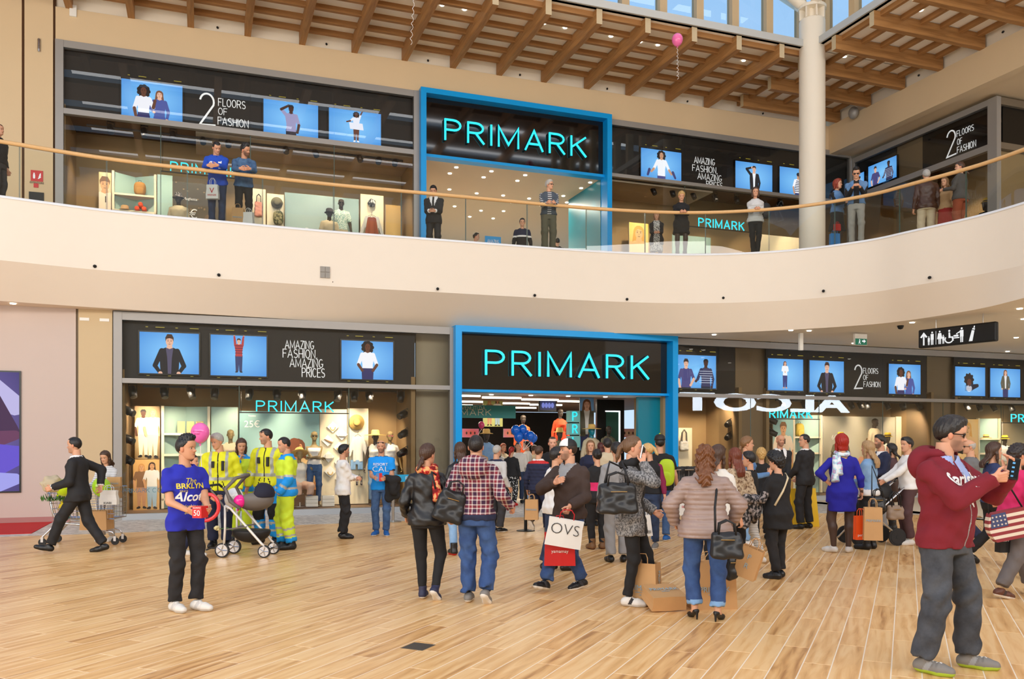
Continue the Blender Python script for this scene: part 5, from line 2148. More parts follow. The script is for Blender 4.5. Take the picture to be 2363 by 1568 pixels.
k_bsh=pm('black_shoe',(22,21,22),.4)
k_gsh=pm('grey_shoe',(126,122,118),.6)
k_blsh=pm('blue_shoe',(30,96,170),.6)
k_nsh=pm('navy_shoe',(44,46,74),.6)
k_brsh=pm('brown_shoe',(92,50,34),.5)
sk_d,sk_o,sk_b=(224,170,142),(208,152,120),(92,58,42)
HB_,HBR,HLB,HBL,HGR,HRED,HAUB=(26,21,20),(70,46,32),(128,92,58),(206,168,108),(176,172,166),(150,28,14),(110,50,28)
def P(u,vf,vt,yaw,label,**kw):
 """figure standing on the ground floor: pixel of its feet and of its crown"""
 p=on_floor(u,vf)
 H=EYE+(V0-vt)/FPX*p.y
 kw.setdefault('far',p.y>15.5)
 return person(tuple(p),min(max(H,1.3),1.95),yaw,label,**kw)
def edgeD(u):
 best=min(range(len(edge)),key=lambda i:abs(U0+FPX*edge[i].x/edge[i].y-u))
 return edge[best].y
def U(u,vt,back,yaw,label,D=None,H=None,**kw):
 """figure on the upper floor, back metres behind the slab edge (or at depth D)"""
 D=D or edgeD(u)+back
 H=H or EYE+(V0-vt)/FPX*D-Z2
 kw.setdefault('far',False)
 return person(((u-U0)/FPX*D,D,Z2),min(max(H,1.3),1.95),yaw,label,**kw)
def suit(x,y,z,arm,t):
 v=((y>0)&(np.abs(x)<(z-1.12)*.34)|(z>1.462))&(arm==0)
 m=np.where(v,1,0)
 m=np.where(v&(np.abs(x)<.022),2,m)
 return np.where((arm!=0)&(t>1.95),1,m)
SUIT=dict(mat=[k_suit,k_white,k_bblk],neck=1.5,t=.026,slt=.024,hem=.80,flare=.012,paint=suit,name='jacket',wr=.003)
def hv1(x,y,z,arm,t):
 m=np.zeros(len(x))
 m=np.where((arm==0)&(z>1.02)&(z<1.075),1,m)
 m=np.where((arm==0)&(np.abs(np.abs(x)-.12)<.022)&(z>1.07),1,m)
 m=np.where((arm!=0)&(t>1.0)&(t<1.16),1,m)
 m=np.where((arm==0)&(y>0)&(np.abs(x)<.008),2,m)
 for s in(-1,1): # slanted pocket zips
  m=np.where((arm==0)&(y>0)&(np.abs((x*s-.06)-(z-.9)*-.35-.04)<.008)&(z>.9)&(z<1.0),2,m)
 return m
HV1=dict(mat=[k_hv,k_refl,k_bblk],t=.034,slt=.03,hem=.86,paint=hv1,name='jacket',wr=.006)
def hv2(x,y,z,arm,t):
 m=np.where((arm==0)&(z<1.12),2,0)
 m=np.where((arm!=0)&(t>.85),2,m)
 m=np.where((arm==0)&(z>1.10)&(z<1.15),1,m)
 m=np.where((arm==0)&(z>.93)&(z<.97),1,m)
 m=np.where((arm!=0)&(t>.75)&(t<.9),1,m)
 m=np.where((arm!=0)&(t>1.45)&(t<1.6),1,m)
 return np.where((arm==0)&(z>1.40),2,m)
HV2=dict(mat=[k_hvg,k_refl,k_hvb],t=.034,slt=.032,hem=.82,paint=hv2,name='jacket',wr=.006,neck=1.52)
def hvt(knee):
 def f(x,y,z,t,yk):
  m=np.where((t>1.36)&(t<1.44)|(t>1.62)&(t<1.70),1,0)
  if knee:
   m=np.where((t>.72)&(t<1.28)&(yk>.0),2,m)
   m=np.where(t>1.8,0,m)
  else:
   m=np.where(t>1.74,2,m)
  return m
 return f
WALK=lambda f,b,lift=.04:[(.09,f,.0,-12,0),(-.09,-b,lift,32,0)]
WALKL=lambda f,b,lift=.04:[(.09,-b,lift,32,0),(-.09,f,.0,-12,0)]
FRONT2=dict(R=(.07,.30,1.07),L=(-.07,.30,1.07))
CROSS=dict(R=(-.13,.20,1.13),L=(.12,.25,1.15),Re=(.6,.2,-.6),Le=(-.6,.2,-.6),Rh=(-1,.1,.05),Lh=(1,.1,.05))
# ---------------------------------------------------------------- ground-floor people, left to right
walker=P(182,1276,1004,95,'man in a black suit striding left past a shopping trolley',top=dict(SUIT),bottom=dict(mat=k_suit,t=.02),shoes=('dress',k_bsh,k_bsh),hair=('crop',),beard=.25,
   hairc=HB_,R=(.24,-.22,.98),L=(-.22,.28,.98),feet=[(.06,-.34,.0,10,0),(-.06,.42,.02,-12,0)],lean=4,Le=(-.2,-1,0))
trolley_woman=P(246,1250,1044,175,'dark haired woman in a white striped top behind the trolley',sex='f',top=dict(mat=k_stripet),bottom=dict(mat=cloth('paljean',(196,192,190))),shoes=('sneaker',k_wsh,k_wsh),
     hair=('long',.7),hairc=HBR,R=(.15,.35,1.1),L=(-.15,.35,1.1),head=(0,-15,0))
boy=P(427,1410,1014,226,'young man in a royal blue printed t-shirt holding a red flyer box',near=True,build=.94,skin=(206,150,116),hair=('spiky',),hairc=(18,15,15),head=(34,0,0),
  top=dict(mat=k_royal,sleeve=.66,hem=.80,slt=.018,t=.018,name='tshirt',wr=.005,neckr=.083,neck=1.475),bottom=dict(mat=k_jeanbk,t=.016,wr=.007,end=1.92),shoes=('sneaker',k_wsh,pm('sole_grey',(196,192,186),.6),k_lgrey),
  R=(.12,.30,1.05),L=(-.08,.34,1.06),curl=(.45,.4),palm=((-1,.1,.3),(1,.1,.3)),feet=[(.09,-.03,0,0,5),(-.10,.07,0,0,22)])
P(442,1284,1052,275,'person in black half hidden behind the young man in blue, pushing the pushchair',sex='f',top=dict(mat=k_black,t=.03,name='jacket'),bottom=dict(mat=k_navy),shoes=('sneaker',k_wsh,k_wsh),
 hair=('bun',),hairc=HB_,R=(.2,.40,1.02),L=(-.2,.40,1.02),feet=[(.1,.1,0,0,0),(-.1,-.15,0,0,0)])
medic1=P(507,1264,1004,190,'grey haired paramedic in a yellow high visibility jacket and navy trousers',build=1.12,hair=('short',),hairc=HGR,head=(-40,-16,0),top=dict(HV1),bottom=dict(mat=k_navy,t=.024),
   shoes=('boot',k_bsh,k_bsh),R=(.26,.12,.92),L=(-.3,.06,.9))
P(556,1246,1016,195,'paramedic woman with long brown hair and fringe covering her mouth',sex='f',hair=('long',.8),hairc=HBR,top=dict(HV2),bottom=dict(mat=k_hvg,t=.03),shoes=('boot',k_bsh,k_bsh),R=(.02,.15,1.40),L=(-.1,.24,1.05),
 head=(10,-14,0),Re=(.6,.1,-1))
medic2=P(618,1256,994,172,'paramedic with sunglasses on his head and bright blue trousers',build=1.05,hair=('crop',),hairc=HB_,beard=.35,head=(-48,-6,0),top=dict(HV1),
   bottom=dict(mat=[k_hvb,k_refl,k_bblk],t=.03,paint=hvt(True),wr=.006),shoes=('boot',k_bsh,k_bsh),R=(.3,.06,.88),L=(-.26,.1,.95),glasses=('top',k_lens),feet=[(.13,0,0,0,-12),(-.13,.02,0,0,10)])
P(661,1268,1013,112,'paramedic in yellow and blue jacket with hands in his yellow trouser pockets',build=1.1,hair=('crop',),hairc=HB_,beard=.2,head=(10,-10,0),top=dict(HV2),
 bottom=dict(mat=[k_hvg,k_refl,k_hvb],t=.036,paint=hvt(False),wr=.008),shoes=('boot',k_bsh,k_bsh),R=(.2,.14,.90),L=(-.22,.14,.90),hands=False,feet=[(.1,.06,0,0,-5),(-.1,-.05,0,0,5)])
P(792,1243,1030,288,'black haired man in a white long sleeved shirt with folded arms',build=.98,skin=sk_o,hair=('short',),hairc=(16,14,15),beard=.4,head=(8,0,0),top=dict(mat=k_white,hem=.80,t=.022,flare=.02,name='shirt',wr=.006),bottom=dict(mat=k_jeanbk,t=.026,wr=.008),
 shoes=('sneaker',k_bsh,k_bsh),**CROSS)
bald=P(880,1237,1020,180,'bald bearded man in a bright blue printed t-shirt carrying a black jacket',skin=sk_o,hair=('bald',),bald_color=(60,44,36),beard=.75,top=dict(mat=[k_azure,k_navy],sleeve=.66,hem=.83,t=.018,slt=.022,name='tshirt',paint=lambda x,y,z,a,t:np.where((a!=0)&(t>.60)|(a==0)&(z>1.45),1,0),neck=1.465),
   bottom=dict(mat=k_jean,t=.014),shoes=('hightop',k_blsh,k_wsh),glasses=('top',k_lens),R=(.08,.28,1.09),L=(-.12,.28,1.08),feet=[(.10,0,0,0,-14),(-.1,.05,0,0,14)])
leather_w=P(985,1384,1031,-8,'woman in a black leather jacket with a red scarf walking away',sex='f',near=True,build=1.06,hair=('lowpony',),hairc=HBR,head=(-24,0,0),top=dict(mat=k_leath,t=.028,hem=.83,slt=.024,flare=.01,name='jacket',wr=.006,neck=1.5),
    bottom=dict(mat=k_black,t=.006,flare=0,wr=.002,name='leggings'),shoes=('hightop',k_nsh,k_wsh),feet=[(.11,-.16,.0,38,-10),(-.06,.06,0,0,6)],R=(.40,-.02,.90),L=(-.27,.08,.95),hip=(.0,0,0))
plaid_m=P(1098,1392,1011,-10,'man in a red and white checked hoodie and blue jeans walking away',near=True,build=1.04,hair=('crop',),hairc=(30,23,21),head=(6,0,0),top=dict(mat=[k_plaid,k_navy],t=.03,hem=.86,slt=.024,name='hoodie',wr=.006,
   paint=lambda x,y,z,a,t:np.where((a==0)&(z<.925),1,0),neck=1.47),bottom=dict(mat=k_jeanb,t=.024,wr=.009),shoes=('sneaker',k_gsh,k_wsh),feet=[(.12,-.16,.0,36,-6),(-.09,.05,0,0,5)],R=(.36,.10,1.02),L=(-.30,.02,.93))
P(1146,1229,1031,-40,'grey haired man in a pale grey pullover behind the checked hoodie',build=1.12,hair=('crop',),hairc=HGR,top=dict(mat=[k_lgrey,k_navy],t=.034,name='pullover',paint=lambda x,y,z,a,t:np.where(z>1.43,1,0)),bottom=dict(mat=k_char,t=.02),shoes=('sneaker',k_bsh,k_wsh),R=(.30,.05,.92),far=False)
P(1062,1280,1026,15,'woman in a black jacket and light jeans half hidden between the walking couple',sex='f',hair=('long',.5),hairc=HBR,top=dict(mat=k_leath,t=.024,name='jacket'),bottom=dict(mat=k_jeanl),shoes=('boot',k_bsh,k_redsh),feet=[(.16,.1,0,0,0),(-.12,-.05,0,0,10)])
P(1180,1168,1034,-25,'red haired woman in black with dotted trousers and red shoes in the entrance',sex='f',build=1.2,hair=('lowpony',),hairc=HRED,top=dict(mat=k_black,t=.024,hem=.85),bottom=dict(mat=k_dots,t=.02),shoes=('sneaker',k_redsh,k_redsh))
P(1216,1160,1021,95,'man in a white shirt facing left beneath the blue balloons',build=1.08,hair=('short',),hairc=HB_,skin=sk_o,top=dict(mat=k_offw,t=.022,hem=.86,name='shirt'),bottom=dict(mat=k_jeanl),shoes=('sneaker',k_bsh,k_bsh),R=(.1,.3,1.05),L=(-.1,.25,1.15))
P(1243,1232,1031,-30,'man in a navy body warmer with a red and white hood walking to the entrance',hair=('crop',),hairc=HBR,top=dict(mat=[k_navy,k_redsh,k_white],t=.036,hem=.86,name='jacket',puff=.07,paint=lambda x,y,z,a,t:np.where(z>1.46,2,np.where(z>1.40,1,0)),neck=1.5),
 bottom=dict(mat=k_navy,t=.018),shoes=('sneaker',k_gsh,k_wsh),feet=[(.09,.2,0,0,0),(-.10,-.22,.12,50,0)],far=False)
P(1275,1226,1012,182,'fair man in a black t-shirt with a chain looking at the viewer',hair=('crop',),hairc=HBR,beard=.3,skin=sk_d,top=dict(mat=k_black,sleeve=.7,hem=.84,t=.02,name='tshirt'),bottom=dict(mat=k_jeand),shoes=('sneaker',k_bsh,k_bsh),R=(.22,.2,1.05),far=False)
P(1283,1316,1036,-70,'person in a plain white sweatshirt hidden behind the man with the cap',sex='f',build=1.18,hair=('short',),hairc=HB_,top=dict(mat=k_white,t=.034,hem=.80,name='sweatshirt',wr=.006),bottom=dict(mat=k_jeand,t=.03),shoes=('sneaker',k_bsh,k_bsh),feet=[(.12,.1,0,0,0),(-.1,-.12,0,0,0)])
cap_m=P(1314,1361,1014,140,'bearded man in a dark brown jacket and white and black cap carrying bags',near=True,build=1.03,skin=(220,166,136),hair=('crop',),hairc=(52,36,28),beard=.6,head=(-38,0,0),top=dict(mat=[k_brownj,k_grey],t=.03,hem=.84,slt=.026,name='jacket',wr=.006,neck=1.5,paint=lambda x,y,z,a,t:np.where((a==0)&(y>0)&(np.abs(x)<(z-1.22)*.4),1,0)),
   bottom=dict(mat=k_jeanb,t=.022,wr=.008),shoes=('sneaker',k_bsh,k_wsh,k_char),R=(.03,.25,1.25),L=(-.20,.26,1.00),Lh=(.1,.5,-.8),Re=(1,.1,-.6),palm=((-.2,-1,0),None),feet=[(.10,.36,.015,-14,0),(-.09,-.12,.0,8,-18)],curl=(.12,.95))
P(1378,1268,1041,15,'woman with a dark bun in a black and pink jumper and tan boots',sex='f',build=1.08,hair=('bun',),hairc=HB_,top=dict(mat=[k_black,k_pink],t=.028,hem=.80,name='jumper',paint=lambda x,y,z,a,t:np.where((z>1.02)&(z<1.17)&(a==0),1,0)),bottom=dict(mat=k_black),shoes=('boot',pm('tan_boot',(120,84,50),.6),k_brsh))
P(1363,1213,1021,178,'woman with light brown hair in a dark top looking up',sex='f',build=1.05,hair=('long',.45),hairc=HLB,head=(0,8,0),top=dict(mat=k_navy,t=.024),bottom=dict(mat=k_black),shoes=('sneaker',k_bsh,k_bsh),makeup=True,far=False)
P(1402,1222,1016,5,'black haired man in a pale beige jacket seen from behind',hair=('short',),hairc=HB_,top=dict(mat=k_beige,t=.036,neck=1.51,name='jacket'),bottom=dict(mat=k_char),shoes=('sneaker',k_bsh,k_bsh),far=False)
P(1424,1298,1026,8,'man in a grey jacket and grey trousers behind the woman on the phone',hair=('short',),hairc=HB_,top=dict(mat=k_grey,t=.034,name='jacket'),bottom=dict(mat=k_grey,t=.024),shoes=('dress',k_bsh,k_bsh))
phone_w=P(1457,1398,1014,257,'smiling woman in a grey knit cardigan talking on a white phone',sex='f',near=True,build=.98,skin=(218,164,134),hair=('pony',1.0),hairc=(104,74,48),head=(8,0,0),top=dict(mat=[k_knit,k_black],t=.03,hem=.72,slt=.03,flare=.02,name='cardigan',wr=.006,neck=1.5,paint=lambda x,y,z,a,t:np.where((a==0)&(y>.02)&(np.abs(x)<.085),1,0)),
   bottom=dict(mat=k_black,t=.008,flare=0),shoes=('sneaker',k_wsh,MATS['sole_grey'],k_char),R=(.13,.13,1.50),Rh=(-.1,-.02,1),Re=(.5,.35,-1),palm=((-1,-.1,0),None),L=(-.2,.22,.98),curl=(.5,.5),feet=[(.06,-.02,0,0,0),(-.12,.22,.0,14,0)])
P(1500,1266,1027,150,'woman with a blonde ponytail in black with a maroon sleeve',sex='f',hair=('pony',.8),hairc=HBL,head=(-100,-12,0),top=dict(mat=[k_black,pm('cloth_berry',(130,24,66),.8)],t=.024,paint=lambda x,y,z,a,t:np.where(a!=0,1,0)),bottom=dict(mat=k_jeand),shoes=('sneaker',k_gsh,k_wsh),R=(.25,.2,1.0))
tee_m=P(1523,1249,1011,-18,'man in a black t-shirt and cap with a lime green backpack',hair=('crop',),hairc=HB_,skin=sk_o,head=(20,0,0),top=dict(mat=k_black,sleeve=.7,t=.02,hem=.84,name='tshirt'),bottom=dict(mat=k_jean),shoes=('sneaker',k_blsh,k_wsh),R=(.30,.03,.88))
puffer=P(1627,1428,1034,-6,'woman with long wavy chestnut hair in a quilted mauve puffer jacket',sex='f',near=True,build=1.2,hair=('wavy',1.0),hairc=(112,68,38),head=(-8,0,0),top=dict(mat=k_puff,t=.04,hem=.82,slt=.034,flare=.03,puff=.05,name='jacket',wr=.002,neck=1.49),
   bottom=dict(mat=[k_jeanb,k_jeanl],t=.012,end=1.86,flare=.02,wr=.005,paint=lambda x,y,z,t,q:np.where(t>1.76,1,0)),shoes=('heel',k_bsh,k_bsh),R=(.30,.16,.98),L=(-.30,.12,.98),Re=(1,-.6,-.2),Le=(-1,-.6,-.2),feet=[(.12,-.10,0,0,-30),(-.11,0,0,0,18)])
P(1656,1362,1034,-30,'brown haired woman wearing sunglasses on her head beside the puffer jacket',sex='f',hair=('long',.6),hairc=HBR,head=(-20,0,0),glasses=('top',k_lens),top=dict(mat=k_offw,t=.03),bottom=dict(mat=k_black),shoes=('boot',k_bsh,k_bsh))
P(1697,1318,1040,12,'auburn haired woman in a cream crochet shawl',sex='f',hair=('long',1.0),hairc=HAUB,top=dict(mat=k_crochet,t=.044,hem=.72,flare=.05,slt=.045,name='shawl',wr=.008),bottom=dict(mat=k_black),shoes=('boot',k_brsh,k_brsh),R=(.2,.2,1.1))
P(1730,1300,1045,60,'woman in white striped leggings behind the crochet shawl',sex='f',hair=('short',),hairc=HB_,top=dict(mat=k_black,t=.03,hem=.78),bottom=dict(mat=k_stripew,t=.012),shoes=('sneaker',k_wsh,k_wsh),feet=[(.1,-.15,.0,0,0),(-.1,.2,0,0,0)])
P(1722,1262,1012,262,'light brown haired woman in a denim shirt gesturing, seen in profile',sex='f',hair=('lowpony',),hairc=HLB,top=dict(mat=k_denims,t=.026,hem=.82,name='shirt'),bottom=dict(mat=k_jeanl),shoes=('sneaker',k_wsh,k_wsh),R=(.12,.34,1.18),L=(-.1,.3,1.15),Rh=(0,.4,1))
P(1757,1245,1038,-10,'woman with short blonde curls in a black top',sex='f',build=1.1,hair=('curly',.55),hairc=(200,160,96),top=dict(mat=k_black,t=.024),bottom=dict(mat=k_black),shoes=('sneaker',k_bsh,k_bsh))
curly=P(1795,1335,1050,28,'woman with a big black curly hairdo in a black tunic and leggings',sex='f',build=1.16,hair=('curly',1.15),hairc=(18,15,16),head=(14,-10,0),top=dict(mat=[k_black,k_lace],t=.024,hem=.68,skirtw=.02,name='tunic',paint=lambda x,y,z,a,t:np.where((a!=0)&(t>.6),1,0)),bottom=dict(mat=k_jeanbk,t=.012),
   shoes=('sneaker',k_bsh,k_char),L=(-.26,.26,1.08),R=(.10,.3,1.12),feet=[(.10,.06,0,0,0),(-.09,-.05,0,0,25)])
P(1800,1207,1007,188,'bald bearded man in a black suit with a white shirt and tie',hair=('bald',),bald_color=(48,36,30),beard=.6,skin=sk_o,top=dict(SUIT),bottom=dict(mat=k_suit,t=.02),shoes=('dress',k_bsh,k_bsh),R=(.05,.22,.92),L=(-.05,.22,.9),far=False)
P(1858,1221,1006,42,'dark haired man in a black suit with his back turned',build=1.02,hair=('crop',),hairc=HB_,head=(46,0,0),top=dict(SUIT),bottom=dict(mat=k_suit,t=.022),shoes=('dress',k_bsh,k_bsh),R=(.2,.25,.95),L=(-.16,.26,.95),feet=[(.14,0,0,0,-15),(-.14,.03,0,0,15)],far=False)
dress_w=P(1943,1276,1008,2,'red haired woman in a tight royal blue dress with black tights',sex='f',build=1.2,hair=('bob',),hairc=(158,26,10),top=dict(mat=k_dress,t=.012,hem=.60,sleeve=1.6,slt=.012,skirtw=-.0,name='dress',wr=.003,neckr=.09),bottom=dict(kind='skirt',mat=k_dress,end=.62,w=-.012,waist=.9,t=.010,tights=(34,22,24)),
   shoes=('sneaker',k_wsh,k_wsh),L=(-.20,-.02,1.04),Le=(-1,-.25,.1),R=(.30,.0,.90),feet=[(.10,0,0,0,-30),(-.13,.03,0,0,30)])
P(2004,1268,1023,40,'woman with long blonde hair in a light denim jacket and black skirt',sex='f',hair=('long',1.15),hairc=(172,138,96),top=dict(mat=[k_jeanl,k_white],t=.026,hem=.86,name='jacket',paint=lambda x,y,z,a,t:np.where((a==0)&(z<.97),1,0)),bottom=dict(kind='skirt',mat=k_black,end=.6,tights=(24,22,24)),shoes=('boot',k_bsh,k_bsh),L=(-.1,.3,1.1),R=(.1,.3,1.0))
P(2032,1236,1008,98,'bearded man in a navy blazer facing left',hair=('short',),hairc=HB_,beard=.8,skin=sk_o,top=dict(mat=[k_navy,k_white,k_navy],t=.028,hem=.82,paint=suit,name='blazer'),bottom=dict(mat=k_grey,t=.014),shoes=('dress',k_bsh,k_bsh),R=(.12,.28,1.0),L=(-.12,.3,1.08),far=False)
P(2058,1224,1028,60,'black haired woman with a backpack in dark clothes',sex='f',hair=('long',.5),hairc=HB_,top=dict(mat=k_mauve,t=.03),bottom=dict(mat=k_black),shoes=('boot',k_bsh,k_bsh),far=False)
P(2094,1258,1014,84,'dark haired man in a white shirt and brown trousers pushing a black pushchair',hair=('short',),hairc=HB_,head=(20,0,0),top=dict(mat=k_white,t=.02,hem=.90,name='shirt'),bottom=dict(mat=k_mauve,t=.02),shoes=('sneaker',k_wsh,k_wsh),R=(.12,.40,1.06),L=(-.16,.42,1.06),curl=(.9,.9))
maroon=P(2180,1545,968,214,'man in a maroon hoodie and sunglasses taking a picture with his phone',near=True,build=1.10,belly=.045,skin=(216,160,130),hair=('short',),hairc=(34,28,25),beard=.55,head=(34,-10,0),top=dict(mat=[k_maroon,k_shirtb,k_grey],t=.028,hem=.84,slt=.026,name='hoodie',wr=.006,neck=1.50,
   paint=lambda x,y,z,a,t:np.where((a==0)&(y>0)&(np.abs(x)<(z-1.27)*.5),1,np.where((a==0)&(y>0)&(z<1.27)&(np.abs(x)<.0065),2,0))),bottom=dict(mat=k_jeang,t=.024,wr=.007,flare=.014,end=1.95),shoes=('sneaker',k_gsh,k_lime,k_grey),R=(.07,.36,1.35),L=(-.09,.40,1.37),Rh=(-.7,.5,.1),Lh=(.02,.1,1),Re=(.6,.0,-1),Le=(-.5,-.1,-1),
   palm=((-.8,-.4,.3),(.75,-.3,.1)),curl=(.55,.35),glasses=('eyes',k_lens),feet=[(.20,-.02,0,0,10),(-.18,.08,0,0,26)])
P(2238,1262,1018,52,'bald man with glasses in a grey polo shirt',build=1.1,hair=('balding',),hairc=HGR,head=(26,0,0),glasses=('eyes',k_lens),top=dict(mat=cloth('polo',(112,112,114)),sleeve=.8,t=.022,hem=.84),bottom=dict(mat=k_navy,t=.02),shoes=('sneaker',k_bsh,k_bsh),feet=WALK(.2,.2))
P(2292,1305,1022,264,'dark haired woman in navy and black walking right behind the phone man',sex='f',hair=('long',.7),hairc=HBR,top=dict(mat=cloth('indigo',(44,56,96)),t=.026),bottom=dict(mat=k_black,t=.016),shoes=('boot',k_bsh,k_bsh),feet=WALK(.3,.35),R=(.26,-.12,.95))
pink_w=P(2345,1378,1024,282,'woman with short dark hair in a bright pink jumper and grey trousers',sex='f',build=1.24,belly=.03,hair=('curly',.5),hairc=(40,30,28),head=(-4,-6,0),top=dict(mat=k_pink,t=.026,hem=.90,name='jumper',wr=.006,neckr=.085),bottom=dict(mat=cloth('greytrs',(104,98,98)),t=.018,end=1.88),shoes=('sneaker',k_brsh,k_wsh,k_brownj),
   feet=[(.09,-.30,.0,12,0),(-.09,.3,0,-10,0)],R=(.24,.18,1.04),L=(-.2,.3,1.1))
P(2380,1338,1030,270,'person in black with heeled boots at the right edge',sex='f',hair=('long',.6),hairc=HBR,top=dict(mat=k_black),bottom=dict(mat=k_black),shoes=('boot',k_bsh,k_bsh))
# shoppers inside the entrance
for a in((1108,1172,1030,150,'bald shopper in a brown jacket inside the entrance','m',('balding',),HBR,k_tan),
   (1150,1160,1033,10,'black haired shopper in a grey top beside the hat mannequin','f',('long',.6),HB_,k_lgrey),
   (1161,1158,1027,200,'shopper with orange red hair deep in the shop','f',('bob',),(150,70,40),k_beige),
   (1196,1162,1024,178,'bearded shopper in a cream vest below the balloons','m',('short',),HB_,k_offw),
   (1232,1158,1030,320,'brown haired shopper in a beige jacket right of the balloons','m',('short',),HBR,k_beige),
   (1305,1163,1018,20,'black haired shopper behind the man with the cap','m',('short',),HB_,k_navy),
   (1386,1171,1025,30,'dark red haired shopper behind the beige jacket','f',('long',.4),(84,34,28),k_black),
   (1470,1175,1022,40,'shopper with dark brown hair by the teal wall','f',('short',),HBR,k_char)):
 P(a[0],a[1],a[2],a[3],a[4],sex=a[5],hair=a[6],hairc=a[7],top=dict(mat=a[8],t=.026),bottom=dict(mat=k_jeand),shoes=('sneaker',k_bsh,k_bsh),far=True)
# ---------------------------------------------------------------- people on the upper floor
U(-4,290,.7,268,'man in a black jacket at the left edge of the balcony',top=dict(mat=k_black,t=.03),bottom=dict(mat=k_char),hair=('crop',),hairc=HBR,skin=sk_o,shoes=('dress',k_bsh,k_bsh),build=1.1)
RAIL=dict(lean=24,R=(.10,.46,1.10),L=(-.10,.47,1.11),Rh=(-.8,.4,-.2),Lh=(.8,.4,-.2),Re=(.5,-.1,-1),Le=(-.5,-.1,-1),hip=(0,-.14,0))
hoodie=U(500,338,.34,190,'man in a bright blue hoodie leaning on the balcony rail',H=1.82,top=dict(mat=[k_hood,k_white,k_char],t=.03,name='hoodie',hem=.88,paint=lambda x,y,z,a,t:np.where((a==0)&(z>1.22)&(z<1.36)&(np.abs(x)>.06)&(np.abs(x)<.12)&(y>0),1,0)),bottom=dict(mat=k_jeand,t=.014),hair=('crop',),hairc=HB_,head=(30,-18,0),shoes=('sneaker',k_wsh,k_wsh),**RAIL)
U(563,335,.36,200,'bearded man in a denim jacket leaning on the rail and looking right',H=1.84,top=dict(mat=denim('jacket',(44,72,110),(96,130,166),9),t=.026,name='jacket'),bottom=dict(mat=k_jeanbk),hair=('spiky',),hairc=HB_,beard=.8,skin=sk_o,head=(50,-4,0),shoes=('sneaker',k_wsh,k_wsh),**RAIL)
U(1001,432,1.8,178,'man in a dark suit reading his phone in front of the upper portal',H=1.76,top=dict(SUIT),bottom=dict(mat=k_suit,t=.02),hair=('short',),hairc=HB_,head=(0,-26,0),shoes=('dress',k_bsh,k_bsh),**FRONT2)
U(1266,428,.36,186,'grey haired man in a striped shirt and body warmer at the rail',H=1.72,lean=8,top=dict(mat=[cloth('vest',(74,84,96)),stripes('shirt',[(0,(190,190,192)),(.5,(60,62,70))],'Z',.05)],t=.03,name='jacket',paint=lambda x,y,z,a,t:np.where(a!=0,1,np.where((y>0)&(np.abs(x)<.045),1,0))),
 bottom=dict(mat=cloth('khaki',(106,102,84)),t=.03),hair=('short',),hairc=HGR,glasses=('eyes',k_lens),head=(50,4,0),shoes=('sneaker',k_gsh,k_gsh),R=(.1,.40,1.12),L=(-.1,.40,1.12))
U(1205,503,0,182,'dark haired man in a navy white and red top inside the upper entrance',D=24.4,H=1.7,top=dict(mat=[k_navy,k_white,k_black],paint=lambda x,y,z,a,t:np.where((z>1.2)&(z<1.25),1,np.where(z<1.2,2,0))),bottom=dict(mat=k_black),hair=('short',),hairc=HB_,shoes=('sneaker',k_bsh,k_bsh))
U(1098,533,0,262,'shopper in black looking right inside the upper entrance',D=25.9,H=1.66,top=dict(mat=k_black),bottom=dict(mat=k_black),hair=('short',),hairc=HB_,skin=sk_o,shoes=('sneaker',k_bsh,k_bsh))
U(1286,548,0,10,'shopper in black behind the man in the body warmer',D=26.6,H=1.68,top=dict(mat=k_black),bottom=dict(mat=k_black),hair=('crop',),hairc=HB_,shoes=('sneaker',k_bsh,k_bsh))
U(1515,496,0,172,'blonde woman in a black cardigan and patterned dress reading a leaflet',D=23.2,H=1.6,sex='f',top=dict(mat=[k_black,spots('pdress',(60,60,60),(220,216,206),60,.5)],t=.03,hem=.72,paint=lambda x,y,z,a,t:np.where((a==0)&(y>0)&(np.abs(x)<.09),1,0)),bottom=dict(kind='skirt',mat=MATS['spots_pdress'],end=.55,tights=(30,26,26)),hair=('wavy',.7),hairc=HLB,head=(0,-20,0),shoes=('boot',k_bsh,k_bsh),**FRONT2)
blackdress=U(1572,445,.36,176,'blonde curly haired woman in a black dress leaning on the rail',H=1.66,sex='f',build=1.08,top=dict(mat=k_black,t=.024,hem=.62,skirtw=.03,name='dress'),bottom=dict(kind='skirt',mat=k_black,end=.62,w=.02,tights=(26,24,26)),hair=('curly',.5),hairc=(196,158,96),head=(0,-20,0),shoes=('boot',k_bsh,k_bsh),R=(.08,.36,1.14),L=(-.08,.36,1.14))
U(1743,431,.36,172,'short haired woman in a white quilted jacket with a phone',H=1.7,sex='f',top=dict(mat=k_pufw,t=.032,puff=.05,hem=.86,name='jacket'),bottom=dict(mat=k_black,t=.008),hair=('bob',),hairc=HBR,shoes=('boot',k_bsh,k_bsh),R=(.07,.34,1.14),L=(-.07,.34,1.14),feet=[(.05,0,0,0,-10),(-.05,.05,0,0,10)])
redgirl=U(1932,407,.42,215,'red haired woman in a denim waistcoat and black skirt',H=1.68,sex='f',top=dict(mat=[k_denims,k_black],t=.024,name='waistcoat',hem=.9,paint=lambda x,y,z,a,t:np.where(a!=0,1,0)),bottom=dict(kind='skirt',mat=k_black,end=.45,w=.06,tights=(28,26,28)),hair=('bob',),hairc=(140,50,26),head=(20,0,0),shoes=('boot',k_bsh,k_bsh),R=(.1,.3,1.12),L=(-.1,.3,1.12))
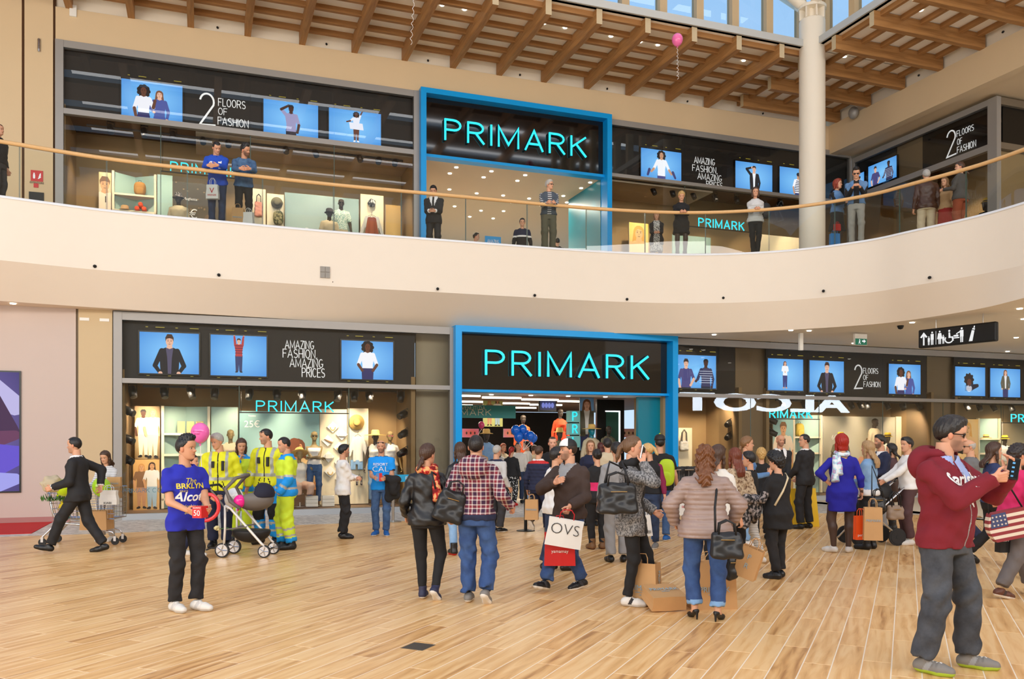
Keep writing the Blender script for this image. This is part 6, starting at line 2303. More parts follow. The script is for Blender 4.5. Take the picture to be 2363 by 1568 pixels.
camman=U(1976,391,.42,158,'dark haired man in a denim waistcoat looking at his camera',H=1.84,top=dict(mat=[k_denims,k_black],t=.024,name='waistcoat',hem=.92,paint=lambda x,y,z,a,t:np.where((a!=0)&(t>.3)|(np.abs(x)<.06)&(y>0),1,0)),bottom=dict(mat=cloth('paleg',(176,172,166))),hair=('spiky',),hairc=HB_,head=(0,-24,0),glasses=('eyes',k_lens),shoes=('sneaker',k_wsh,k_wsh),R=(.08,.30,1.25),L=(-.08,.30,1.25))
U(2138,396,1.5,-12,'grey haired man in a brown leather jacket seen from behind upstairs',H=1.74,build=1.1,top=dict(mat=k_leathb,t=.034,hem=.82,name='jacket'),bottom=dict(mat=k_beige,t=.024),hair=('short',),hairc=HGR,shoes=('sneaker',k_gsh,k_gsh))
U(2181,428,1.7,120,'small woman in a red skirt hidden behind the rust trousers',H=1.52,sex='f',top=dict(mat=k_tan),bottom=dict(kind='skirt',mat=cloth('redskirt',(150,30,30)),end=.5),hair=('long',.5),hairc=HLB,shoes=('sneaker',k_bsh,k_bsh))
U(2216,396,1.4,40,'woman in a grey tweed jacket and rust trousers upstairs',H=1.68,sex='f',build=1.14,top=dict(mat=cloth('tweed',(74,72,70)),t=.034,hem=.84,name='jacket'),bottom=dict(mat=k_rust,t=.022),hair=('lowpony',),hairc=HBR,head=(35,0,0),glasses=('top',k_lens),shoes=('boot',k_bsh,k_bsh),L=(-.2,.3,1.15))
# ---------------------------------------------------------------- bags, balloons, trolley, pushchair
m_kraft=pm('kraft_paper',(200,156,106),.8,noise=.06,nscale=8,bump=.1)
m_ptxt=pm('print_pale_blue',(150,176,190),.8)
m_wbag=pm('white_bag',(238,236,232),.4,noise=.02,nscale=8,bump=.2)
m_rbag=pm('red_bag',(206,24,28),.4,bump=.1)
m_dtxt=pm('print_dark',(40,38,40),.6)
m_rtxt=pm('print_red',(200,34,44),.6)
m_wtxt=pm('print_white',(240,238,236),.6)
m_ytxt=pm('print_yellow',(220,200,60),.6)
m_red=pm('red_plastic',(206,34,38),.4)
m_chrome=pm('chrome',(200,200,204),.22,1.0)
m_rub=pm('rubber',(36,36,38),.7)
m_strap=pm('black_strap',(24,23,25),.6)
m_gold=pm('brass_fitting',(196,160,96),.3,1.0)
def bag(name,pos,w,d,h,rz,mat,label,txt=None,tm=None,ts=.1,tz=.45,handles=.09,hm=None,rx=0.0,ry=0.0,cat='bag',group=None,taper=.92,fold=.0,txs=1.0,side=None,hside=1):
 """open carrier with tapering folded body, twin handles and printed lettering"""
 o=empty(name,pos,0,label,cat,group)
 o.rotation_euler=(rx,ry,rz)
 mb=MB()
 t=.006
 R=[]
 for z,k in((0,1.0),(h*.35,.97+fold),(h*.7,.95-fold),(h,taper)):
  R.append([(-w/2*k,-d/2*k,z),(0,-d/2*k-.006,z),(w/2*k,-d/2*k,z),(w/2*k*.97,0,z),(w/2*k,d/2*k,z),(0,d/2*k+.006,z),(-w/2*k,d/2*k,z),(-w/2*k*.97,0,z)])
 R.append([(x*.97,y*.94,h-.005)for x,y,z in R[3]])
 R.append([(x*.95,y*.9,h*.55)for x,y,z in R[3]])
 vs=[p for r in R for p in r]
 fs=[]
 for i in range(len(R)-1):
  for k in range(8):
   l=(k+1)%8
   fs.append((i*8+k,i*8+l,i*8+8+l,i*8+8+k))
 fs+=[(7,6,5,4,3,2,1,0),tuple(40+k for k in range(8))]
 mb.add(vs,fs).build('body',mat,o)
 if handles:
  for s in(-1,1):
   y=s*d/2*taper*.9
   pts=[(-w*.2,y,h-.03),(-w*.19,y,h+handles*.6),(-w*.1,y*.6,h+handles),(w*.1,y*.6,h+handles),(w*.19,y,h+handles*.6),(w*.2,y,h-.03)]
   MB().tube(pts,.005,6).build('handle',hm or mat,o)
 if txt:
  for tt,z,s in txt:
   f=-d/2*.97-.012
   text('print',tt,tm,s,o,M=T3(0,f,z*h),ext=.001,xs=txs,bold=-.0035 if tt=='OVS' else 0)
 if side:
  text('print',side,tm,.07,o,M=T3(w/2*.98+.004,0,h*.5,ry=0,rz=PI/2)@Matrix.Rotation(PI/2,4,'Y'),ext=.001)
 return o
def held(info,hand,drop):
 c,fd,pn,th=info['hands'][hand]
 w=info['world'](c+fd*.07)
 return(w.x,w.y,w.z-drop)
def fl(u,v,z=0):
 return tuple(on_floor(u,v,z))
PB=[('PRIMARK',.42,.075),('fashion brown',.32,.022),('milano',.26,.018)]
bag('paper_bag',fl(1487,1396),.31,.18,.43,-.5,m_kraft,'tall brown paper carrier standing beside the woman on the phone',PB,m_ptxt,side='PRIMARK')
bag('paper_bag',(0,0,0),.36,.14,.31,.12,m_kraft,'brown paper carrier lying flat between the phone woman and the puffer jacket',[('PRIMARK',.55,.075),('fashion',.4,.03)],m_ptxt,rx=0,handles=.0)
l2=bpy.data.objects['paper_bag.001']
l2.rotation_euler=(-1.30,0,.25)
l2.location=(fl(1546,1414)[0],fl(1546,1414)[1],.08)
bag('paper_bag',(fl(1643,1404)[0],fl(1643,1404)[1]+.02,0),.46,.20,.46,.06,m_kraft,'largest brown paper carrier standing behind the turned-up jeans',PB,m_ptxt)
q=at(1722,1335,8.1)
bag('paper_bag',(q.x,q.y+.1,q.z),.22,.12,.30,-.5,m_kraft,'slanted brown paper carrier hanging by the puffer jacket woman',[('P',.7,.07),('R',.4,.07)],m_ptxt,ry=.35)
h_=held(cap_m,'L',.46)
bag('carrier_bag',(h_[0]-.06,h_[1]-.03,h_[2]+.08),.39,.09,.30,-.06,m_wbag,'white carrier lettered in thin grey capitals held by the man in the cap',[('OVS',.62,.17)],m_dtxt,rx=0,ry=.16,handles=.10,hm=m_rbag,fold=.01,taper=.97)
bag('carrier_bag',(h_[0]-.08,h_[1]+.10,h_[2]-.14),.34,.08,.36,-.02,m_rbag,'red carrier bag hanging behind the white carrier',[('yamamay',.44,.05)],m_wtxt,handles=.18,taper=.98)
h_=held(tee_m,'R',.36)
bag('carrier_bag',(h_[0]+.12,h_[1]-.1,h_[2]),.27,.1,.27,-.1,m_wbag,'white plastic carrier with a red emblem held by the man in the black t-shirt',[('tezenis',.55,.07),('intimo',.12,.04)],m_rtxt,handles=.1,fold=.03)
q=at(1491,1238,12.3)
bag('carrier_bag',tuple(q),.18,.08,.30,.05,m_wbag,'white carrier with black lettering next to the blonde ponytail woman',[('KIABI',.2,.06)],m_dtxt,handles=.08,ry=-.1)
q=at(1475,1215,12.5)
bag('carrier_bag',tuple(q),.15,.06,.2,.05,pm('yellow_bag',(240,196,20),.4),'small yellow carrier squeezed behind the white one',handles=.06)
q=at(1227,1200,15.2)
bag('paper_bag',tuple(q),.24,.12,.36,-.15,m_kraft,'brown paper carrier held by the man in the navy body warmer',[('PRIMARK',.5,.05)],m_ptxt)
q=at(1986,1246,12.2)
bag('carrier_bag',tuple(q),.19,.08,.34,.15,pm('orange_bag',(238,84,24),.45),'bright orange carrier beside the blue dress',[('perdry',.2,.055)],m_wtxt,handles=.1)
q=at(2014,1247,12.0)
bag('paper_bag',tuple(q),.25,.14,.46,-.25,m_kraft,'brown paper carrier right of the orange one',[('PRIMARK',.6,.05)],m_ptxt,handles=.12)
q=at(2313,1275,9.0)
bag('carrier_bag',tuple(q),.12,.08,.32,.2,m_strap,'dark carrier with small white print beside the flag handbag',[('store',.4,.035)],m_wtxt)
h_=held(hoodie,'R',.62)
q=at(491,460,edgeD(491)+.16)
bag('carrier_bag',tuple(q),.26,.1,.30,0,m_wbag,'white plastic carrier with a red palm print held over the balcony',[('V',.55,.16),('FIRENZE',.24,.05)],m_rtxt,handles=.14,fold=.04)
q=at(549,512,edgeD(549)+.3)
bag('paper_bag',(q.x,q.y,Z2),.26,.14,.42,.2,m_kraft,'brown paper carrier on the floor by the leaning denim jacket man',[('PRIMARK',.5,.05)],m_ptxt)
q=at(574,512,edgeD(574)+.3)
bag('carrier_bag',(q.x,q.y,Z2),.22,.12,.33,-.1,m_wbag,'white plastic carrier on the balcony floor right of the paper one',fold=.04)
q=at(1926,556,edgeD(1926)+.22)
bag('carrier_bag',(q.x,q.y,Z2),.24,.1,.34,.1,pm('sky_bag',(40,140,220),.4),'bright blue carrier by the red haired woman upstairs',handles=.1)
bag('carrier_bag',(q.x+.04,q.y-.05,Z2+.40),.16,.07,.16,.2,m_rbag,'small red carrier above the bright blue one',handles=.05)
def handbag(pos,w,d,h,rz,mat,label,strap=None,flare=1.25,studs=True,ry=0.0,hand=.1):
 o=empty('handbag',pos,0,label,'handbag')
 o.rotation_euler=(0,ry,rz)
 def f(P):
  x,y,z=P[:,0],P[:,1],P[:,2]
  k=1+(flare-1)*(1-z/h)
  qx,qy,qz=np.abs(x)/k-w/2+.045,np.abs(y)/k-d/2*(1.1-.6*np.clip(z/h,0,1))+.035,np.abs(z-h/2)-h/2+.04
  g=np.sqrt(np.maximum(qx,0)**2+np.maximum(qy,0)**2+np.maximum(qz,0)**2)+np.minimum(np.maximum(np.maximum(qx,qy),qz),0)-.04
  return g+.004*np.sin(x*40+3*np.sin(z*22))+.003*np.sin(z*60+x*20)
 W=w*flare
 V,Q=nets(f,(-W/2-.08,-d-.05,-.06),(W/2+.08,d+.05,h+.06),.014)
 put('body',npmesh('body',V,Q,mat),o)
 for s in(-1,1):
  MB().tube([(-w*.28,s*d*.25,h-.03),(-w*.24,s*d*.3,h+hand*.7),(0,s*d*.3,h+hand),(w*.24,s*d*.3,h+hand*.7),(w*.28,s*d*.25,h-.03)],.009,6).build('handle',m_strap,o,smooth=True)
 mb=MB()
 mb.tube([(-w*.22,-d*.52,h*.72),(w*.22,-d*.52,h*.72)],.004,5)
 mb.build('zip',m_gold,o)
 if strap:
  inv=o.matrix_basis.inverted()if False else(Matrix.Translation(pos)@Matrix.Rotation(rz,4,'Z')@Matrix.Rotation(ry,4,'Y')).inverted()
  MB().tube([inv@Vector(p)for p in strap],.011,6).build('strap',m_strap,o,smooth=True)
 return o
m_lea=pm('black_leather_bag',(27,27,29),.38,noise=.08,nscale=14,bump=.1)
def shoulder(info,s,up=.05,back=0.0):
 return info['world'](info['arms'][0 if s>0 else 1][1]*np.array([.82,1,1])+np.array([0,back,up]))
w_=leather_w['world']
tp=at(1028,1205,8.6)
handbag((tp.x,tp.y,tp.z),.27,.12,.33,.25,m_lea,'large black leather tote on the shoulder of the leather jacket woman',[tuple(tp+Vector((-.1,0,.33))),tuple(tp+Vector((-.14,.02,.5))),tuple(shoulder(leather_w,1,.03)),tuple(tp+Vector((-.05,.16,.45))),tuple(tp+Vector((.06,.05,.33)))],ry=.3)
tp=at(1424,1186,8.25)
handbag(tuple(tp),.36,.16,.30,.1,m_lea,'big black leather shopper bag on the arm of the woman on the phone',[tuple(tp+Vector((-.12,0,.3))),tuple(tp+Vector((-.06,.1,.5))),tuple(shoulder(phone_w,1,.04)),tuple(tp+Vector((.06,.1,.5))),tuple(tp+Vector((.12,0,.3)))],flare=1.15)
tp=at(1677,1290,7.55)
sp_=shoulder(puffer,1,.07,0)
handbag(tuple(tp),.27,.14,.24,-.1,m_lea,'studded black leather handbag hanging from the puffer jacket woman',[tuple(tp+Vector((-.1,0,.22))),tuple(tp+Vector((-.1,.02,.45))),tuple(sp_+Vector((-.06,-.13,-.12))),tuple(sp_+Vector((-.05,-.03,.02))),tuple(sp_+Vector((-.05,.12,-.1)))],flare=1.15)
tp=at(1688,1340,8.2)
handbag(tuple(tp),.12,.07,.24,.2,m_lea,'slim black pouch dangling below the studded handbag',flare=1.1,hand=.06)
tp=at(2026,1180,12.3)
handbag(tuple(tp),.22,.1,.22,0,m_lea,'black shoulder bag of the blonde woman in light denim',[tuple(tp+Vector((-.09,0,.2))),tuple(at(2012,1075,12.6)),tuple(tp+Vector((.09,0,.2)))],flare=1.05,hand=.1)
tp=at(2066,1200,12.9)
handbag(tuple(tp),.26,.12,.22,.1,pm('cream_brown_bag',(150,128,108),.6),'brown and cream changing bag hanging on the right pushchair',flare=1.0,hand=.2)
# handbag printed like a flag
tp=at(2336,1244,8.75)
fb=empty('handbag',tuple(tp),-.1,'handbag printed with red and white stripes and a blue star field','handbag')
fb.rotation_euler=(0,-.22,-.1)
mb=MB()
for i in range(9):
 mb.mi=i%2
 a,b=.30*i/9,.30*(i+1)/9
 wa,wb_2=.17+.05*math.sin(PI*i/9),.17+.05*math.sin(PI*(i+1)/9)
 mb.add([(-wa,-.05,a),(wa,-.05,a),(wa,.05,a),(-wa,.05,a),(-wb_2,-.05,b),(wb_2,-.05,b),(wb_2,.05,b),(-wb_2,.05,b)],[(0,1,5,4),(1,2,6,5),(2,3,7,6),(3,0,4,7),(4,5,6,7),(3,2,1,0)])
mb.build('body',[pm('flag_red',(140,44,52),.6),pm('flag_cream',(222,208,190),.6)],fb)
mb=MB()
mb.add([(-.20,-.056,.15),(-.03,-.056,.15),(-.03,-.056,.29),(-.17,-.056,.29),(-.20,-.05,.15),(-.03,-.05,.15),(-.03,-.05,.29),(-.17,-.05,.29)],[(0,1,2,3),(0,4,5,1),(1,5,6,2),(2,6,7,3),(3,7,4,0)])
cn=mb.build('star_field',pm('flag_blue',(60,70,110),.6),fb)
mb=MB()
for i in range(4):
 for j in range(3):
  c=(-.165+.038*i,.175+.042*j)
  pts=[(c[0]+(.013 if q%2==0 else.006)*math.sin(q*PI/5),-.058,c[1]+(.013 if q%2==0 else.006)*math.cos(q*PI/5))for q in range(10)]
  mb.add(pts,[tuple(range(9,-1,-1))])
mb.build('star',MATS['flag_cream'],cn,kind='stuff')
MB().tube([(-.17,0,.28),(-.1,.06,.6),(.05,.05,.72),(.17,0,.28)],.009,6).build('strap',m_strap,fb,smooth=True)
def backpack(pos,w,d,h,rz,mat,label,name='backpack'):
 o=empty(name,pos,rz,label,'backpack')
 def f(P):
  q=np.abs((P-np.array([0,0,h/2],F32))/np.array([w/2,d/2,h/2],F32))
  return((q**3).sum(1)**(1/3)-1)*min(w,d)/2
 V,Q=nets(f,(-w,-d,-.04),(w,d,h+.04),.022)
 put('body',npmesh('body',V,Q,mat),o)
 V,Q=nets(lambda P:f((P-np.array([0,-d*.42,0],F32))/np.array([.72,.5,.55],F32))*.6,(-w,-d*1.3,-.05),(w,d,h),.022)
 put('pocket',npmesh('pocket',V,Q,mat),o)
 MB().tube([(-.04,0,h),(-.03,0,h+.04),(.03,0,h+.04),(.04,0,h)],.006,6).build('loop',m_strap,o)
 for s in(-1,1):
  MB().tube([(s*w*.3,d*.5,h*.9),(s*w*.32,d*.85,h*.8),(s*w*.34,d*.7,h*.15)],.012,5).build('strap',m_strap,o)
 return o
q=at(1537,1122,13.9)
backpack((q.x,q.y-.05,q.z),.26,.16,.44,-.3,pm('lime_pack',(186,214,30),.6),'lime green backpack on the man in the black t-shirt')
q=at(2066,1160,15.4)
backpack((q.x,q.y,q.z),.28,.16,.42,.9,pm('brown_pack',(70,48,36),.7),'dark brown backpack on the black haired woman')
q=at(1766,505,edgeD(1766)+.5)
backpack((q.x,q.y,q.z),.28,.14,.40,.2,m_strap,'black backpack on the woman in the white quilted jacket')
def balloon(pos,r,mat,label,end=None,group=None,txt=None,curl=False,tilt=0.0):
 o=empty('balloon',pos,0,label,'balloon',group)
 o.rotation_euler=(0,tilt,0)
 prof=[(max(.002,r*math.sin(PI*i/14)*(1 if i>6 else.90+.10*i/6)),-r*(1.28 if i<7 else 1.08)*math.cos(PI*i/14))for i in range(15)]
 MB().lathe(prof,20).build('skin',mat,o,smooth=True)
 MB().lathe([(.02,-r*1.28-.03),(.006,-r*1.28-.005),(.008,-r*1.2)],8).build('knot',mat,o)
 if end is not None:
  d=Vector(end)-Vector(pos)
  a=Vector((0,0,-r*1.3))
  n_=40 if curl else 8
  pts=[]
  for i in range(n_+1):
   p=a.lerp(d,i/n_)
   if curl:
    p+=Vector((.03*math.cos(i*1.3),.03*math.sin(i*1.3),0))*(.4+.6*i/n_)
   pts.append(p)
  MB().tube(pts,.005,5).build('string',pm('white_string',(236,232,228),.5),o)
 if txt:
  for s,z in txt:
   text('print',s,pm('print_magenta',(190,40,120),.5),r*.2,o,M=T3(0,-math.sqrt(max(.01,r*r-z*z))-.004,z),ext=.001)
 return o
def bmat(n,c):
 m=pm('balloon_'+n,c,.18,coat=.3)
 m.node_tree.nodes['Principled BSDF'].inputs['Subsurface Weight'].default_value=.0
 return m
q=at(462,998,13.0)
balloon(tuple(q),.135,bmat('pink',(246,110,190)),'pink balloon with dark lettering floating above the pushchair',tuple(at(470,1160,12.9)),txt=[("VICTORIA'S",.01),('SECRET',-.03)])
q=at(540,1148,12.9)
balloon(tuple(q),.135,bmat('white',(240,240,240)),'white balloon lying in the pushchair seat',tilt=.5)
q=at(553,1157,12.2)
balloon(tuple(q),.085,bmat('magenta',(244,30,150)),'small magenta balloon in front of the white one',tilt=.2,end=tuple(at(552,1190,12.2)))
q=at(154,1124,13.35)
balloon(tuple(q),.135,bmat('lime',(190,220,20)),'lime green balloon at the left end of the trolley',tilt=.8)
q=at(234,1124,13.6)
balloon(tuple(q),.14,bmat('limeb',(176,226,40)),'lime green balloon with an oval emblem right of the striding man',tilt=-.3,txt=[('VERA',.0)])
q=at(158,1166,13.6)
balloon(tuple(q),.12,bmat('yellow',(222,200,40)),'yellow balloon pressed inside the trolley basket',tilt=1.2)
q=at(150,1190,13.75)
balloon(tuple(q),.085,bmat('teal',(0,150,180)),'small teal balloon low in the trolley basket',tilt=.4)
q=at(1111,981,22.5)
balloon(tuple(q),.085,bmat('rose',(206,60,110)),'dark pink balloon inside the ground-floor entrance',tuple(at(1100,1010,22.5)))
for i,(u,v,r)in enumerate(((1190,993,.15),(1206,991,.14),(1213,1003,.15),(1197,1008,.15),(1224,1006,.14),(1231,1011,.13))):
 balloon(tuple(at(u,v,22.4+.12*(i%3))),r*.82,bmat('blue',(16,100,210)),('top left','topmost','front','lowest','right upper','rightmost')[i]+' glossy blue balloon of the bunch in the entrance',tuple(at(1208,1040,22.5)),'bunch of blue balloons in the entrance')
q=at(1563,91,21.0)
balloon(tuple(q),.135,bmat('ceilpink',(240,110,170)),'pink balloon with a curly ribbon stuck below the timber roof',tuple(at(1564,182,21.0)),curl=True)
q=at(958,-60,19.0)
balloon(tuple(q),.14,bmat('ceilred',(214,60,60)),'balloon above the frame whose red ribbon dangles before the rafters',tuple(at(948,102,19.0)),curl=True)
# --- shopping trolley
tc_=on_floor(176,1262)
tr=empty('shopping_trolley',(tc_.x,tc_.y+.35,0),.06,'wire shopping trolley filled with bags and balloons by the left wall','trolley')
mb=MB()
bx0,bx1,by,z0,z1=-.42,.52,.24,.42,.92
def rect(x0,x1,y,z):
 return[(x0,-y,z),(x1,-y,z),(x1,y,z),(x0,y,z)]
for i in range(7):
 t=i/6
 z=z0+(z1-z0)*t
 mb.tube(rect(bx0-.10*t,bx1-.0*t,by+.04*t,z),.008 if i in(0,6)else.0045,5,closed=True)
for s in(-1,1):
 for i in range(19):
  x=bx0+(bx1-bx0)*i/18
  mb.tube([(x,s*by,z0),(x-.10*(1-i/18),s*(by+.04),z1)],.0032,4,caps=False)
for i in range(9):
 y=-by+2*by*i/8
 mb.tube([(bx1,y,z1),(bx1,y,z0),(bx0,y,z0),(bx0-.1,y*1.15,z1)],.0032,4,caps=False)
mb.build('basket',m_chrome,tr,kind='stuff')
for s in(-1,1):
 MB().tube([(-.50,s*.25,.96),(-.44,s*.24,.55),(-.36,s*.24,.36),(.0,s*.22,.33),(.46,s*.16,.20),(.50,s*.16,.12)],.015,8).build('chassis_rail',m_chrome,tr,smooth=True)
 MB().tube([(-.36,s*.24,.36),(-.58,s*.26,.14)],.015,8).build('chassis_leg',m_chrome,tr)
 for x in(-.58,.50):
  w=MB().lathe([(.02,-.014),(.06,-.014),(.06,.014),(.02,.014)],16,Matrix.Translation((x,s*(.26 if x<0 else.16),.06))@Matrix.Rotation(PI/2,4,'X')).build('caster',m_rub,tr)
  box('fork',m_chrome,x-.02,x+.02,s*(.26 if x<0 else.16)-.022,s*(.26 if x<0 else.16)+.022,.06,.14,w)
MB().tube([(-.56,-.28,.98),(-.56,.28,.98)],.02,10).build('handlebar',m_red,tr)
for s in(-1,1):
 MB().tube([(-.56,s*.27,.98),(-.46,s*.26,.95)],.016,8).build('handle_bracket',m_red,tr)
def lump(name,pos,r,mat,label,cat,seed=1.0,amp=.02,group=None,rz=0):
 o=empty(name,pos,rz,label,cat,group)
 V,Q=nets(lambda P:ellip(P,(0,0,0),r)+amp*np.sin(P[:,0]*30+seed)*np.sin(P[:,1]*28)*np.sin(P[:,2]*30+seed),tuple(-q*1.2-.03 for q in r),tuple(q*1.2+.03 for q in r),max(.012,min(r)/6))
 put('body',npmesh('body',V,Q,mat),o)
 return o
lump('cloth_bundle',tuple(at(122,1118,13.3)),(.16,.14,.13),pm('canvas_beige',(196,180,150),.9),'crumpled beige canvas bag on the left end of the trolley','bag',amp=.03)
bag('paper_bag',tuple(at(224,1222,13.65)),.42,.3,.30,.05,m_kraft,'wide brown paper bag in the right half of the trolley',handles=0)
bag('paper_bag',tuple(at(264,1150,13.9)),.22,.12,.34,.2,m_kraft,'brown paper carrier in front of the dark haired trolley woman',[('PRIMARK',.7,.04)],m_ptxt,handles=0)
bag('carrier_bag',tuple(at(252,1165,13.3)),.26,.12,.22,.1,m_wbag,'white and blue plastic carrier hanging at the right of the trolley',[('KIABI',.12,.05)],m_dtxt,handles=.08,fold=.05)
o=empty('potted_greens',tuple(at(130,1158,13.5)),0,'green leafy plants packed in the trolley basket','plant')
mb=MB()
for i in range(46):
 a,b,l=random.uniform(0,6.28),random.uniform(.1,.9),random.uniform(.08,.16)
 c=Vector((random.uniform(-.18,.18),random.uniform(-.1,.1),0))
 d=Vector((math.cos(a)*b,math.sin(a)*b,1-b*.4)).normalized()
 sd=Vector((-math.sin(a),math.cos(a),0))*.018
 mb.add([c,c+d*l*.5+sd,c+d*l,c+d*l*.5-sd],[(0,1,2,3)])
mb.build('leaves',pm('leaf_green',(70,120,50),.6),o,kind='stuff')
# --- pushchairs
def wheel(mb_r,par,x,y,r,mat,spokes=5):
 M_=Matrix.Translation((x,y,r))@Matrix.Rotation(PI/2,4,'X')
 w=MB().lathe([(r*.72,-.018),(r,-.014),(r,.014),(r*.72,.018)],24,M_).build('wheel',m_rub,par)
 m2=MB()
 for i in range(spokes):
  a=2*PI*i/spokes
  m2.tube([(x,y-.02,r),(x+r*.74*math.cos(a),y-.02,r+r*.74*math.sin(a))],r*.085,6)
 m2.lathe([(r*.66,-.021),(r*.80,-.021),(r*.80,.021),(r*.66,.021)],24,M_)
 m2.lathe([(.001,-.024),(r*.2,-.024),(r*.2,.024),(.001,.024)],12,M_)
 m2.build('rim',mat,w)
 return w
m_pgrey=pm('pushchair_grey',(104,98,94),.5)
m_pwhite=pm('pushchair_white',(224,220,214),.35,.2)
m_pnavy=pm('pushchair_navy',(26,27,48),.8)
sp0=on_floor(545,1288)
ps=empty('pushchair',(sp0.x+.05,sp0.y+.22,0),-.06,'grey and white pushchair with a baby seat and balloons beside the young man','pushchair')
for s in(-1,1):
 y=s*.22
 wheel(None,ps,-.24,y,.105,m_chrome,5)
 wheel(None,ps,.36,y*.9,.09,m_chrome,5)
 MB().tube([(-.20,y,.74),(-.20,y,.40),(-.22,y,.12)],.018,8).build('frame_tube',m_pwhite,ps,smooth=True)
 MB().tube([(-.20,y,.74),(-.12,y,.70),(.32,y*.9,.20),(.40,y*.9,.13)],.019,8).build('frame_tube',m_pwhite,ps,smooth=True)
 MB().tube([(-.18,y,.40),(.12,y,.44)],.012,8).build('brace',m_pgrey,ps)
 MB().tube([(-.22,y,.13),(-.42,y*.8,.13),(-.5,y*.7,.10)],.012,8).build('brace',m_rub,ps)
 MB().tube([(-.16,y,.66),(-.42,y,.98)],.014,8).build('push_bar',m_pgrey,ps)
MB().tube([(-.42,-.22,.98),(-.46,-.2,1.02),(-.46,.2,1.02),(-.42,.22,.98)],.018,8).build('push_handle',m_rub,ps,smooth=True)
MB().tube([(.36,-.2,.1),(.36,.2,.1)],.01,8).build('axle',m_rub,ps)
V,Q=nets(lambda P:np.maximum(ellip(P,(.15,0,.82),(.28,.19,.17)),-(ellip(P,(.10,0,.92),(.26,.15,.19)))),(-.3,-.3,.5),(.6,.3,1.1),.018)
put('seat_shell',npmesh('seat_shell',V,Q,m_pgrey),ps)
V,Q=nets(lambda P:np.maximum(np.maximum(ellip(P,(.27,0,.90),(.17,.18,.16)),.85-P[:,2]),-ellip(P,(.12,0,.91),(.20,.16,.15))),(-.1,-.3,.8),(.6,.3,1.15),.018)
put('hood',npmesh('hood',V,Q,m_pnavy),ps)
MB().tube([(.02,-.22,.70),(-.12,-.23,.80),(-.20,-.2,.98),(-.06,-.17,1.13),(.06,0,1.17),(-.06,.17,1.13),(-.20,.2,.98),(-.12,.23,.80),(.02,.22,.70)],.026,10).build('carry_handle',m_pgrey,ps,smooth=True)
V,Q=nets(lambda P:np.maximum(ellip(P,(.10,0,.36),(.28,.2,.17)),P[:,2]-.38),(-.3,-.3,.15),(.5,.3,.45),.02)
put('basket',npmesh('basket',V,Q,m_strap),ps)
fo=empty('flower',tuple(at(500,1222,12.35)),0,'pale yellow rose hanging on the pushchair frame','flower')
mb=MB()
for i in range(9):
 a=i*2.4
 mb.ell((.022*math.cos(a),.02*math.sin(a),.015*(i%3)),.022,.014,.024,7,5)
mb.build('petals',pm('rose_cream',(236,226,170),.6),fo,smooth=True)
MB().tube([(.02,0,0),(.16,0,.02),(.30,0,-.06)],.006,5).build('stem',MATS['leaf_green'],fo)
# red air-filled loop toy and flyer box in the young man's hands
q=at(484,1172,8.05)
rg=empty('balloon',tuple(at(478,1172,11.9)),0,'red tube balloon bent into a loop beside the pushchair','balloon')
pts=[(.16*math.cos(a)*(1-.18*math.sin(a)),0,.20*math.sin(a)*.9+.04*math.cos(a))for a in[2*PI*i/22 for i in range(22)]]
MB().tube(pts,.026,10,closed=True).build('tube',bmat('redtube',(226,50,60)),rg,smooth=True)
hb_=(boy['world'](boy['hands']['R'][0]+boy['hands']['R'][1]*.09)+boy['world'](boy['hands']['L'][0]+boy['hands']['L'][1]*.09))/2
fx=empty('flyer_box',(hb_.x,hb_.y-.03,hb_.z+.0),-.3,'red cube shaped flyer with white figures in the young man in blue hands','box')
box('carton',m_red,-.05,.05,-.05,.05,-.05,.06,fx)
text('print','50',m_wtxt,.075,fx,M=T3(0,-.052,-.005),ext=.001)
text('print','SCONTO',m_wtxt,.02,fx,M=T3(0,-.052,.045),ext=.001)
# right pushchair
sp1=on_floor(2021,1262)
p2=empty('pushchair',(sp1.x,sp1.y+.3,0),PI+.1,'black pushchair with silver handles pushed by the man in white','pushchair')
for s in(-1,1):
 y=s*.24
 wheel(None,p2,.26,y,.14,m_rub,3)
 wheel(None,p2,-.36,y,.14,m_rub,3)
 MB().tube([(.42,y*.7,.1),(-.25,y,.72),(-.62,y,1.04)],.017,8).build('frame_tube',m_chrome,p2,smooth=True)
 MB().tube([(-.42,y,.12),(.1,y,.55)],.015,8).build('frame_tube',m_chrome,p2)
MB().tube([(-.58,-.24,1.0),(-.64,-.24,1.06),(-.64,.24,1.06),(-.58,.24,1.0)],.02,8).build('push_handle',m_rub,p2,smooth=True)
V,Q=nets(lambda P:np.maximum(ellip(P,(.05,0,.62),(.38,.22,.22)),-ellip(P,(.0,0,.78),(.30,.17,.2))),(-.45,-.3,.3),(.6,.3,1.0),.022)
put('seat',npmesh('seat',V,Q,m_strap),p2)
V,Q=nets(lambda P:np.maximum(np.maximum(ellip(P,(-.14,0,.80),(.26,.22,.24)),.74-P[:,2]),-ellip(P,(.06,0,.78),(.26,.19,.22))),(-.5,-.3,.6),(.3,.3,1.1),.022)
put('hood',npmesh('hood',V,Q,m_strap),p2)
